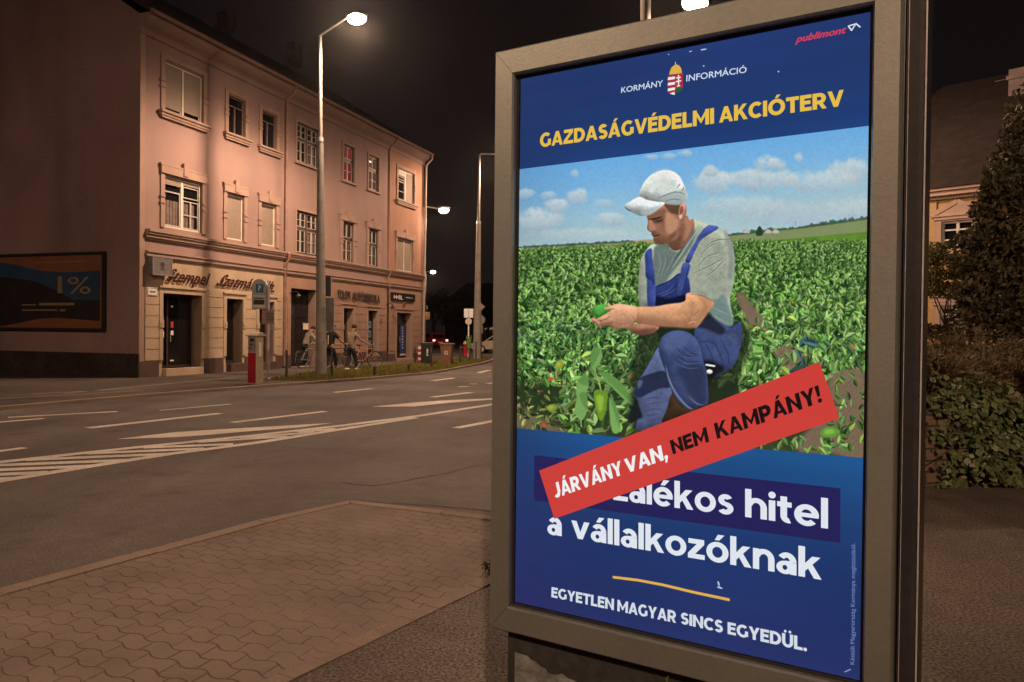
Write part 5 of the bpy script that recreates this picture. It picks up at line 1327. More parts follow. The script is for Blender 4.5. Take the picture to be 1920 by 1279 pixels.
line(Z5([(935, 260), (975, 420), (1060, 580), (1160, 690), (1220, 722)]), 4.5, (112, 121, 149), .85); line(Z5([(1180, 590), (1260, 660), (1330, 680)]), 2.5, (110, 121, 147), .7)
for p in ([(1040, 60), (1130, 150), (1280, 160)], [(1060, 160), (1160, 220), (1310, 215)], [(1040, 210), (1160, 270), (1300, 270)], [(1130, 60), (1200, 130), (1280, 140)]): line(Z5(p), 2.8, (40, 48, 80), .75); line([(a, b2 + 2.2) for a, b2 in Z5(p)], 2, (93, 105, 142), .6)
line(Z5([(1366, 250), (1452, 264)]), 3.2, (240, 240, 238), 1, .6, False); fill(Z5([(1372, 310), (1400, 300), (1430, 315), (1425, 340), (1395, 348), (1372, 335)]), (238, 222, 214), 1, .7)  # white streak and spot: lights reflected in the glass, painted into the picture
# arms and hands
fill(Z4([(540, 780), (650, 735), (880, 765), (850, 820), (780, 850), (700, 862), (610, 845)]), (150, 104, 82), 1, .6); fill(Z4([(600, 830), (700, 800), (860, 790), (820, 835), (700, 862)]), (104, 70, 56), .7, 1.5)
fill(Z4([(1190, 405), (1300, 410), (1400, 450), (1490, 500), (1460, 570), (1400, 650), (1310, 770), (1250, 785), (1060, 775), (900, 765), (760, 740), (650, 722), (600, 650), (640, 560), (760, 553), (860, 548), (1000, 522), (1165, 495)]), (198, 144, 106), 1, .6)
fill(Z4([(640, 690), (800, 700), (1000, 720), (1200, 700), (1300, 700), (1250, 785), (1060, 775), (880, 765), (650, 725)]), (166, 114, 86), .7, 3); fill(Z4([(1300, 420), (1490, 500), (1400, 650), (1330, 740), (1280, 680), (1380, 560)]), (176, 124, 94), .65, 3)
fill(Z4([(700, 570), (1000, 545), (1180, 520), (1160, 590), (900, 620), (720, 620)]), (212, 158, 120), .5, 4); line(Z4([(1200, 700), (1270, 640), (1340, 590)]), 2, (140, 94, 70), .6); line(Z4([(1200, 740), (1260, 715), (1300, 720)]), 2.4, (226, 178, 146), .6)
line(Z4([(1215, 408), (1350, 430), (1440, 475), (1500, 505)]), 2.2, (112, 116, 100), .8)
fill(Z4([(168, 560), (230, 530), (330, 535), (350, 590), (290, 640), (215, 690), (175, 640)]), (74, 150, 58), 1, .6); fill(Z4([(190, 570), (270, 545), (300, 590), (220, 640)]), (96, 172, 76), .7, 2)
fill(Z4([(145, 690), (165, 672), (200, 690), (260, 730), (250, 795), (205, 745), (160, 715)]), (184, 132, 106), 1, .6)
fill(Z4([(650, 560), (540, 532), (430, 518), (370, 540), (335, 505), (325, 525), (345, 555), (290, 555), (300, 585), (360, 590), (290, 640), (205, 685), (215, 712), (260, 705), (225, 745), (260, 765), (330, 755), (365, 770), (370, 792), (450, 785), (540, 778), (610, 715), (640, 680)]), (202, 150, 116), 1, .5)
for p in ([(215, 712), (300, 690), (370, 650)], [(230, 762), (310, 740), (390, 715)], [(370, 790), (440, 760), (500, 740)], [(300, 588), (350, 580), (400, 575)], [(380, 720), (480, 735), (600, 715)]): line(Z4(p), 2, (136, 88, 68), .8)
fill(Z4([(420, 680), (560, 690), (600, 715), (540, 778), (400, 785)]), (178, 128, 100), .55, 2.5); line(Z4([(600, 650), (625, 700), (600, 720)]), 2, (150, 102, 78), .6)
fill(Z4([(330, 790), (360, 770), (350, 830), (310, 900), (318, 840)]), (120, 160, 80), .9, .8)
RIM = 0
cv += (fbm(5, 77) * 7 - 3.5)[..., None]
cv *= (1 + (.05 + .06 * (np.clip((YY - 455) / 20, 0, 1))) * (vnoise(SHP, 2.2, 91) - .5) + .05 * (fbm(9, 93) - .5))[..., None]
_b = np.stack([blur2(cv[..., i], 3) for i in range(3)], -1); cv += (cv - _b) * (.32 + .3 * ((XX > 1160) & (XX < 1395) & (YY > 315) & (YY < 500)))[..., None]
_b = np.stack([blur2(cv[..., i], 24) for i in range(3)], -1); cv += (cv - _b) * .12
cvs = np.clip(cv.reshape(CH, SS, CW, SS, 3).mean((1, 3)), 0, 255)
QTL, QTR, QBR, QBL = np.array((970, 316.3)), np.array((1637, 232.8)), np.array((1624, 860.3)), np.array((964, 803.6))
def ph_px(u, v):
    u, v = u[:, None], v[:, None]; return QBL * (1 - u) * (1 - v) + QBR * u * (1 - v) + QTR * u * v + QTL * (1 - u) * v
def plane_many(q):
    uu, vv = (q[:, 0] - 960) / FPX, -(q[:, 1] - 639.5) / FPX
    u, v = uu * cr_ - vv * sr_, uu * sr_ + vv * cr_; rx, ry, rz_ = u, cp_ - v * sp_, sp_ + v * cp_
    nx, ny = math.sin(PYAW), math.cos(PYAW); k = (PO.x * nx + PO.y * ny) / (rx * nx + ry * ny)
    return (k * rx - PO.x) * PD.x + (k * ry - PO.y) * PD.y - hw, CAMH + k * rz_ - NZ
def phpos(u, v):
    x, z = plane_many(ph_px(u, v)); x = np.clip(x, -hw + .001, hw - .001); return np.stack([x, np.full(x.shape, .0119), z], 1)
def phcol(u, v):
    q = ph_px(u, v); x = np.clip(q[:, 0] - OX - .5, 0, CW - 1.01); y = np.clip(q[:, 1] - OY - .5, 0, CH - 1.01)
    xi, yi = x.astype(int), y.astype(int); fx, fy = (x - xi)[:, None], (y - yi)[:, None]
    c = (cvs[yi, xi] * (1 - fx) + cvs[yi, xi + 1] * fx) * (1 - fy) + (cvs[yi + 1, xi] * (1 - fx) + cvs[yi + 1, xi + 1] * fx) * fy
    return lin(c)
colour_grid('field_photograph', 600, 500, phpos, phcol, prt)

# ---------------- lettering and printed shapes on the poster
def shape(name, pts, rgb, y, parent=prt, k=1.0):
    m_ = MB(); m_.poly([(P(*q)[0], y, P(*q)[1]) for q in pts]); return m_.build(name, ink(name + '_ink', rgb, k), parent)
WHT = (226, 232, 240); GOLD = (232, 192, 72)
shape('dark_text_bar', [(998, 854.5), (998, 940), (1574, 1020.5), (1574.5, 917)], (36, 34, 88), .0118)
def heavy(name, rgb, items, y=.0112, parent=prt, top=1.0, w=.252):
    m_ = MB()
    for s, q in items: heavy_print(m_, s, q, P, y, top, w)
    return m_.build(name, ink(name + '_ink', rgb), parent)
def letters(name, rgb, items, y=.0112, parent=prt, bold=.03):
    m_ = MB()
    for it in items:
        s, q = it[0], it[1]; b_ = it[2] if len(it) > 2 else bold; cp__ = it[3] if len(it) > 3 else CAP
        text_print(m_, s, q, P, y, b_, cap=cp__, xh=it[4] if len(it) > 4 else None)
    return m_.build(name, ink(name + '_ink', rgb), parent)
letters('agency_lettering', (214, 226, 244), [('KORMÁNY', ((1161.6, 172.6), (1240, 159.6), (1240.6, 148.2), (1162.2, 162.2)), .008), ('INFORMÁCIÓ', ((1284, 151), (1398, 133.8), (1398, 122.4), (1284.7, 138.9)), .008)])
heavy('headline_lettering', GOLD, [('GAZDASÁGVÉDELMI', ((1009, 275.2), (1336.5, 230), (1336.5, 200.5), (1009.5, 249))), ('AKCIÓTERV', ((1346, 228.6), (1581, 196.3), (1580.5, 166), (1346, 199.2)))], w=.262)
heavy('offer_lettering', WHT, [('zalékos', ((1147, 938.4), (1373, 967.6), (1373, 914.5), (1147, 889.5))), ('hitel', ((1395, 970.6), (1551, 993.2), (1551, 935.8), (1395, 917.5)))], top=1.06)
heavy('second_line_lettering', WHT, [('a', ((1023, 1003), (1050, 1007), (1050, 959.5), (1023, 957))), ('vállalkozóknak', ((1068, 1009.5), (1538.5, 1089.5), (1538.5, 1031), (1068, 963)))], top=1.06)
heavy('slogan_lettering', (214, 220, 230), [('EGYETLEN', ((1030.5, 1121.5), (1148, 1146.5), (1148.5, 1125), (1031, 1102.5))), ('MAGYAR', ((1154.5, 1148), (1265, 1170.5), (1265.5, 1148), (1155, 1126.5))), ('SINCS', ((1273.5, 1171.5), (1353, 1189.5), (1353.5, 1166.5), (1274, 1150))), ('EGYEDÜL.', ((1362, 1191), (1511.5, 1224.5), (1511.5, 1198.5), (1362, 1168.5)))])
letters('imprint_lettering', (120, 140, 190), [('Készült Magyarország Kormánya megbízásából.', ((1600.5, 1249), (1602.5, 1021), (1594.5, 1021), (1592.5, 1249)), .0)])
shape('imprint_mark', [(1582, 1262), (1594, 1257), (1594, 1259), (1582, 1264)], (150, 165, 205), .0111)
letters('publisher_lettering', (214, 62, 88), [('publimont', ((1490.5, 77.5), (1583, 59.5), (1588, 45.5), (1496, 64)), .03, ASC)], y=.0110)
lm = MB()
def pbar(a, b2, w, y=.0109):
    a, b2 = np.array(P(*a)), np.array(P(*b2)); d = (b2 - a); d /= np.hypot(*d); n_ = np.array((-d[1], d[0])) * w / 2
    lm.poly([(q[0], y, q[1]) for q in (a - n_, b2 - n_, b2 + n_, a + n_)])
for i, (a, b2) in enumerate((((1589, 46.5), (1601, 42.5)), ((1589, 46), (1596, 55)), ((1595, 55), (1604, 41)), ((1603, 41), (1612, 48.5)))): pbar(a, b2, .0032, .0109 - i * .0001)
lm.build('publisher_mark', ink('publisher_mark_ink', (226, 230, 238)), prt)
lm = MB()
for i, (a, b2) in enumerate((((1146, 1084), (1195, 1090)), ((1194, 1089.9), (1240, 1098.6)), ((1239, 1098.4), (1300, 1113)), ((1299, 1112.8), (1366, 1127)))): pbar(a, b2, .0078, .0111 - i * .00005)
lm.build('gold_rule', ink('gold_rule_ink', (226, 176, 76)), prt)
# national coat of arms: domed crown over a shield, red-white bars left, white double cross on a green mound right
EM = Z(1140, 90, 6.857)
def em(n_, pts, rgb, y): return shape(n_, EM(pts), rgb, y)
em('arms_shield', [(752, 345), (755, 420), (748, 500), (755, 560), (790, 578), (838, 592), (880, 560), (925, 540), (945, 490), (945, 310), (850, 322)], (176, 44, 58), .0113)
for i, (yl, yr) in enumerate(((365, 352), (435, 422), (508, 492))): em('arms_white_bar', [(754, yl), (750, yl + 36), (842, yr + 34), (845, yr)], (236, 238, 240), .0111)
em('arms_white_bar', [(778, 570), (838, 552), (838, 592), (800, 582)], (236, 238, 240), .0111)
em('arms_green_mound', [(848, 515), (880, 498), (945, 488), (925, 540), (880, 562), (848, 585)], (38, 92, 58), .0111)
for i, q in enumerate(([(882, 335), (898, 333), (898, 480), (882, 482)], [(862, 366), (918, 356), (918, 370), (862, 380)], [(856, 412), (924, 400), (924, 416), (856, 428)], [(868, 474), (912, 466), (912, 478), (868, 486)])): em('arms_double_cross', q, (238, 240, 242), .0109 - i * .00008)
em('arms_crown', [(770, 330), (778, 285), (800, 235), (850, 196), (890, 205), (920, 240), (932, 290), (930, 310)], (222, 178, 74), .0111)
em('arms_crown_cross', [(846, 165), (854, 165), (854, 198), (846, 198)], (220, 224, 235), .0109)
# red banner pasted across
BN_ = shape('red_banner', [(1008, 883.5), (1036.5, 974), (1573, 784.5), (1535, 679)], (206, 64, 58), .0102)
heavy('banner_lettering', (240, 242, 244), [('JÁRVÁNY', ((1038, 935.5), (1166.5, 890.5), (1160.5, 864.5), (1032, 908))), ('VAN,', ((1172, 889), (1251, 860.5), (1245, 832), (1167, 862.5)))], y=.0098, parent=BN_, w=.275)
heavy('banner_lettering', (24, 18, 20), [('NEM', ((1259.5, 853), (1328, 829), (1322, 801), (1253, 827))), ('KAMPÁNY!', ((1342.5, 824), (1541, 754), (1533, 722.5), (1336, 795)))], y=.0098, parent=BN_, w=.275)
# scuffs and paint specks on the poster
sc_ = MB()
for a, b2, w in (((1290, 95), (1296, 93), .002), ((1312, 91.5), (1324, 89.5), .003), ((1251, 101), (1251.5, 99), .003), ((1457, 133), (1459, 131), .004), ((1344, 1092), (1347, 1102), .004), ((1343, 1102.5), (1354, 1105.5), .004), ((1316, 122), (1319, 121), .003)):
    a_, b_ = np.array(P(*a)), np.array(P(*b2)); d = (b_ - a_) / np.hypot(*(b_ - a_)); n_ = np.array((-d[1], d[0])) * w / 2
    sc_.poly([(q[0], .0105, q[1]) for q in (a_ - n_, a_ + (b_ - a_) * .6 - n_ * 1.3, b_, a_ + (b_ - a_) * .5 + n_ * 1.2, a_ + n_)])
sc_.build('paint_scuff', ink('paint_scuff_ink', (190, 204, 226)), prt)
# clear pane in front
pn = MB(); pn.quad((-hw + .0005, .0065, zb + .0005), (hw - .0005, .0065, zb + .0005), (hw - .0005, .0065, zt - .0005), (-hw + .0005, .0065, zt - .0005)); pn.build('glass_pane', panemat('lightbox_glass'), box)
# ================================================================== STREET FURNITURE
def crop(px0, px1, Y): return abs(px1 - px0) * Y / FPX
# parking meter
b = gp(479, 720, FZ)
pm = thing('parking_meter', 'red and cream parking ticket machine by the kerb in front of the shop', 'parking meter', b, math.radians(68))
mb = MB(); mb.box(-.15, .15, -.15, .15, 0, 1.36); mb.build('cabinet', surf('meter_cream', (.42, .36, .27), .5, .12, 4), pm, bevel=.015)
mb = MB(); mb.box(-.162, -.152, -.135, .135, .04, .88); mb.build('red_front_panel', M['red_paint'], pm)
mb = MB(); mb.box(-.165, -.152, -.125, .125, .92, 1.32); mb.build('control_panel', surf('meter_panel_grey', (.24, .23, .22), .5), pm, bevel=.01)
mb = MB(); mb.box(-.169, -.165, -.07, .05, 1.20, 1.28); mb.box(-.172, -.165, -.02, .07, 1.10, 1.13); mb.box(-.172, -.165, .03, .08, .98, 1.03); mb.build('display', M['black_metal'], pm)
mb = MB(); prof = [(-.20 + .4 * k / 8, 1.37 + .085 * math.sin(math.pi * k / 8)) for k in range(9)]; mb.prism([(-.20, 1.345)] + prof + [(.20, 1.345)], -.20, .20); mb.build('hood', surf('meter_hood', (.40, .36, .31), .5), pm, bevel=.01)
mb = MB(); mb.box(-.05, .06, -.154, -.151, .78, 1.18); mb.build('paper_sticker', surf('sticker_white', (.80, .76, .64), .6), pm)
# parking sign on a white pole
b = gp(503, 712, FZ); Yp = b.y
ps = thing('parking_sign', 'white pole with a rounded blue parking sign and a notice panel below', 'parking sign', b, math.radians(-6))
mb = MB(); mb.tube([(0, 0, -.02), (0, 0, 2.95)], .032, 10); mb.build('pole', M['white_paint'], ps, True)
mb = MB(); mb.lathe([(.09, 0), (.08, .04), (.04, .06)], n=12); mb.build('base_plate', M['galv'], ps)
w_, zb_, zt_ = .46, 2.16, 3.08; r_ = w_ / 2
out_ = [(-.50, zb_), (-.50 + w_, zb_)] + [(-.50 + r_ + r_ * math.cos(a), zt_ - r_ + r_ * math.sin(a)) for a in np.linspace(0, math.pi, 15)]
mb = MB(); mb.prism(out_, -.10, .10); mb.build('sign_case', surf('sign_case_grey', (.40, .40, .38), .5), ps, bevel=.012)
mb = MB(); mb.box(-.37, -.13, -.108, -.101, 2.66, 2.92, 0); mb.box(-.46, -.08, -.107, -.101, 2.54, 2.57, 1); mb.box(-.46, -.08, -.107, -.101, 2.22, 2.27, 1); mb.box(-.44, -.10, -.107, -.101, 2.30, 2.44, 2); mb.box(-.42, -.14, -.107, -.101, 2.47, 2.50, 2)
mb.build('sign_print', [surf('blue_sign_print', (.03, .17, .36), .5), M['white_paint'], M['sign_green']], ps)
mb = MB(); text_print(mb, 'P', ((-.29, 2.71), (-.20, 2.71), (-.20, 2.88), (-.29, 2.88)), lambda x, z: (x, z), -.110, .03); mb.build('parking_letter', M['white_paint'], ps)
mb = MB(); mb.box(-.20, .20, -.05, -.035, 1.70, 2.14); mb.build('notice_panel', surf('notice_panel_grey', (.30, .25, .24), .6, .15, 6), ps, bevel=.006)
mb = MB(); mb.box(-.185, -.12, -.054, -.05, 1.92, 2.11, 0); [mb.box(-.06, .16, -.053, -.05, 1.78 + .05 * k, 1.80 + .05 * k, 1) for k in range(6)]; mb.build('notice_print', [surf('red_notice', (.55, .16, .10), .6), M['sign_green']], ps)
# sign boards strapped to the tall lamp post
def post_sign(name, label, px0, px1, py0, py1, Y, mat, thick=.03, rim=None):
    a, b2 = at(px0, py1, Y), at(px1, py0, Y); t = thing(name, label, 'road sign', ((a.x + b2.x) / 2, Y, a.z), 0)
    w_, h_ = b2.x - a.x, b2.z - a.z
    mb = MB(); mb.box(-w_ / 2, w_ / 2, -thick, 0, 0, h_); mb.build('board', mat, t, bevel=min(.04, w_ * .12))
    mb = MB(); mb.box(-w_ / 2 - .008, -w_ / 2 + .02, -thick - .008, -.004, .03, h_ - .03); mb.box(w_ / 2 - .02, w_ / 2 + .008, -thick - .008, -.004, .03, h_ - .03); mb.box(-.03, .03, .0, .05, h_ * .2, h_ * .26); mb.box(-.03, .03, .0, .05, h_ * .75, h_ * .81)
    mb.build('rim', rim or M['galv'], t); return t
M['sign_back'] = surf('sign_back_grey', (.17, .155, .14), .55, .12, 4, metal=.2)
post_sign('road_sign', 'grey back of a tall road sign strapped behind the concrete lamp post', 607, 627.5, 558, 621, A0.y + .25, M['sign_back'])
post_sign('road_sign', 'narrow dark sign above the tall grey sign on the concrete lamp post', 609.5, 622, 517, 556, A0.y + .27, surf('dark_sign_back', (.05, .045, .045), .6))
s_ = at(606, 590, A0.y - .24)
t = thing('pole_sticker', 'pale paper stickers pasted on the tall concrete lamp post', 'sticker', s_, 0)
mb = MB(); mb.box(-.07, .07, -.004, .004, -.26, .24); mb.box(-.04, .06, -.0055, .004, -.95, -.88); mb.build('paper', surf('pale_sticker', (.30, .30, .29), .7, .2, 9), t)
# bollards
def bollard(px, py, top, label, r=.035):
    b = gp(px, py, FZ); h = at(px, top, b.y).z - FZ
    t = thing('bollard', label, 'bollard', b, 0, 'thin dark posts along the verge')
    mb = MB(); mb.tube([(0, 0, -.02), (0, 0, h * .97), (0, 0, h)], [r, r, r * .5], 10); mb.build('post', M['black_metal'], t, True)
    mb = MB(); mb.tube([(0, 0, h * .80), (0, 0, h * .86)], r * 1.12, 10); mb.build('band', surf('bollard_band', (.09, .08, .075), .5), t, True)
    return t
for a in ((537, 710, 656, 'thin dark post between the parking sign and the tall lamp post'), (622, 709, 652, 'thin dark post just right of the tall lamp post'), (702, 705, 687, 'short dark stake in the grass left of the corner door'), (766, 698, 682, 'short dark stake in the grass below the corner door'),
          (778, 682, 648, 'thin dark post at the corner of the pink building'), (808, 692, 650, 'thin dark post right of the black wheelie bin'), (863, 682, 648, 'thin dark post left of the red hydrant'), (880.5, 679, 653, 'thin dark post below the green litter bin'), (892.5, 676, 640, 'thin dark post in front of the corner lamp post'), (902, 674, 627, 'tall thin dark post right of the corner lamp post')):
    bollard(*a)
# wheelie bins
def wheelie(px, py, label, mat, mark, rz=0):
    b = gp(px, py, FZ); t = thing('wheelie_bin', label, 'wheelie bin', b, rz, 'wheelie bins at the street corner')
    mb = MB(); z0, z1 = .06, .92
    v = [(-.20, -.22, z0), (.20, -.22, z0), (.20, .20, z0), (-.20, .20, z0), (-.27, -.30, z1), (.27, -.30, z1), (.27, .26, z1), (-.27, .26, z1)]
    mb.add(v, [(0, 3, 2, 1), (4, 5, 6, 7), (0, 1, 5, 4), (1, 2, 6, 5), (2, 3, 7, 6), (3, 0, 4, 7)]); mb.box(-.29, .29, -.32, .28, .90, .95); mb.build('body', mat, t, bevel=.02)
    mb = MB(); mb.prism([(-.31, .955), (.31, .955), (.27, 1.01), (-.27, 1.01)], -.34, .30); mb.build('lid', mat, t, bevel=.02)
    for s in (-1, 1):
        mb = MB(); mb.tube([(s * .20, .22, .10), (s * .26, .22, .10)], .10, 16); mb.build('wheel', M['rubber'], t)
    mb = MB(); mb.tube([(-.22, .30, .93), (-.22, .38, .95), (.22, .38, .95), (.22, .30, .93)], .018, 8); mb.build('handle', M['rubber'], t)
    mb = MB()
    for s in mark: text_print(mb, s[0], s[1], lambda x, z: (x, z), -.30, .03)
    mb.build('number', M['white_print'], t)
    return t
wheelie(800, 683, 'black wheelie bin with white marks beside the building corner', surf('black_bin_plastic', (.022, .024, .026), .5, .2, 5), [('1', ((-.02, .52), (.05, .52), (.05, .72), (-.02, .72))), ('2', ((-.05, .40), (.07, .40), (.07, .50), (-.05, .50)))], .15)
wheelie(838, 685.5, 'brown wheelie bin with a white number on the open pavement', surf('brown_bin_plastic', (.17, .095, .065), .55, .15, 5), [('52', ((-.08, .50), (.10, .50), (.10, .66), (-.08, .66)))], -.1)
# striped post
b = gp(786.5, 681, FZ); t = thing('striped_post', 'red and white banded post between the building corner and the black bin', 'post', b)
for k in range(6):
    mb = MB(); mb.tube([(0, 0, .02 + k * .13), (0, 0, .145 + k * .13)], .075, 12); mb.build('band', (M['red_paint'], M['white_paint'])[k % 2], t, True)
# hydrant
b = gp(872, 667, FZ); t = thing('fire_hydrant', 'small red hydrant with a pale cap between dark posts', 'fire hydrant', b)
mb = MB(); mb.lathe([(.20, 0), (.20, .05), (.13, .07), (.13, .62), (.16, .64), (.16, .70), (.11, .74)], n=14); mb.build('body', M['red_paint'], t, True)
mb = MB(); mb.lathe([(.13, .74), (.14, .82), (.10, .90), (.04, .94)], n=14); mb.build('cap', surf('hydrant_cap', (.55, .42, .38), .5), t, True)
mb = MB(); mb.tube([(-.24, 0, .52), (.24, 0, .52)], .055, 10); mb.build('outlet', M['red_paint'], t, True)
# sign post with square back and round sign, green litter bin
b = gp(878, 668, FZ); Y = b.y
t = thing('road_sign', 'white pole with a pale square sign above a round sign on the corner', 'road sign', b)
zs = lambda py: at(878, py, Y).z - FZ
mb = MB(); mb.tube([(0, 0, -.02), (0, 0, zs(580))], .045, 10); mb.build('pole', M['white_paint'], t, True)
w_ = crop(869, 886.5, Y); mb = MB(); mb.box(-w_ / 2, w_ / 2, -.07, -.048, zs(596), zs(579)); mb.build('square_board', surf('pale_blue_sign', (.52, .55, .60), .45, .08, 4), t, bevel=.02)
mb = MB(); mb.box(-.012, .012, -.078, -.071, zs(596), zs(579)); mb.build('seam', M['black_metal'], t)
r_ = crop(871.5, 884, Y) / 2; zc = zs(603); mb = MB(); mb.tube([(0, -.07, zc), (0, -.05, zc)], r_, 24); mb.build('round_board', surf('round_sign_back', (.42, .38, .32), .5), t, bevel=.01)
b = gp(879.6, 668, FZ) + Vector((0, -.5, 0)); t = thing('litter_bin', 'small green litter bin on a stand beside the white sign pole', 'litter bin', b)
z0, z1 = at(880, 654, b.y).z - FZ, at(880, 634, b.y).z - FZ
mb = MB(); mb.lathe([(.11, z0), (.15, z0 + .02), (.17, z1 - .05), (.18, z1), (.15, z1 + .03)], n=14); mb.build('basket', surf('green_bin', (.10, .20, .05), .5, .12, 5), t, True)
mb = MB(); mb.tube([(.0, .19, 0), (.0, .19, z1 + .1)], .025, 8); mb.build('stand', M['black_metal'], t, True)
mb = MB(); mb.tube([(-.16, 0, z1 + .02), (-.15, 0, z1 + .14), (.15, 0, z1 + .14), (.16, 0, z1 + .02)], .02, 8); mb.build('hood', surf('green_bin_hood', (.16, .26, .08), .5), t, True)
Y = 43.0; b = gp(900.5, 673, FZ); b = Vector((at(900.5, 650, Y).x, Y, FZ))
t = thing('road_sign', 'grey pole with a diamond sign above a round sign behind the corner lamp post', 'road sign', b)
zs = lambda py: at(900, py, Y).z - FZ
mb = MB(); mb.tube([(0, 0, -.02), (0, 0, zs(568))], .035, 10); mb.build('pole', M['galv'], t, True)
r_ = .24; zc = zs(575.5); mb = MB(); mb.prism([(-r_, zc), (0, zc - r_), (r_, zc), (0, zc + r_)], -.06, -.04); mb.build('diamond_board', surf('diamond_sign_back', (.34, .24, .18), .5), t)
zc = zs(600); mb = MB(); mb.tube([(-.02, -.06, zc), (-.02, -.04, zc)], .28, 24); mb.build('round_board', M['sign_back'], t)
mb = MB(); mb.box(-.02, .14, -.06, -.04, zs(625), zs(610)); mb.build('plate', M['sign_back'], t)
# street-name board and yellow signs on the far lamp post
Y = 44.3
for (px0, px1, py0, py1, lab, mt) in ((783.5, 801, 572.5, 581, 'dark street name board with pale marks on the far lamp post', surf('dark_name_board', (.03, .028, .035), .5)), (796, 805.5, 585, 599, 'yellow sign on the right of the far lamp post', surf('yellow_sign', (.50, .33, .10), .5, .2, 12)), (784, 791, 586, 599, 'dull orange sign on the left of the far lamp post', surf('orange_sign', (.30, .16, .09), .5, .2, 12))):
    t = post_sign('street_sign', lab, px0, px1, py0, py1, Y, mt)
    mb = MB(); w_ = crop(px0, px1, Y)
    for k in range(3): mb.box(-w_ * .32 + k * w_ * .22, -w_ * .20 + k * w_ * .22, -.036, -.031, .10, .16)
    mb.build('print', M['white_print'] if 'name' in lab else M['sign_green'], t)

# ------------------------------------------------------------------ cars
def car(name, label, loc, rz, paint, tail=None, L_=4.1, W_=1.72, H_=1.46):
    t = thing(name, label, 'car', loc, rz)
    hl_, hw_ = L_ / 2, W_ / 2
    side = [(-hl_, .42), (-hl_ + .05, .30), (hl_ - .1, .28), (hl_, .45), (hl_ - .05, .66), (hl_ - .45, .80), (hl_ - 1.05, .90), (-hl_ + .35, .93), (-hl_ + .02, .86)]
    mb = MB(); n = len(side)
    vv = [(x, -hw_, z) for x, z in side] + [(x, hw_, z) for x, z in side]
    mb.add(vv, [tuple(range(n)), tuple(reversed(range(n, 2 * n)))] + [(i, i + n, (i + 1) % n + n, (i + 1) % n) for i in range(n)]); mb.build('body', paint, t, bevel=.06)
    gh = [(-hl_ + .30, .92), (hl_ - 1.0, .90), (hl_ - 1.75, H_ - .03), (-hl_ + 1.2, H_), (-hl_ + .62, H_ - .06)]
    n = len(gh); top = .14
    vv = [(x, -hw_ + .06 + (z - .9) / .56 * top, z) for x, z in gh] + [(x, hw_ - .06 - (z - .9) / .56 * top, z) for x, z in gh]
    mb = MB(); mb.add(vv, [tuple(range(n)), tuple(reversed(range(n, 2 * n)))] + [(i, i + n, (i + 1) % n + n, (i + 1) % n) for i in range(n)]); mb.build('cabin', paint, t, bevel=.05)
    gm_ = MB()
    for s in (-1, 1):
        y0 = s * (hw_ - .05); y1 = s * (hw_ - .165)
        gm_.quad((-hl_ + .62, y0, .97), (hl_ - 1.2, y0, .97), (hl_ - 1.80, y1, H_ - .10), (-hl_ + .85, y1, H_ - .12))
    gm_.quad((-hl_ + .285, -hw_ + .2, .98), (-hl_ + .285, hw_ - .2, .98), (-hl_ + .585, hw_ - .28, H_ - .12), (-hl_ + .585, -hw_ + .28, H_ - .12))
    gm_.quad((hl_ - 1.03, -hw_ + .2, .98), (hl_ - 1.03, hw_ - .2, .98), (hl_ - 1.67, hw_ - .28, H_ - .10), (hl_ - 1.67, -hw_ + .28, H_ - .10))
    gm_.build('window', M['pane'], t)
    for x in (-hl_ + .75, hl_ - .8):
        for s in (-1, 1):
            w = MB(); w.tube([(x, s * (hw_ - .16), .31), (x, s * (hw_ + .01), .31)], .31, 22); wo = w.build('wheel', M['rubber'], t)
            w = MB(); w.tube([(x, s * (hw_ + .005), .31), (x, s * (hw_ + .02), .31)], .19, 16); w.build('rim', M['galv'], wo)
    for s in (-1, 1):
        w = MB(); w.box(-hl_ - .02, -hl_ + .08, s * (hw_ - .17) - .13, s * (hw_ - .17) + .13, .66, .84); w.build('tail_light', tail or M['red_paint'], t, bevel=.02)
        w = MB(); w.box(hl_ - .12, hl_ + .0, s * (hw_ - .22) - .15, s * (hw_ - .22) + .15, .60, .72); w.build('headlight', M['white_paint'], t, bevel=.02)
    w = MB(); w.box(-hl_ - .03, -hl_ - .005, -.26, .26, .52, .63); w.build('number_plate', M['white_paint'], t)
    return t
c0 = gp(806, 641, 0); c0 = Vector((at(806, 640, 74).x, 74, 0))
car('parked_car', 'red car with a glowing tail light seen past the building corner', c0, math.radians(125), surf('red_car_paint', (.30, .012, .02), .3, .05, 3, coat=.5), emis('lit_tail_light', (1.0, .50, .44), 2.0))
c1 = Vector((at(937, 650, 58).x, 58, 0))
car('parked_car', 'grey car half hidden behind the left edge of the lightbox', c1, math.radians(172), surf('grey_car_paint', (.33, .28, .24), .35, .05, 3, coat=.5))

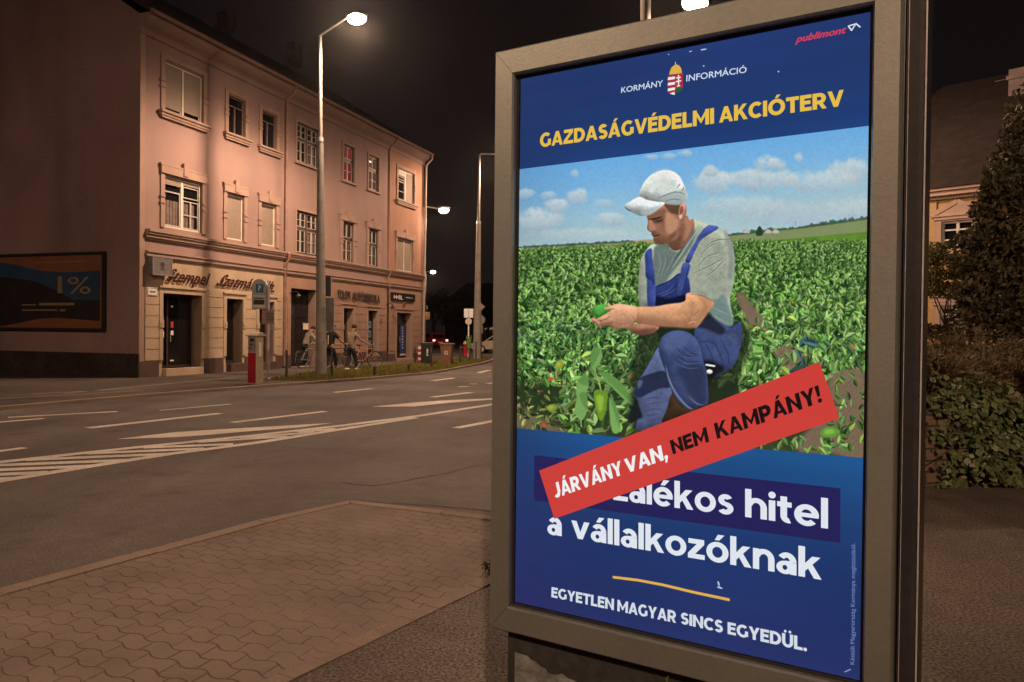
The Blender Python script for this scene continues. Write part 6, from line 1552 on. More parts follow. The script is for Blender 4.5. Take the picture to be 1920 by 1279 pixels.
# ------------------------------------------------------------------ bicycles
def bicycle(label, loc, rz, paint, steer=0.0):
    t = thing('bicycle', label, 'bicycle', loc, rz, 'bicycles pushed along the pavement')
    R_ = .33; xr, xf = -.52, .53
    for x, st_ in ((xr, 0), (xf, steer)):
        ax = Vector((math.sin(-st_), math.cos(st_), 0))
        w = MB(); w.torus((x, 0, R_ + .02), R_, .018, ax, 28, 6); wo = w.build('wheel', M['rubber'], t, True)
        w = MB(); d_ = Vector((ax.y, -ax.x, 0))
        for k in range(10):
            a = math.pi * 2 * k / 10; e = d_ * math.cos(a) * .31 + Vector((0, 0, .31 * math.sin(a))); w.tube([Vector((x, 0, R_ + .02)), Vector((x, 0, R_ + .02)) + e], .0025, 4, cap=False)
        w.torus((x, 0, R_ + .02), R_ - .022, .008, ax, 28, 4); w.tube([Vector((x, 0, R_ + .02)) - ax * .045, Vector((x, 0, R_ + .02)) + ax * .045], .018, 8); w.build('rim', M['galv'], wo, True)
    f_ = MB(); bb_, st, hd, hu = (-.10, 0, .30), (-.26, 0, .78), (.36, 0, .66), (.33, 0, .80)
    for a, b2 in ((bb_, st), (bb_, hd), (st, hu), ((xr, .05, .35), bb_), ((xr, -.05, .35), bb_), ((xr, .05, .35), st), ((xr, -.05, .35), st), (hd, hu)): f_.tube([a, b2], .016, 8)
    for s in (-1, 1): f_.tube([(.37, s * .03, .62), (.45, s * .05, .45), (xf, s * .05, .35)], .012, 8)
    f_.build('frame', paint, t, True)
    h = MB(); h.tube([hu, (.31, 0, .95)], .014, 8); h.tube([(.14, .29, .98), (.28, .24, 1.0), (.33, .1, .97), (.33, -.1, .97), (.28, -.24, 1.0), (.14, -.29, .98)], .012, 8); h.build('handlebar', M['galv'], t, True)
    s_ = MB(); s_.tube([st, (-.29, 0, .92)], .013, 8); s_.ell((-.30, 0, .95), (.15, .085, .04), 12, 6); s_.build('saddle', M['black_metal'], t, True)
    c = MB(); c.tube([(-.10, .05, .30), (-.10, .10, .30), (-.02, .10, .15)], .011, 6); c.tube([(-.10, -.05, .30), (-.10, -.10, .30), (-.18, -.10, .45)], .011, 6); c.torus((-.10, .05, .30), .09, .008, (0, 1, 0), 18, 4); c.box(-.06, .03, .10, .19, .14, .16); c.box(-.22, -.13, -.19, -.10, .44, .46); c.build('crank', M['black_metal'], t, True)
    m_ = MB()
    for x in (xr, xf):
        pts = [(x + (R_ + .045) * math.cos(a), 0, R_ + .02 + (R_ + .045) * math.sin(a)) for a in np.linspace(.5, 2.6, 9)]
        m_.tube(pts, .014, 6)
    m_.build('mudguard', M['black_metal'], t, True)
    return t
# ------------------------------------------------------------------ people
def skin_mesh(name, nodes, edges, mat, parent, root=0, sub=2):
    me = bpy.data.meshes.new(name); me.from_pydata([n[0] for n in nodes], edges, []); o = bpy.data.objects.new(name, me); COL.objects.link(o)
    sk_ = o.modifiers.new('skin', 'SKIN'); sk_.use_smooth_shade = True
    for i, n in enumerate(nodes):
        r = n[1]; me.skin_vertices[0].data[i].radius = (r, r) if not hasattr(r, '__len__') else r
        me.skin_vertices[0].data[i].use_root = (i == root)
    sb = o.modifiers.new('sub', 'SUBSURF'); sb.levels = sb.render_levels = sub
    bpy.context.view_layer.update()
    m2 = bpy.data.meshes.new_from_object(o.evaluated_get(bpy.context.evaluated_depsgraph_get())); m2.name = name
    bpy.data.objects.remove(o); bpy.data.meshes.remove(me)
    m2.materials.clear(); m2.materials.append(mat)
    o = bpy.data.objects.new(name, m2); COL.objects.link(o); o.parent = parent; return o
def person(label, loc, rz, lean, legs, arms, shirt, trousers, hair, shoes, head_pitch=.2, hgt=1.0):
    """local +y is forward. legs = ((knee, ankle) left, right); arms = ((elbow, hand) left, right)"""
    t = thing('person', label, 'person', loc, rz)
    V = Vector; up = V((0, math.sin(lean), math.cos(lean))); fw = V((0, math.cos(lean), -math.sin(lean)))
    pel = V((0, 0, .92)); sp = pel + up * .18; ch = pel + up * .40; nk = pel + up * .56
    hu = V((0, math.sin(lean + head_pitch), math.cos(lean + head_pitch))); hf = V((0, math.cos(lean + head_pitch), -math.sin(lean + head_pitch)))
    h0, h1, h2 = nk + hu * .10 + hf * .02, nk + hu * .19 + hf * .015, nk + hu * .265
    N_ = [(pel, (.15, .11)), (sp, (.13, .10)), (ch, (.16, .11)), (nk, .055), (h0, .075), (h1, .098), (h2, .07), (h0 + hf * .115 + hu * .02, .016)]
    E_ = [(0, 1), (1, 2), (2, 3), (3, 4), (4, 5), (5, 6), (4, 7)]
    S_ = [(pel - up * .06, (.172, .13)), (sp, (.158, .125)), (ch, (.178, .128)), (nk - up * .02, .07)]; SE = [(0, 1), (1, 2), (2, 3)]
    T_ = [(pel + up * .05, (.16, .12)), (pel - V((0, 0, .02)), (.165, .125))]; TE = [(0, 1)]
    for s, (kn, an) in zip((-1, 1), legs):
        hip = V((s * .095, 0, .86)); kn, an = V(kn), V(an); toe = an + V((0, .14, -.05)); i = len(N_)
        N_ += [(hip, .085), (kn, .056), (an, .04), (toe, .032)]; E_ += [(0, i), (i, i + 1), (i + 1, i + 2), (i + 2, i + 3)]
        j = len(T_); T_ += [(hip, .108), (kn, .078), (an + V((0, 0, .03)), .068)]; TE += [(1, j), (j, j + 1), (j + 1, j + 2)]
    for s, (el, hd) in zip((-1, 1), arms):
        sh = ch + up * .09 + V((s * .175, 0, 0)); el, hd = V(el), V(hd); d = (hd - el).normalized(); i = len(N_)
        N_ += [(sh, .062), (el, .043), (hd, .030), (hd + d * .06, (.034, .02))]; E_ += [(2, i), (i, i + 1), (i + 1, i + 2), (i + 2, i + 3)]
        sd = d.cross(V((0, 0, 1))); sd = sd.normalized() if sd.length > .1 else V((1, 0, 0)); dn = d.cross(sd)
        for q, ln in zip((-.024, -.008, .008, .024), (.050, .062, .058, .046)):
            k = len(N_); p0 = hd + d * .085 + sd * q; p1 = p0 + d * ln * .6; p2 = p1 + (d * .3 + dn * .9) * ln * .6
            N_ += [(p0, .010), (p1, .009), (p2, .008)]; E_ += [(i + 3, k), (k, k + 1), (k + 1, k + 2)]
        k = len(N_); N_ += [(hd + d * .03 + sd * .035, .011), (hd + d * .075 + sd * .052 + dn * .02, .009)]; E_ += [(i + 2, k), (k, k + 1)]
        j = len(S_); S_ += [(sh, .082), (sh + (el - sh) * .75, .068)]; SE += [(2, j), (j, j + 1)]
    skin_mesh('body', N_, E_, M['skin'], t)
    skin_mesh('shirt', S_, SE, shirt, t); skin_mesh('trousers', T_, TE, trousers, t)
    hm = MB(); R3 = Matrix.Rotation(-(lean + head_pitch), 3, 'X'); hc = h1 + hu * .035 - hf * .012
    hm.ell(hc, (.098, .112, .105), 16, 10, 0, R3)
    hm.f = [f for f in hm.f if not (sum(((V(hm.v[i]) - hc).dot(hf) > .055 and (V(hm.v[i]) - hc).dot(hu) < .03) for i in f) >= 2 or all((V(hm.v[i]) - hc).dot(hu) < -.075 for i in f))]; hm.m = [0] * len(hm.f)
    hm.build('hair', hair, t, True)
    er = MB(); [er.ell(h0 + hu * .055 + V((s * .098, 0, 0)), (.014, .028, .036), 8, 6, 0, R3) for s in (-1, 1)]
    ey = MB(); [ey.ell(h0 + hu * .06 + hf * .088 + V((s * .034, 0, 0)), (.012, .008, .008), 8, 6) for s in (-1, 1)]; ey.build('eyes', M['black_metal'], t)
    er.build('ears', M['skin'], t, True)
    for s, (kn, an) in zip((-1, 1), legs):
        an = V(an); m_ = MB(); m_.ell(an + V((0, .05, -.055)), (.052, .145, .052), 12, 8); m_.build('shoe', shoes, t, True)
    if hgt != 1.0: t.scale = (hgt, hgt, hgt)
    return t
cl = dict(beige=surf('beige_shirt', (.24, .20, .15), .9, .25, 8), pale=surf('pale_checked_shirt', (.24, .225, .20), .9, .35, 14), black=surf('black_top', (.02, .019, .02), .9, .2, 8), jeans=surf('dark_jeans', (.028, .03, .045), .9, .25, 8), dark=surf('dark_trousers', (.02, .019, .024), .9, .2, 8), hair=surf('dark_hair', (.03, .018, .014), .7, .2, 20), white=surf('white_shoes', (.62, .60, .56), .6), brown=surf('dark_shoes', (.06, .05, .045), .6))
leg_w = (((-.10, .10, .50), (-.10, .02, .09)), ((.10, .06, .49), (.12, -.20, .10)))
leg_v = (((-.10, .02, .50), (-.10, -.12, .09)), ((.11, .16, .51), (.11, .20, .09)))
g1 = gp(571, 690, FZ); g2 = gp(619, 693, FZ); g3 = gp(657, 694, FZ)
hd_ = math.atan2(BD.x, BD.y)
person('person in a pale loose shirt bending forward beside the dark gate', g1, -hd_ - .55, .42, leg_w, (((-.26, .42, 1.02), (-.22, .62, .92)), ((.27, .42, 1.02), (.22, .64, .92))), cl['pale'], cl['dark'], cl['hair'], cl['white'], .25)
p2_ = person('person in a black top with a white stripe pushing a bicycle behind the lamp post', g2, -hd_ - .15, .14, leg_v, (((-.30, .12, 1.14), (-.24, .36, 1.02)), ((.34, .20, 1.12), (.36, .46, 1.0))), cl['black'], cl['dark'], cl['hair'], cl['brown'], .2)
st_ = MB(); st_.box(.01, .055, -.17, -.160, .98, 1.34); st_.build('white_stripe', cl['white'], p2_)
person('person in a beige shirt and dark jeans pushing a bicycle past the narrow doors', g3, -hd_ - .25, .20, leg_v, (((-.28, .10, 1.10), (-.24, .30, 1.0)), ((.34, .22, 1.14), (.40, .50, 1.02))), cl['beige'], cl['jeans'], cl['hair'], cl['white'], .15)
def bike_at(px, py, label, paint, turn=0.0, steer=0.0): bicycle(label, gp(px, py, FZ), math.pi / 2 - hd_ + turn, paint, steer)
bike_at(634, 690, 'bicycle with dark frame beside the person in the black top', surf('dark_bike_paint', (.05, .03, .028), .4), -.25, .1)
bike_at(684, 691, 'bicycle with pale orange frame beside the person in the beige shirt', surf('orange_bike_paint', (.42, .20, .11), .4), -.35, -.2)
bike_at(585, 690, 'bicycle half hidden behind the lamp post near the bending person', surf('grey_bike_paint', (.20, .19, .19), .4), -.3, .15)
# ================================================================== PLANTING AND THE HOUSE ON THE RIGHT
def leaf_cloud(name, C, size, mat, parent=None, aspect=.5, flat=0.0, outward=None, sizevar=.4):
    """C (n,3) leaf centres -> one mesh of small two-sided leaf blades (a bent quad each)"""
    n = len(C); s = size * rng.uniform(1 - sizevar, 1 + sizevar, n)
    a = rng.normal(size=(n, 3))
    if outward is not None: a = a * (1 - flat) + outward * flat * 1.6
    a /= np.linalg.norm(a, axis=1)[:, None] + 1e-9
    t = rng.normal(size=(n, 3)); t -= (t * a).sum(1)[:, None] * a; t /= np.linalg.norm(t, axis=1)[:, None] + 1e-9
    b2 = np.cross(a, t)
    V = np.stack([C - t * s[:, None] * .5, C + b2 * s[:, None] * aspect * .5 + a * s[:, None] * .08, C + t * s[:, None] * .5, C - b2 * s[:, None] * aspect * .5 + a * s[:, None] * .08], 1)
    return raw_mesh(name, V.reshape(-1, 3), np.arange(n * 4).reshape(-1, 4), mat, parent)
def clumps(spec):
    """spec: list of (cx,cy,cz, rx,ry,rz, n) -> points, denser near the skin of each clump and thinned into sprays"""
    out = []
    for cx, cy, cz, rx, ry, rz_, n in spec:
        p = rng.normal(size=(n, 3)); p /= np.linalg.norm(p, axis=1)[:, None]; r = rng.uniform(.35, 1.08, n) ** .6
        out.append(p * r[:, None] * np.array((rx, ry, rz_)) + np.array((cx, cy, cz)))
    return np.concatenate(out)
def limb_tree(name, label, cat, base, h, crown_spec, mat, leaf, bark, tr=.12, group=None, aspect=.5, limbs=7):
    t = thing(name, label, cat, base, 0, group)
    mb = MB(); mb.tube([(0, 0, -.1), (.03 * h / 4, 0, h * .3), (-.02 * h, .02 * h, h * .6), (0, 0, h * .85)], [tr, tr * .75, tr * .5, tr * .15], 9)
    rr = random.Random(hash(label) % 1000)
    for k in range(limbs):
        c = crown_spec[rr.randrange(len(crown_spec))]; z0 = h * rr.uniform(.25, .6); e = Vector(c[:3]); m_ = Vector((0, 0, z0)).lerp(e, .5) + Vector((0, 0, -.05 * h))
        mb.tube([(0, 0, z0), m_, e], [tr * .4, tr * .25, tr * .06], 6)
    mb.build('trunk', bark, t, True)
    leaf_cloud('crown', clumps(crown_spec), leaf, mat, t, aspect)
    return t
M['bark'] = surf('bark', (.07, .05, .04), .95, .3, 5, bump=.5, bscale=30)
M['ivy'] = leafmat('ivy_leaves', [(.055, .085, .03), (.085, .12, .04), (.12, .15, .06), (.15, .17, .08)], .45, .08, .5)
M['juniper'] = leafmat('juniper_sprays', [(.07, .06, .026), (.11, .085, .04), (.14, .11, .05), (.17, .115, .07)], .7, .05)
M['conifer'] = leafmat('dark_evergreen_leaves', [(.035, .036, .016), (.06, .058, .026), (.085, .075, .035), (.11, .08, .045)], .6, .06)
M['lit_tree'] = leafmat('bright_small_leaves', [(.13, .14, .03), (.19, .18, .045), (.24, .21, .06)], .6, .25)
M['far_tree'] = leafmat('far_tree_leaves', [(.02, .024, .010), (.03, .036, .014), (.045, .05, .02)], .7, .08)

# stone wall along the footpath
w0, w1 = gp(1725, 912, NZ), gp(1920, 908, NZ); wd = (w1 - w0).normalized(); wnrm = Vector((-wd.y, wd.x, 0))
WS = w0 - wd * 1.9; WLEN = 11.0
mw = bpy.data.materials.new('rough_stone_wall'); T_, N_, L_ = nt(mw)
o_ = N_.new('ShaderNodeOutputMaterial'); bs_ = N_.new('ShaderNodeBsdfPrincipled'); L_.new(bs_.outputs[0], o_.inputs[0]); bs_.inputs['Roughness'].default_value = .95
tc = N_.new('ShaderNodeTexCoord'); mp = N_.new('ShaderNodeMapping'); mp.inputs['Rotation'].default_value = (math.pi / 2, 0, 0); L_.new(tc.outputs['Object'], mp.inputs[0])
nz_ = N_.new('ShaderNodeTexNoise'); nz_.inputs['Scale'].default_value = 7; L_.new(tc.outputs['Object'], nz_.inputs['Vector'])
mxv = N_.new('ShaderNodeMix'); mxv.data_type = 'VECTOR'; mxv.inputs['Factor'].default_value = .04; L_.new(mp.outputs[0], mxv.inputs[4]); L_.new(nz_.outputs['Color'], mxv.inputs[5])
bk = N_.new('ShaderNodeTexBrick'); bk.inputs['Scale'].default_value = 1; bk.inputs['Brick Width'].default_value = .24; bk.inputs['Row Height'].default_value = .115; bk.inputs['Mortar Size'].default_value = .012; bk.inputs['Mortar Smooth'].default_value = .4
bk.inputs['Color1'].default_value = (.20, .135, .09, 1); bk.inputs['Color2'].default_value = (.11, .075, .055, 1); bk.inputs['Mortar'].default_value = (.05, .04, .03, 1)
L_.new(mxv.outputs[1], bk.inputs['Vector']); L_.new(bk.outputs['Color'], bs_.inputs['Base Color'])
bp_ = N_.new('ShaderNodeBump'); bp_.inputs['Strength'].default_value = .9; bp_.inputs['Distance'].default_value = .03; bp_.invert = True
ad = N_.new('ShaderNodeMath'); ad.operation = 'MULTIPLY_ADD'; L_.new(nz_.outputs[0], ad.inputs[0]); ad.inputs[1].default_value = -.6; L_.new(bk.outputs['Fac'], ad.inputs[2]); L_.new(ad.outputs[0], bp_.inputs['Height']); L_.new(bp_.outputs[0], bs_.inputs['Normal'])
gw = thing('garden_wall', 'low rough brick garden wall under the ivy beside the footpath', 'wall', WS, math.atan2(wd.y, wd.x))
mb = MB(); mb.box(0, WLEN, .03, .38, -.05, .86); mb.build('masonry', mw, gw, bevel=.02)
mb = MB(); [mb.box(k * .5, k * .5 + .49, -.02, .43, .86, .93 + .006 * (k % 3)) for k in range(22)]; mb.build('coping', surf('coping_stone', (.13, .10, .08), .9, .25, 3, fine=.2), gw, bevel=.015)
def wp(s, d, z): return WS + wd * s + wnrm * d + Vector((0, 0, z))
# ivy curtain: own thing hanging over the wall
def ivy(label, s0, s1, n, seed):
    r = np.random.default_rng(seed)
    s = r.uniform(s0, s1, n); z = 1.02 * r.uniform(0, 1, n) ** .8
    keep = (s - s0) > (.55 * (1 - np.abs(z - .25) / .8)) * r.uniform(.0, 1.0, n) * (s0 < 3)
    lump = .10 * (1 + np.sin(s * 5.1 + 2 * np.sin(z * 6)) * np.cos(z * 7 + s * 2))
    d = -.02 - lump * r.uniform(.2, 1, n) - .10 * np.clip(.3 - z, 0, 1)
    z = z * (1 + .17 * np.sin(s * 3.1 + 1) + .08 * np.sin(s * 7.7)) ; d = d - .10 * np.clip(np.sin(s * 2.4 + .6), 0, 1) * np.sin(np.clip(z, 0, 1) * np.pi)
    dens = r.uniform(0, 1, n) < .55 + .45 * np.sin(s * 9 + 3 * np.sin(z * 8)) * np.cos(z * 9)
    k = keep & dens; s, z, d = s[k], z[k], d[k]
    o = thing('ivy', label, 'ivy', wp((s0 + s1) / 2, 0, 0)); W_ = np.array(WS)[None] + np.outer(s, np.array(wd)) + np.outer(d, np.array(wnrm)) + np.outer(z, (0, 0, 1)); W_ -= np.array(o.location)
    out = np.tile(np.array(-wnrm) * .8 + np.array((0, 0, .45)), (len(s), 1))
    leaf_cloud('foliage', W_, .062, M['ivy'], o, .8, .62, out, .65)
    st = MB()
    for q in range(10):
        a = r.uniform(s0 + .2, s1); pts = [wp(a + r.normal() * .1 * i, -.03 - .01 * i, .95 - .19 * i) - o.location for i in range(5)]; st.tube(pts, .006, 5)
    st.build('stem', M['bark'], o)
ivy('ivy with pale glossy leaves hanging over the garden wall beside the lightbox', 1.95, 4.6, 8500, 3)
ivy('ivy spreading along the far part of the garden wall at the picture edge', 4.6, 8.2, 6000, 4)
ivy_top = None
# creeping junipers spilling over the wall top
def juniper(label, s, d, spread, hgt, seed, n=150):
    r = np.random.default_rng(seed); o = thing('juniper_bush', label, 'shrub', wp(s, d, .86), 0, 'creeping junipers above the garden wall'); pts = []; dirs = []
    st = MB()
    for k in range(n):
        a = r.uniform(0, 2 * np.pi); L1 = spread * r.uniform(.35, 1.0); up = hgt * r.uniform(.2, 1.0)
        p0 = np.array((0, 0, .05)); p1 = np.array((np.cos(a) * L1 * .5, np.sin(a) * L1 * .4, up)); p2 = np.array((np.cos(a) * L1, np.sin(a) * L1 * .8, up * r.uniform(.55, 1.0)))
        if k < 24: st.tube([tuple(p0), tuple(p1), tuple(p2)], [.02, .012, .004], 5)
        for t in np.linspace(.35, 1, 26):
            q = p0 * (1 - t) ** 2 + p1 * 2 * t * (1 - t) + p2 * t * t
            m_ = 3; pts.append(q + r.normal(size=(m_, 3)) * .035); dirs.append(np.tile((p2 - p0) / (np.linalg.norm(p2 - p0) + 1e-6), (m_, 1)))
    P_ = np.concatenate(pts); D_ = np.concatenate(dirs) + r.normal(size=P_.shape) * .45; D_ /= np.linalg.norm(D_, axis=1)[:, None]
    X_ = np.cross(D_, r.normal(size=P_.shape)); X_ /= np.linalg.norm(X_, axis=1)[:, None]; ln = r.uniform(.05, .12, len(P_))[:, None]; w = .010
    V = np.stack([P_ - X_ * w, P_ + X_ * w, P_ + D_ * ln], 1); raw_mesh('foliage', V.reshape(-1, 3), np.arange(len(P_) * 3).reshape(-1, 3), M['juniper'], o, 3)
    st.build('stem', M['bark'], o)
juniper('brown green juniper spreading over the wall beside the lightbox edge', 2.3, .55, .95, .50, 5)
juniper('brown green juniper in the middle above the ivy', 3.5, .60, 1.1, .56, 6)
juniper('brown green juniper at the right picture edge above the ivy', 4.8, .8, 1.2, .62, 7)
juniper('higher juniper behind the others below the dark evergreen', 4.0, 1.7, 1.2, .80, 8)
# planted ground behind the wall
mb = MB(); a, b2, c, d = wp(0, .38, 0), wp(WLEN, .38, 0), wp(WLEN + 8, 14, 0), wp(2.5, 14, 0); mb.slab([(q.x, q.y) for q in (a, b2, c, d)], -.05, .80)
tag(mb.build('raised_garden_ground', M['soil']), kind='structure')
# dark evergreen
tb = at(1905, 640, 13.0); tb.z = .8
def TC(px, py, Y, rx, ry, rz_, n):
    q = at(px, py, Y) - tb; return (q.x, q.y, q.z, rx, ry, rz_, n)
spec = [TC(1900, 330, 13, .42, .5, .62, 825), TC(1925, 270, 13, .30, .4, .6, 550), TC(1945, 230, 13.2, .5, .5, .8, 495), TC(1870, 390, 12.8, .36, .4, .5, 715), TC(1862, 440, 12.8, .30, .4, .45, 550), TC(1830, 495, 12.6, .16, .3, .24, 247), TC(1849, 372, 12.8, .09, .1, .32, 143),
        TC(1880, 480, 12.7, .55, .6, .6, 1045), TC(1925, 450, 12.9, .5, .6, .8, 935), TC(1852, 545, 12.6, .36, .5, .5, 605), TC(1900, 570, 12.6, .6, .7, .6, 935), TC(1940, 540, 12.7, .6, .7, .8, 660), TC(1860, 610, 12.6, .5, .6, .4, 660), TC(1812, 505, 12.6, .12, .2, .2, 143)]
spec += [TC(x, y, 12.6, rx, .25, rz2, n) for x, y, rx, rz2, n in ((1806, 462, .10, .10, 60), (1796, 452, .08, .06, 36), (1826, 452, .12, .14, 90), (1840, 425, .12, .16, 90), (1800, 500, .10, .14, 70), (1788, 478, .07, .06, 26), (1856, 350, .06, .14, 50), (1868, 330, .10, .22, 90), (1890, 262, .08, .25, 60), (1905, 225, .1, .3, 70), (1822, 448, .22, .16, 200), (1815, 500, .22, .2, 240), (1808, 548, .24, .2, 240), (1838, 395, .16, .12, 110), (1818, 575, .2, .14, 160), (1800, 590, .12, .10, 60))]
limb_tree('evergreen_tree', 'dark evergreen tree rising above the junipers at the right edge', 'tree', tb, 4.4, spec, M['conifer'], .12, M['bark'], .13, None, .45, 12)
tb = at(1776, 600, 19.0); tb.z = .8
spec = [TC(1755, 470, 19, .28, .4, .22, 420), TC(1780, 500, 19, .42, .5, .30, 700), TC(1745, 535, 19, .35, .4, .30, 560), TC(1785, 545, 19, .35, .4, .22, 480), TC(1735, 500, 19.2, .28, .4, .28, 420), TC(1805, 520, 19, .25, .3, .25, 300)]
limb_tree('small_tree', 'small bright leaved tree lit in front of the yellow house', 'tree', tb, 2.2, spec, M['lit_tree'], .10, M['bark'], .05, None, .5, 9)
tb = at(1790, 632, 15.0); tb.z = .8
spec = [TC(1760, 624, 15, .5, .4, .14, 500), TC(1740, 618, 15, .35, .3, .12, 260), TC(1735, 612, 15, .06, .06, .12, 60), TC(1830, 600, 14.5, .4, .4, .25, 500), TC(1800, 620, 14.8, .4, .4, .2, 400)]
t = thing('low_shrub', 'low green shrub behind the junipers under the lit house window', 'shrub', tb); leaf_cloud('foliage', clumps(spec), .07, M['juniper'], t, .5)
mb = MB(); [mb.tube([(0, 0, -.05), (s[0] * .6, s[1] * .6, s[2] * .5), s[:3]], [.02, .014, .005], 5) for s in spec]; mb.build('stem', M['bark'], t)

# ---- yellow house
M['yellow'] = surf('yellow_house_plaster', (.50, .34, .17), .92, .12, .8, bump=.1, bscale=60, fine=.07, fscale=25)
h0 = at(1730, 360, 25.0); h0.z = 0; HD = Vector((.696, -.718, 0)).normalized(); HN = Vector((-HD.y, HD.x, 0)); HO = h0 - HD * 5.0
def H(px, py): return vplane(px, py, HO, HD)
yh = thing('yellow_house', 'yellow plastered house with pediment windows behind the garden trees', 'house', HO, math.atan2(HD.y, HD.x))
HL, HDP = 13.0, 9.0
e0 = H(1735, 378)[1]; e1 = H(1735, 360)[1]
wu = (H(1766, 415)[0], H(1803, 415)[0], H(1766, 470)[1], H(1785, 414.6)[1]); wl = (H(1776, 575)[0], H(1802, 575)[0], H(1778, 622)[1], H(1789, 575)[1])
ww_ = max(wu[1] - wu[0], .9); wins = []
for dx in (0, 3.1, 6.2):
    wins += [(wu[0] + dx, wu[0] + dx + ww_, wu[2], wu[3], .12), (wu[0] + dx, wu[0] + dx + ww_, wl[2], wl[3], .12)]
wins = [w for w in wins if w[1] < HL - .3]
mb = MB(); wall(mb, 0, HL, 0, e0, wins); reveals(yh, wins); mb.build('front_wall', M['yellow'], yh)
mb = MB(); mb.quad((0, 0, 0), (0, HDP, 0), (0, HDP, e1), (0, 0, e1)); mb.quad((HL, 0, 0), (HL, HDP, 0), (HL, HDP, e1), (HL, 0, e1)); mb.quad((0, HDP, 0), (HL, HDP, 0), (HL, HDP, e1), (0, HDP, e1)); mb.build('side_walls', M['yellow'], yh)
mb = MB(); mb.box(-.25, HL + .25, -.12, 0, e0, e0 + .10); mb.box(-.32, HL + .32, -.26, 0, e0 + .10, e0 + .24); mb.box(-.36, HL + .36, -.34, 0, e0 + .24, e1 + .02); mb.build('cornice', M['house_trim'], yh)
pl = H(1748, 450)[0]; mb = MB(); mb.box(pl - .12, pl + .12, -.05, 0, 0, e0 - .02); mb.box(pl + 3.0, pl + 3.3, -.05, 0, 0, e0 - .02); mb.build('pilaster', M['yellow'], yh)
for i, (a, b2, c, d, _) in enumerate(wins):
    fr = MB(); ring(fr, a + .003, b2 - .003, c + .003, d - .003, .04, .10, .06); m_ = (a + b2) / 2; fr.box(m_ - .04, m_ + .04, .04, .10, c + .063, d - .063)
    for zz in (c + (d - c) * .36, c + (d - c) * .70): fr.box(a + .063, m_ - .04, .05, .09, zz - .025, zz + .025); fr.box(m_ + .04, b2 - .063, .05, .09, zz - .025, zz + .025)
    wo = fr.build('window', M['white_paint'], yh)
    p = MB(); p.quad((a + .004, .105, c + .004), (b2 - .004, .105, c + .004), (b2 - .004, .105, d - .004), (a + .004, .105, d - .004)); p.build('pane', M['pane'], wo)
    s = MB(); s.box(a - .16, a - .003, -.05, 0, c - .05, d + .05); s.box(b2 + .003, b2 + .16, -.05, 0, c - .05, d + .05); s.box(a - .003, b2 + .003, -.05, 0, d + .003, d + .05); s.box(a - .22, b2 + .22, -.09, 0, d + .05, d + .15)
    if i % 2 == 0:
        s.prism([(a - .28, d + .18), (b2 + .28, d + .18), ((a + b2) / 2, d + .55)], -.08, 0); s.box(a - .30, b2 + .30, -.13, 0, d + .15, d + .18)
        for x0_, x1_ in ((a - .30, (a + b2) / 2), (b2 + .30, (a + b2) / 2)): s.bar((x0_, -.075, d + .21), (x1_, -.075, d + .60), .14, .06, up=(0, 1, 0))
    else: s.box(a - .24, b2 + .24, -.11, 0, d + .15, d + .30); s.box(a - .30, b2 + .30, -.16, 0, d + .30, d + .36)
    s.box(a - .22, b2 + .22, -.14, 0, c - .12, c - .05); s.build('window_surround', M['house_trim'], yh)
mb = MB(); rz_ = e1 + 4.6
mb.add([(-.4, -.4, e1 + .02), (HL + .4, -.4, e1 + .02), (HL + .4, HDP + .4, e1 + .02), (-.4, HDP + .4, e1 + .02), (4.2, HDP / 2, rz_), (HL - 4.2, HDP / 2, rz_)], [(0, 1, 5, 4), (1, 2, 5), (2, 3, 4, 5), (3, 0, 4), (3, 2, 1, 0)])
hr_ = mb.build('roof', M['roof'], yh)
def hloc(px, py, dep):
    O2 = HO + HN * dep; s, z = vplane(px, py, O2, HD); return s, z
for (px, pt, pb, dep, w) in ((1885, 153, 200, 4.5, .5), (1920, 130, 225, 3.6, .75)):
    s, z1_ = hloc(px, pt, dep); _, z0_ = hloc(px, pb, dep)
    mb = MB(); mb.box(s - w / 2, s + w / 2, dep - .3, dep + .3, z0_ - 1.2, z1_); mb.box(s - w / 2 - .06, s + w / 2 + .06, dep - .36, dep + .36, z1_ - .35, z1_ - .22); mb.build('chimney', M['chimney'], hr_)
# ---- far trees and far things
def far_tree(px, ytop, ybot, Y, wpx, label):
    base = at(px, 640, Y); base.z = 0; h = at(px, ytop, Y).z; w = wpx * Y / FPX / 2; zc0 = at(px, ybot, Y).z
    spec = []; rr = np.random.default_rng(int(px * 7 + Y))
    for k in range(12):
        a = rr.uniform(0, 6.28); q = rr.uniform(0, .75); z = zc0 + (h - zc0) * rr.uniform(.2, .85); spec.append((w * q * math.cos(a), w * q * math.sin(a), z, w * .45, w * .45, (h - zc0) * .22, 260))
    return limb_tree('street_tree', label, 'tree', base, h, spec, M['far_tree'], .032 * w + .16, M['bark'], .22, 'dark trees across the far street')
far_tree(846, 572, 622, 96, 62, 'round dark tree beyond the side street between bins and sign post')
far_tree(812, 540, 612, 105, 60, 'dark tree behind the red car')
far_tree(880, 545, 620, 112, 55, 'dark tree behind the white sign pole')
far_tree(915, 560, 625, 118, 50, 'dark tree beside the left edge of the lightbox')
far_tree(775, 540, 610, 120, 60, 'dark tree hidden mostly by the pink building corner')
fg = [gp(790, 652, 0), gp(935, 648, 0), gp(980, 633, 0), gp(700, 632, 0)]
mb = MB(); mb.slab([(p.x, p.y) for p in (Vector((-16, 66, 0)), Vector((-3.2, 62, 0)), Vector((6, 68, 0)), Vector((10, 130, 0)), Vector((-30, 130, 0)))], -.02, .10); tag(mb.build('far_verge', surf('far_grass_ground', (.06, .062, .025), .95, .3, .4)), kind='structure')
kb = at(918, 640, 121); kb.z = 0
t = thing('far_house', 'dim far house with a faintly lit sign strip beside the lightbox edge', 'house', kb, .1)
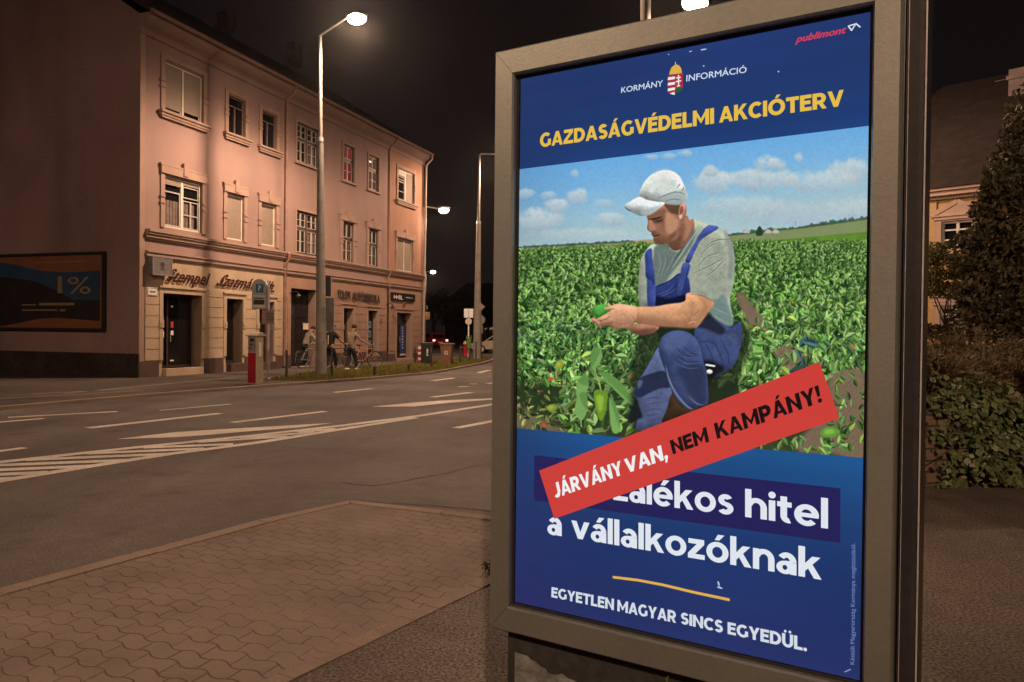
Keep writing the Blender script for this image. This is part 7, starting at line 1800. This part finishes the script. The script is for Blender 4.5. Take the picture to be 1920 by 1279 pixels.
mb = MB(); mb.box(-7, 8, 0, 6, 0, 6.2); mb.build('wall', surf('far_house_wall', (.16, .10, .09), .9), t)
mb = MB(); mb.prism([(-7.4, 6.2), (8.4, 6.2), (4.5, 9.2), (-3.5, 9.2)], -.3, 6.3); mb.build('roof', M['roof'], t)
for x in (-4.5, -1.2, 2.1, 5.4):
    mb = MB(); mb.box(x, x + 1.1, -.04, -.005, 3.6, 5.1); wo = mb.build('window', M['dark_wood'], t); mb = MB(); mb.box(x + .08, x + 1.02, -.05, -.041, 3.68, 5.02); mb.build('pane', M['pane'], wo)
mb = MB(); mb.box(-.8, .8, -.25, -.02, 2.0, 2.35); mb.build('lit_sign_strip', emis('lit_strip', (.9, .68, .45), .6), t)
# weeds
def weed(loc, label, n, size, mat):
    t = thing('weed', label, 'plant', loc); pts = []; st = MB()
    for k in range(6):
        a = rng.uniform(0, 6.28); e = np.array((math.cos(a) * size * .6, math.sin(a) * size * .6, size * rng.uniform(.5, 1.2))); st.tube([(0, 0, 0), tuple(e * .5 + np.array((0, 0, size * .15))), tuple(e)], .0025, 4)
        pts.append(e * rng.uniform(.4, 1, (n // 6, 1)) + rng.normal(size=(n // 6, 3)) * size * .12)
    leaf_cloud('leaves', np.concatenate(pts), size * .32, mat, t, .5); st.build('stem', mat, t)
M['weed'] = leafmat('weed_leaves', [(.09, .12, .04), (.14, .17, .06)], .6, .2)
weed(gp(917, 1073, NZ), 'small weed growing between pavers beside the lightbox', 48, .07, M['weed'])
wq = PC + PD * (P(1258, 1262)[0]) - Vector((math.sin(PYAW), math.cos(PYAW), 0)) * .03; t = thing('weed', 'thin leafy weed growing up the foot of the lightbox', 'plant', Vector((wq.x, wq.y, NZ)))
top_ = P(1258, 1262)[1]
st = MB(); pts = [(0, 0, 0), (.01, -.01, top_ * .5), (-.005, -.02, top_)]; st.tube(pts, [.004, .003, .0015], 5); st.build('stem', M['weed'], t)
C_ = np.array([(.0 + rng.normal() * .012 * (1.3 - k / 60), -.02 + rng.normal() * .012, top_ * (.35 + .66 * k / 60)) for k in range(60)]); leaf_cloud('leaves', C_, .022, M['weed'], t, .5)
# litter specks on the paving
lt = MB()
for k in range(70):
    q = Vector((rng.uniform(1.6, 5.2), rng.uniform(2.6, 4.6), NZ + .001)); a = rng.uniform(0, 6.28); l_, w_ = rng.uniform(.01, .03), rng.uniform(.004, .008)
    c_, s__ = math.cos(a), math.sin(a); lt.poly([(q.x + x * c_ - y * s__, q.y + x * s__ + y * c_, q.z + .003 * (x > 0)) for x, y in ((-l_, 0), (0, -w_), (l_, 0), (0, w_))])
o = lt.build('leaf_litter', surf('dry_leaf_bits', (.24, .19, .12), .8, .3, 20)); tag(o, 'dry leaf bits scattered on the dark footpath right of the lightbox', 'leaf litter', kind='stuff')
# ================================================================== THIN HAZE ADDED TO GIVE THE LAMPS A GLOW
mb = MB(); mb.box(-60, 60, -40, 175, -1.0, 19.0)
hz = mb.build('haze', bpy.data.materials.new('added_haze')); tag(hz, kind='stuff')
hm_ = hz.data.materials[0]; t_, n_, l_ = nt(hm_)
ho = n_.new('ShaderNodeOutputMaterial'); pv_ = n_.new('ShaderNodeVolumePrincipled'); pv_.inputs['Color'].default_value = (.9, .9, .9, 1); pv_.inputs['Density'].default_value = .0001; pv_.inputs['Anisotropy'].default_value = .9
l_.new(pv_.outputs[0], ho.inputs['Volume'])
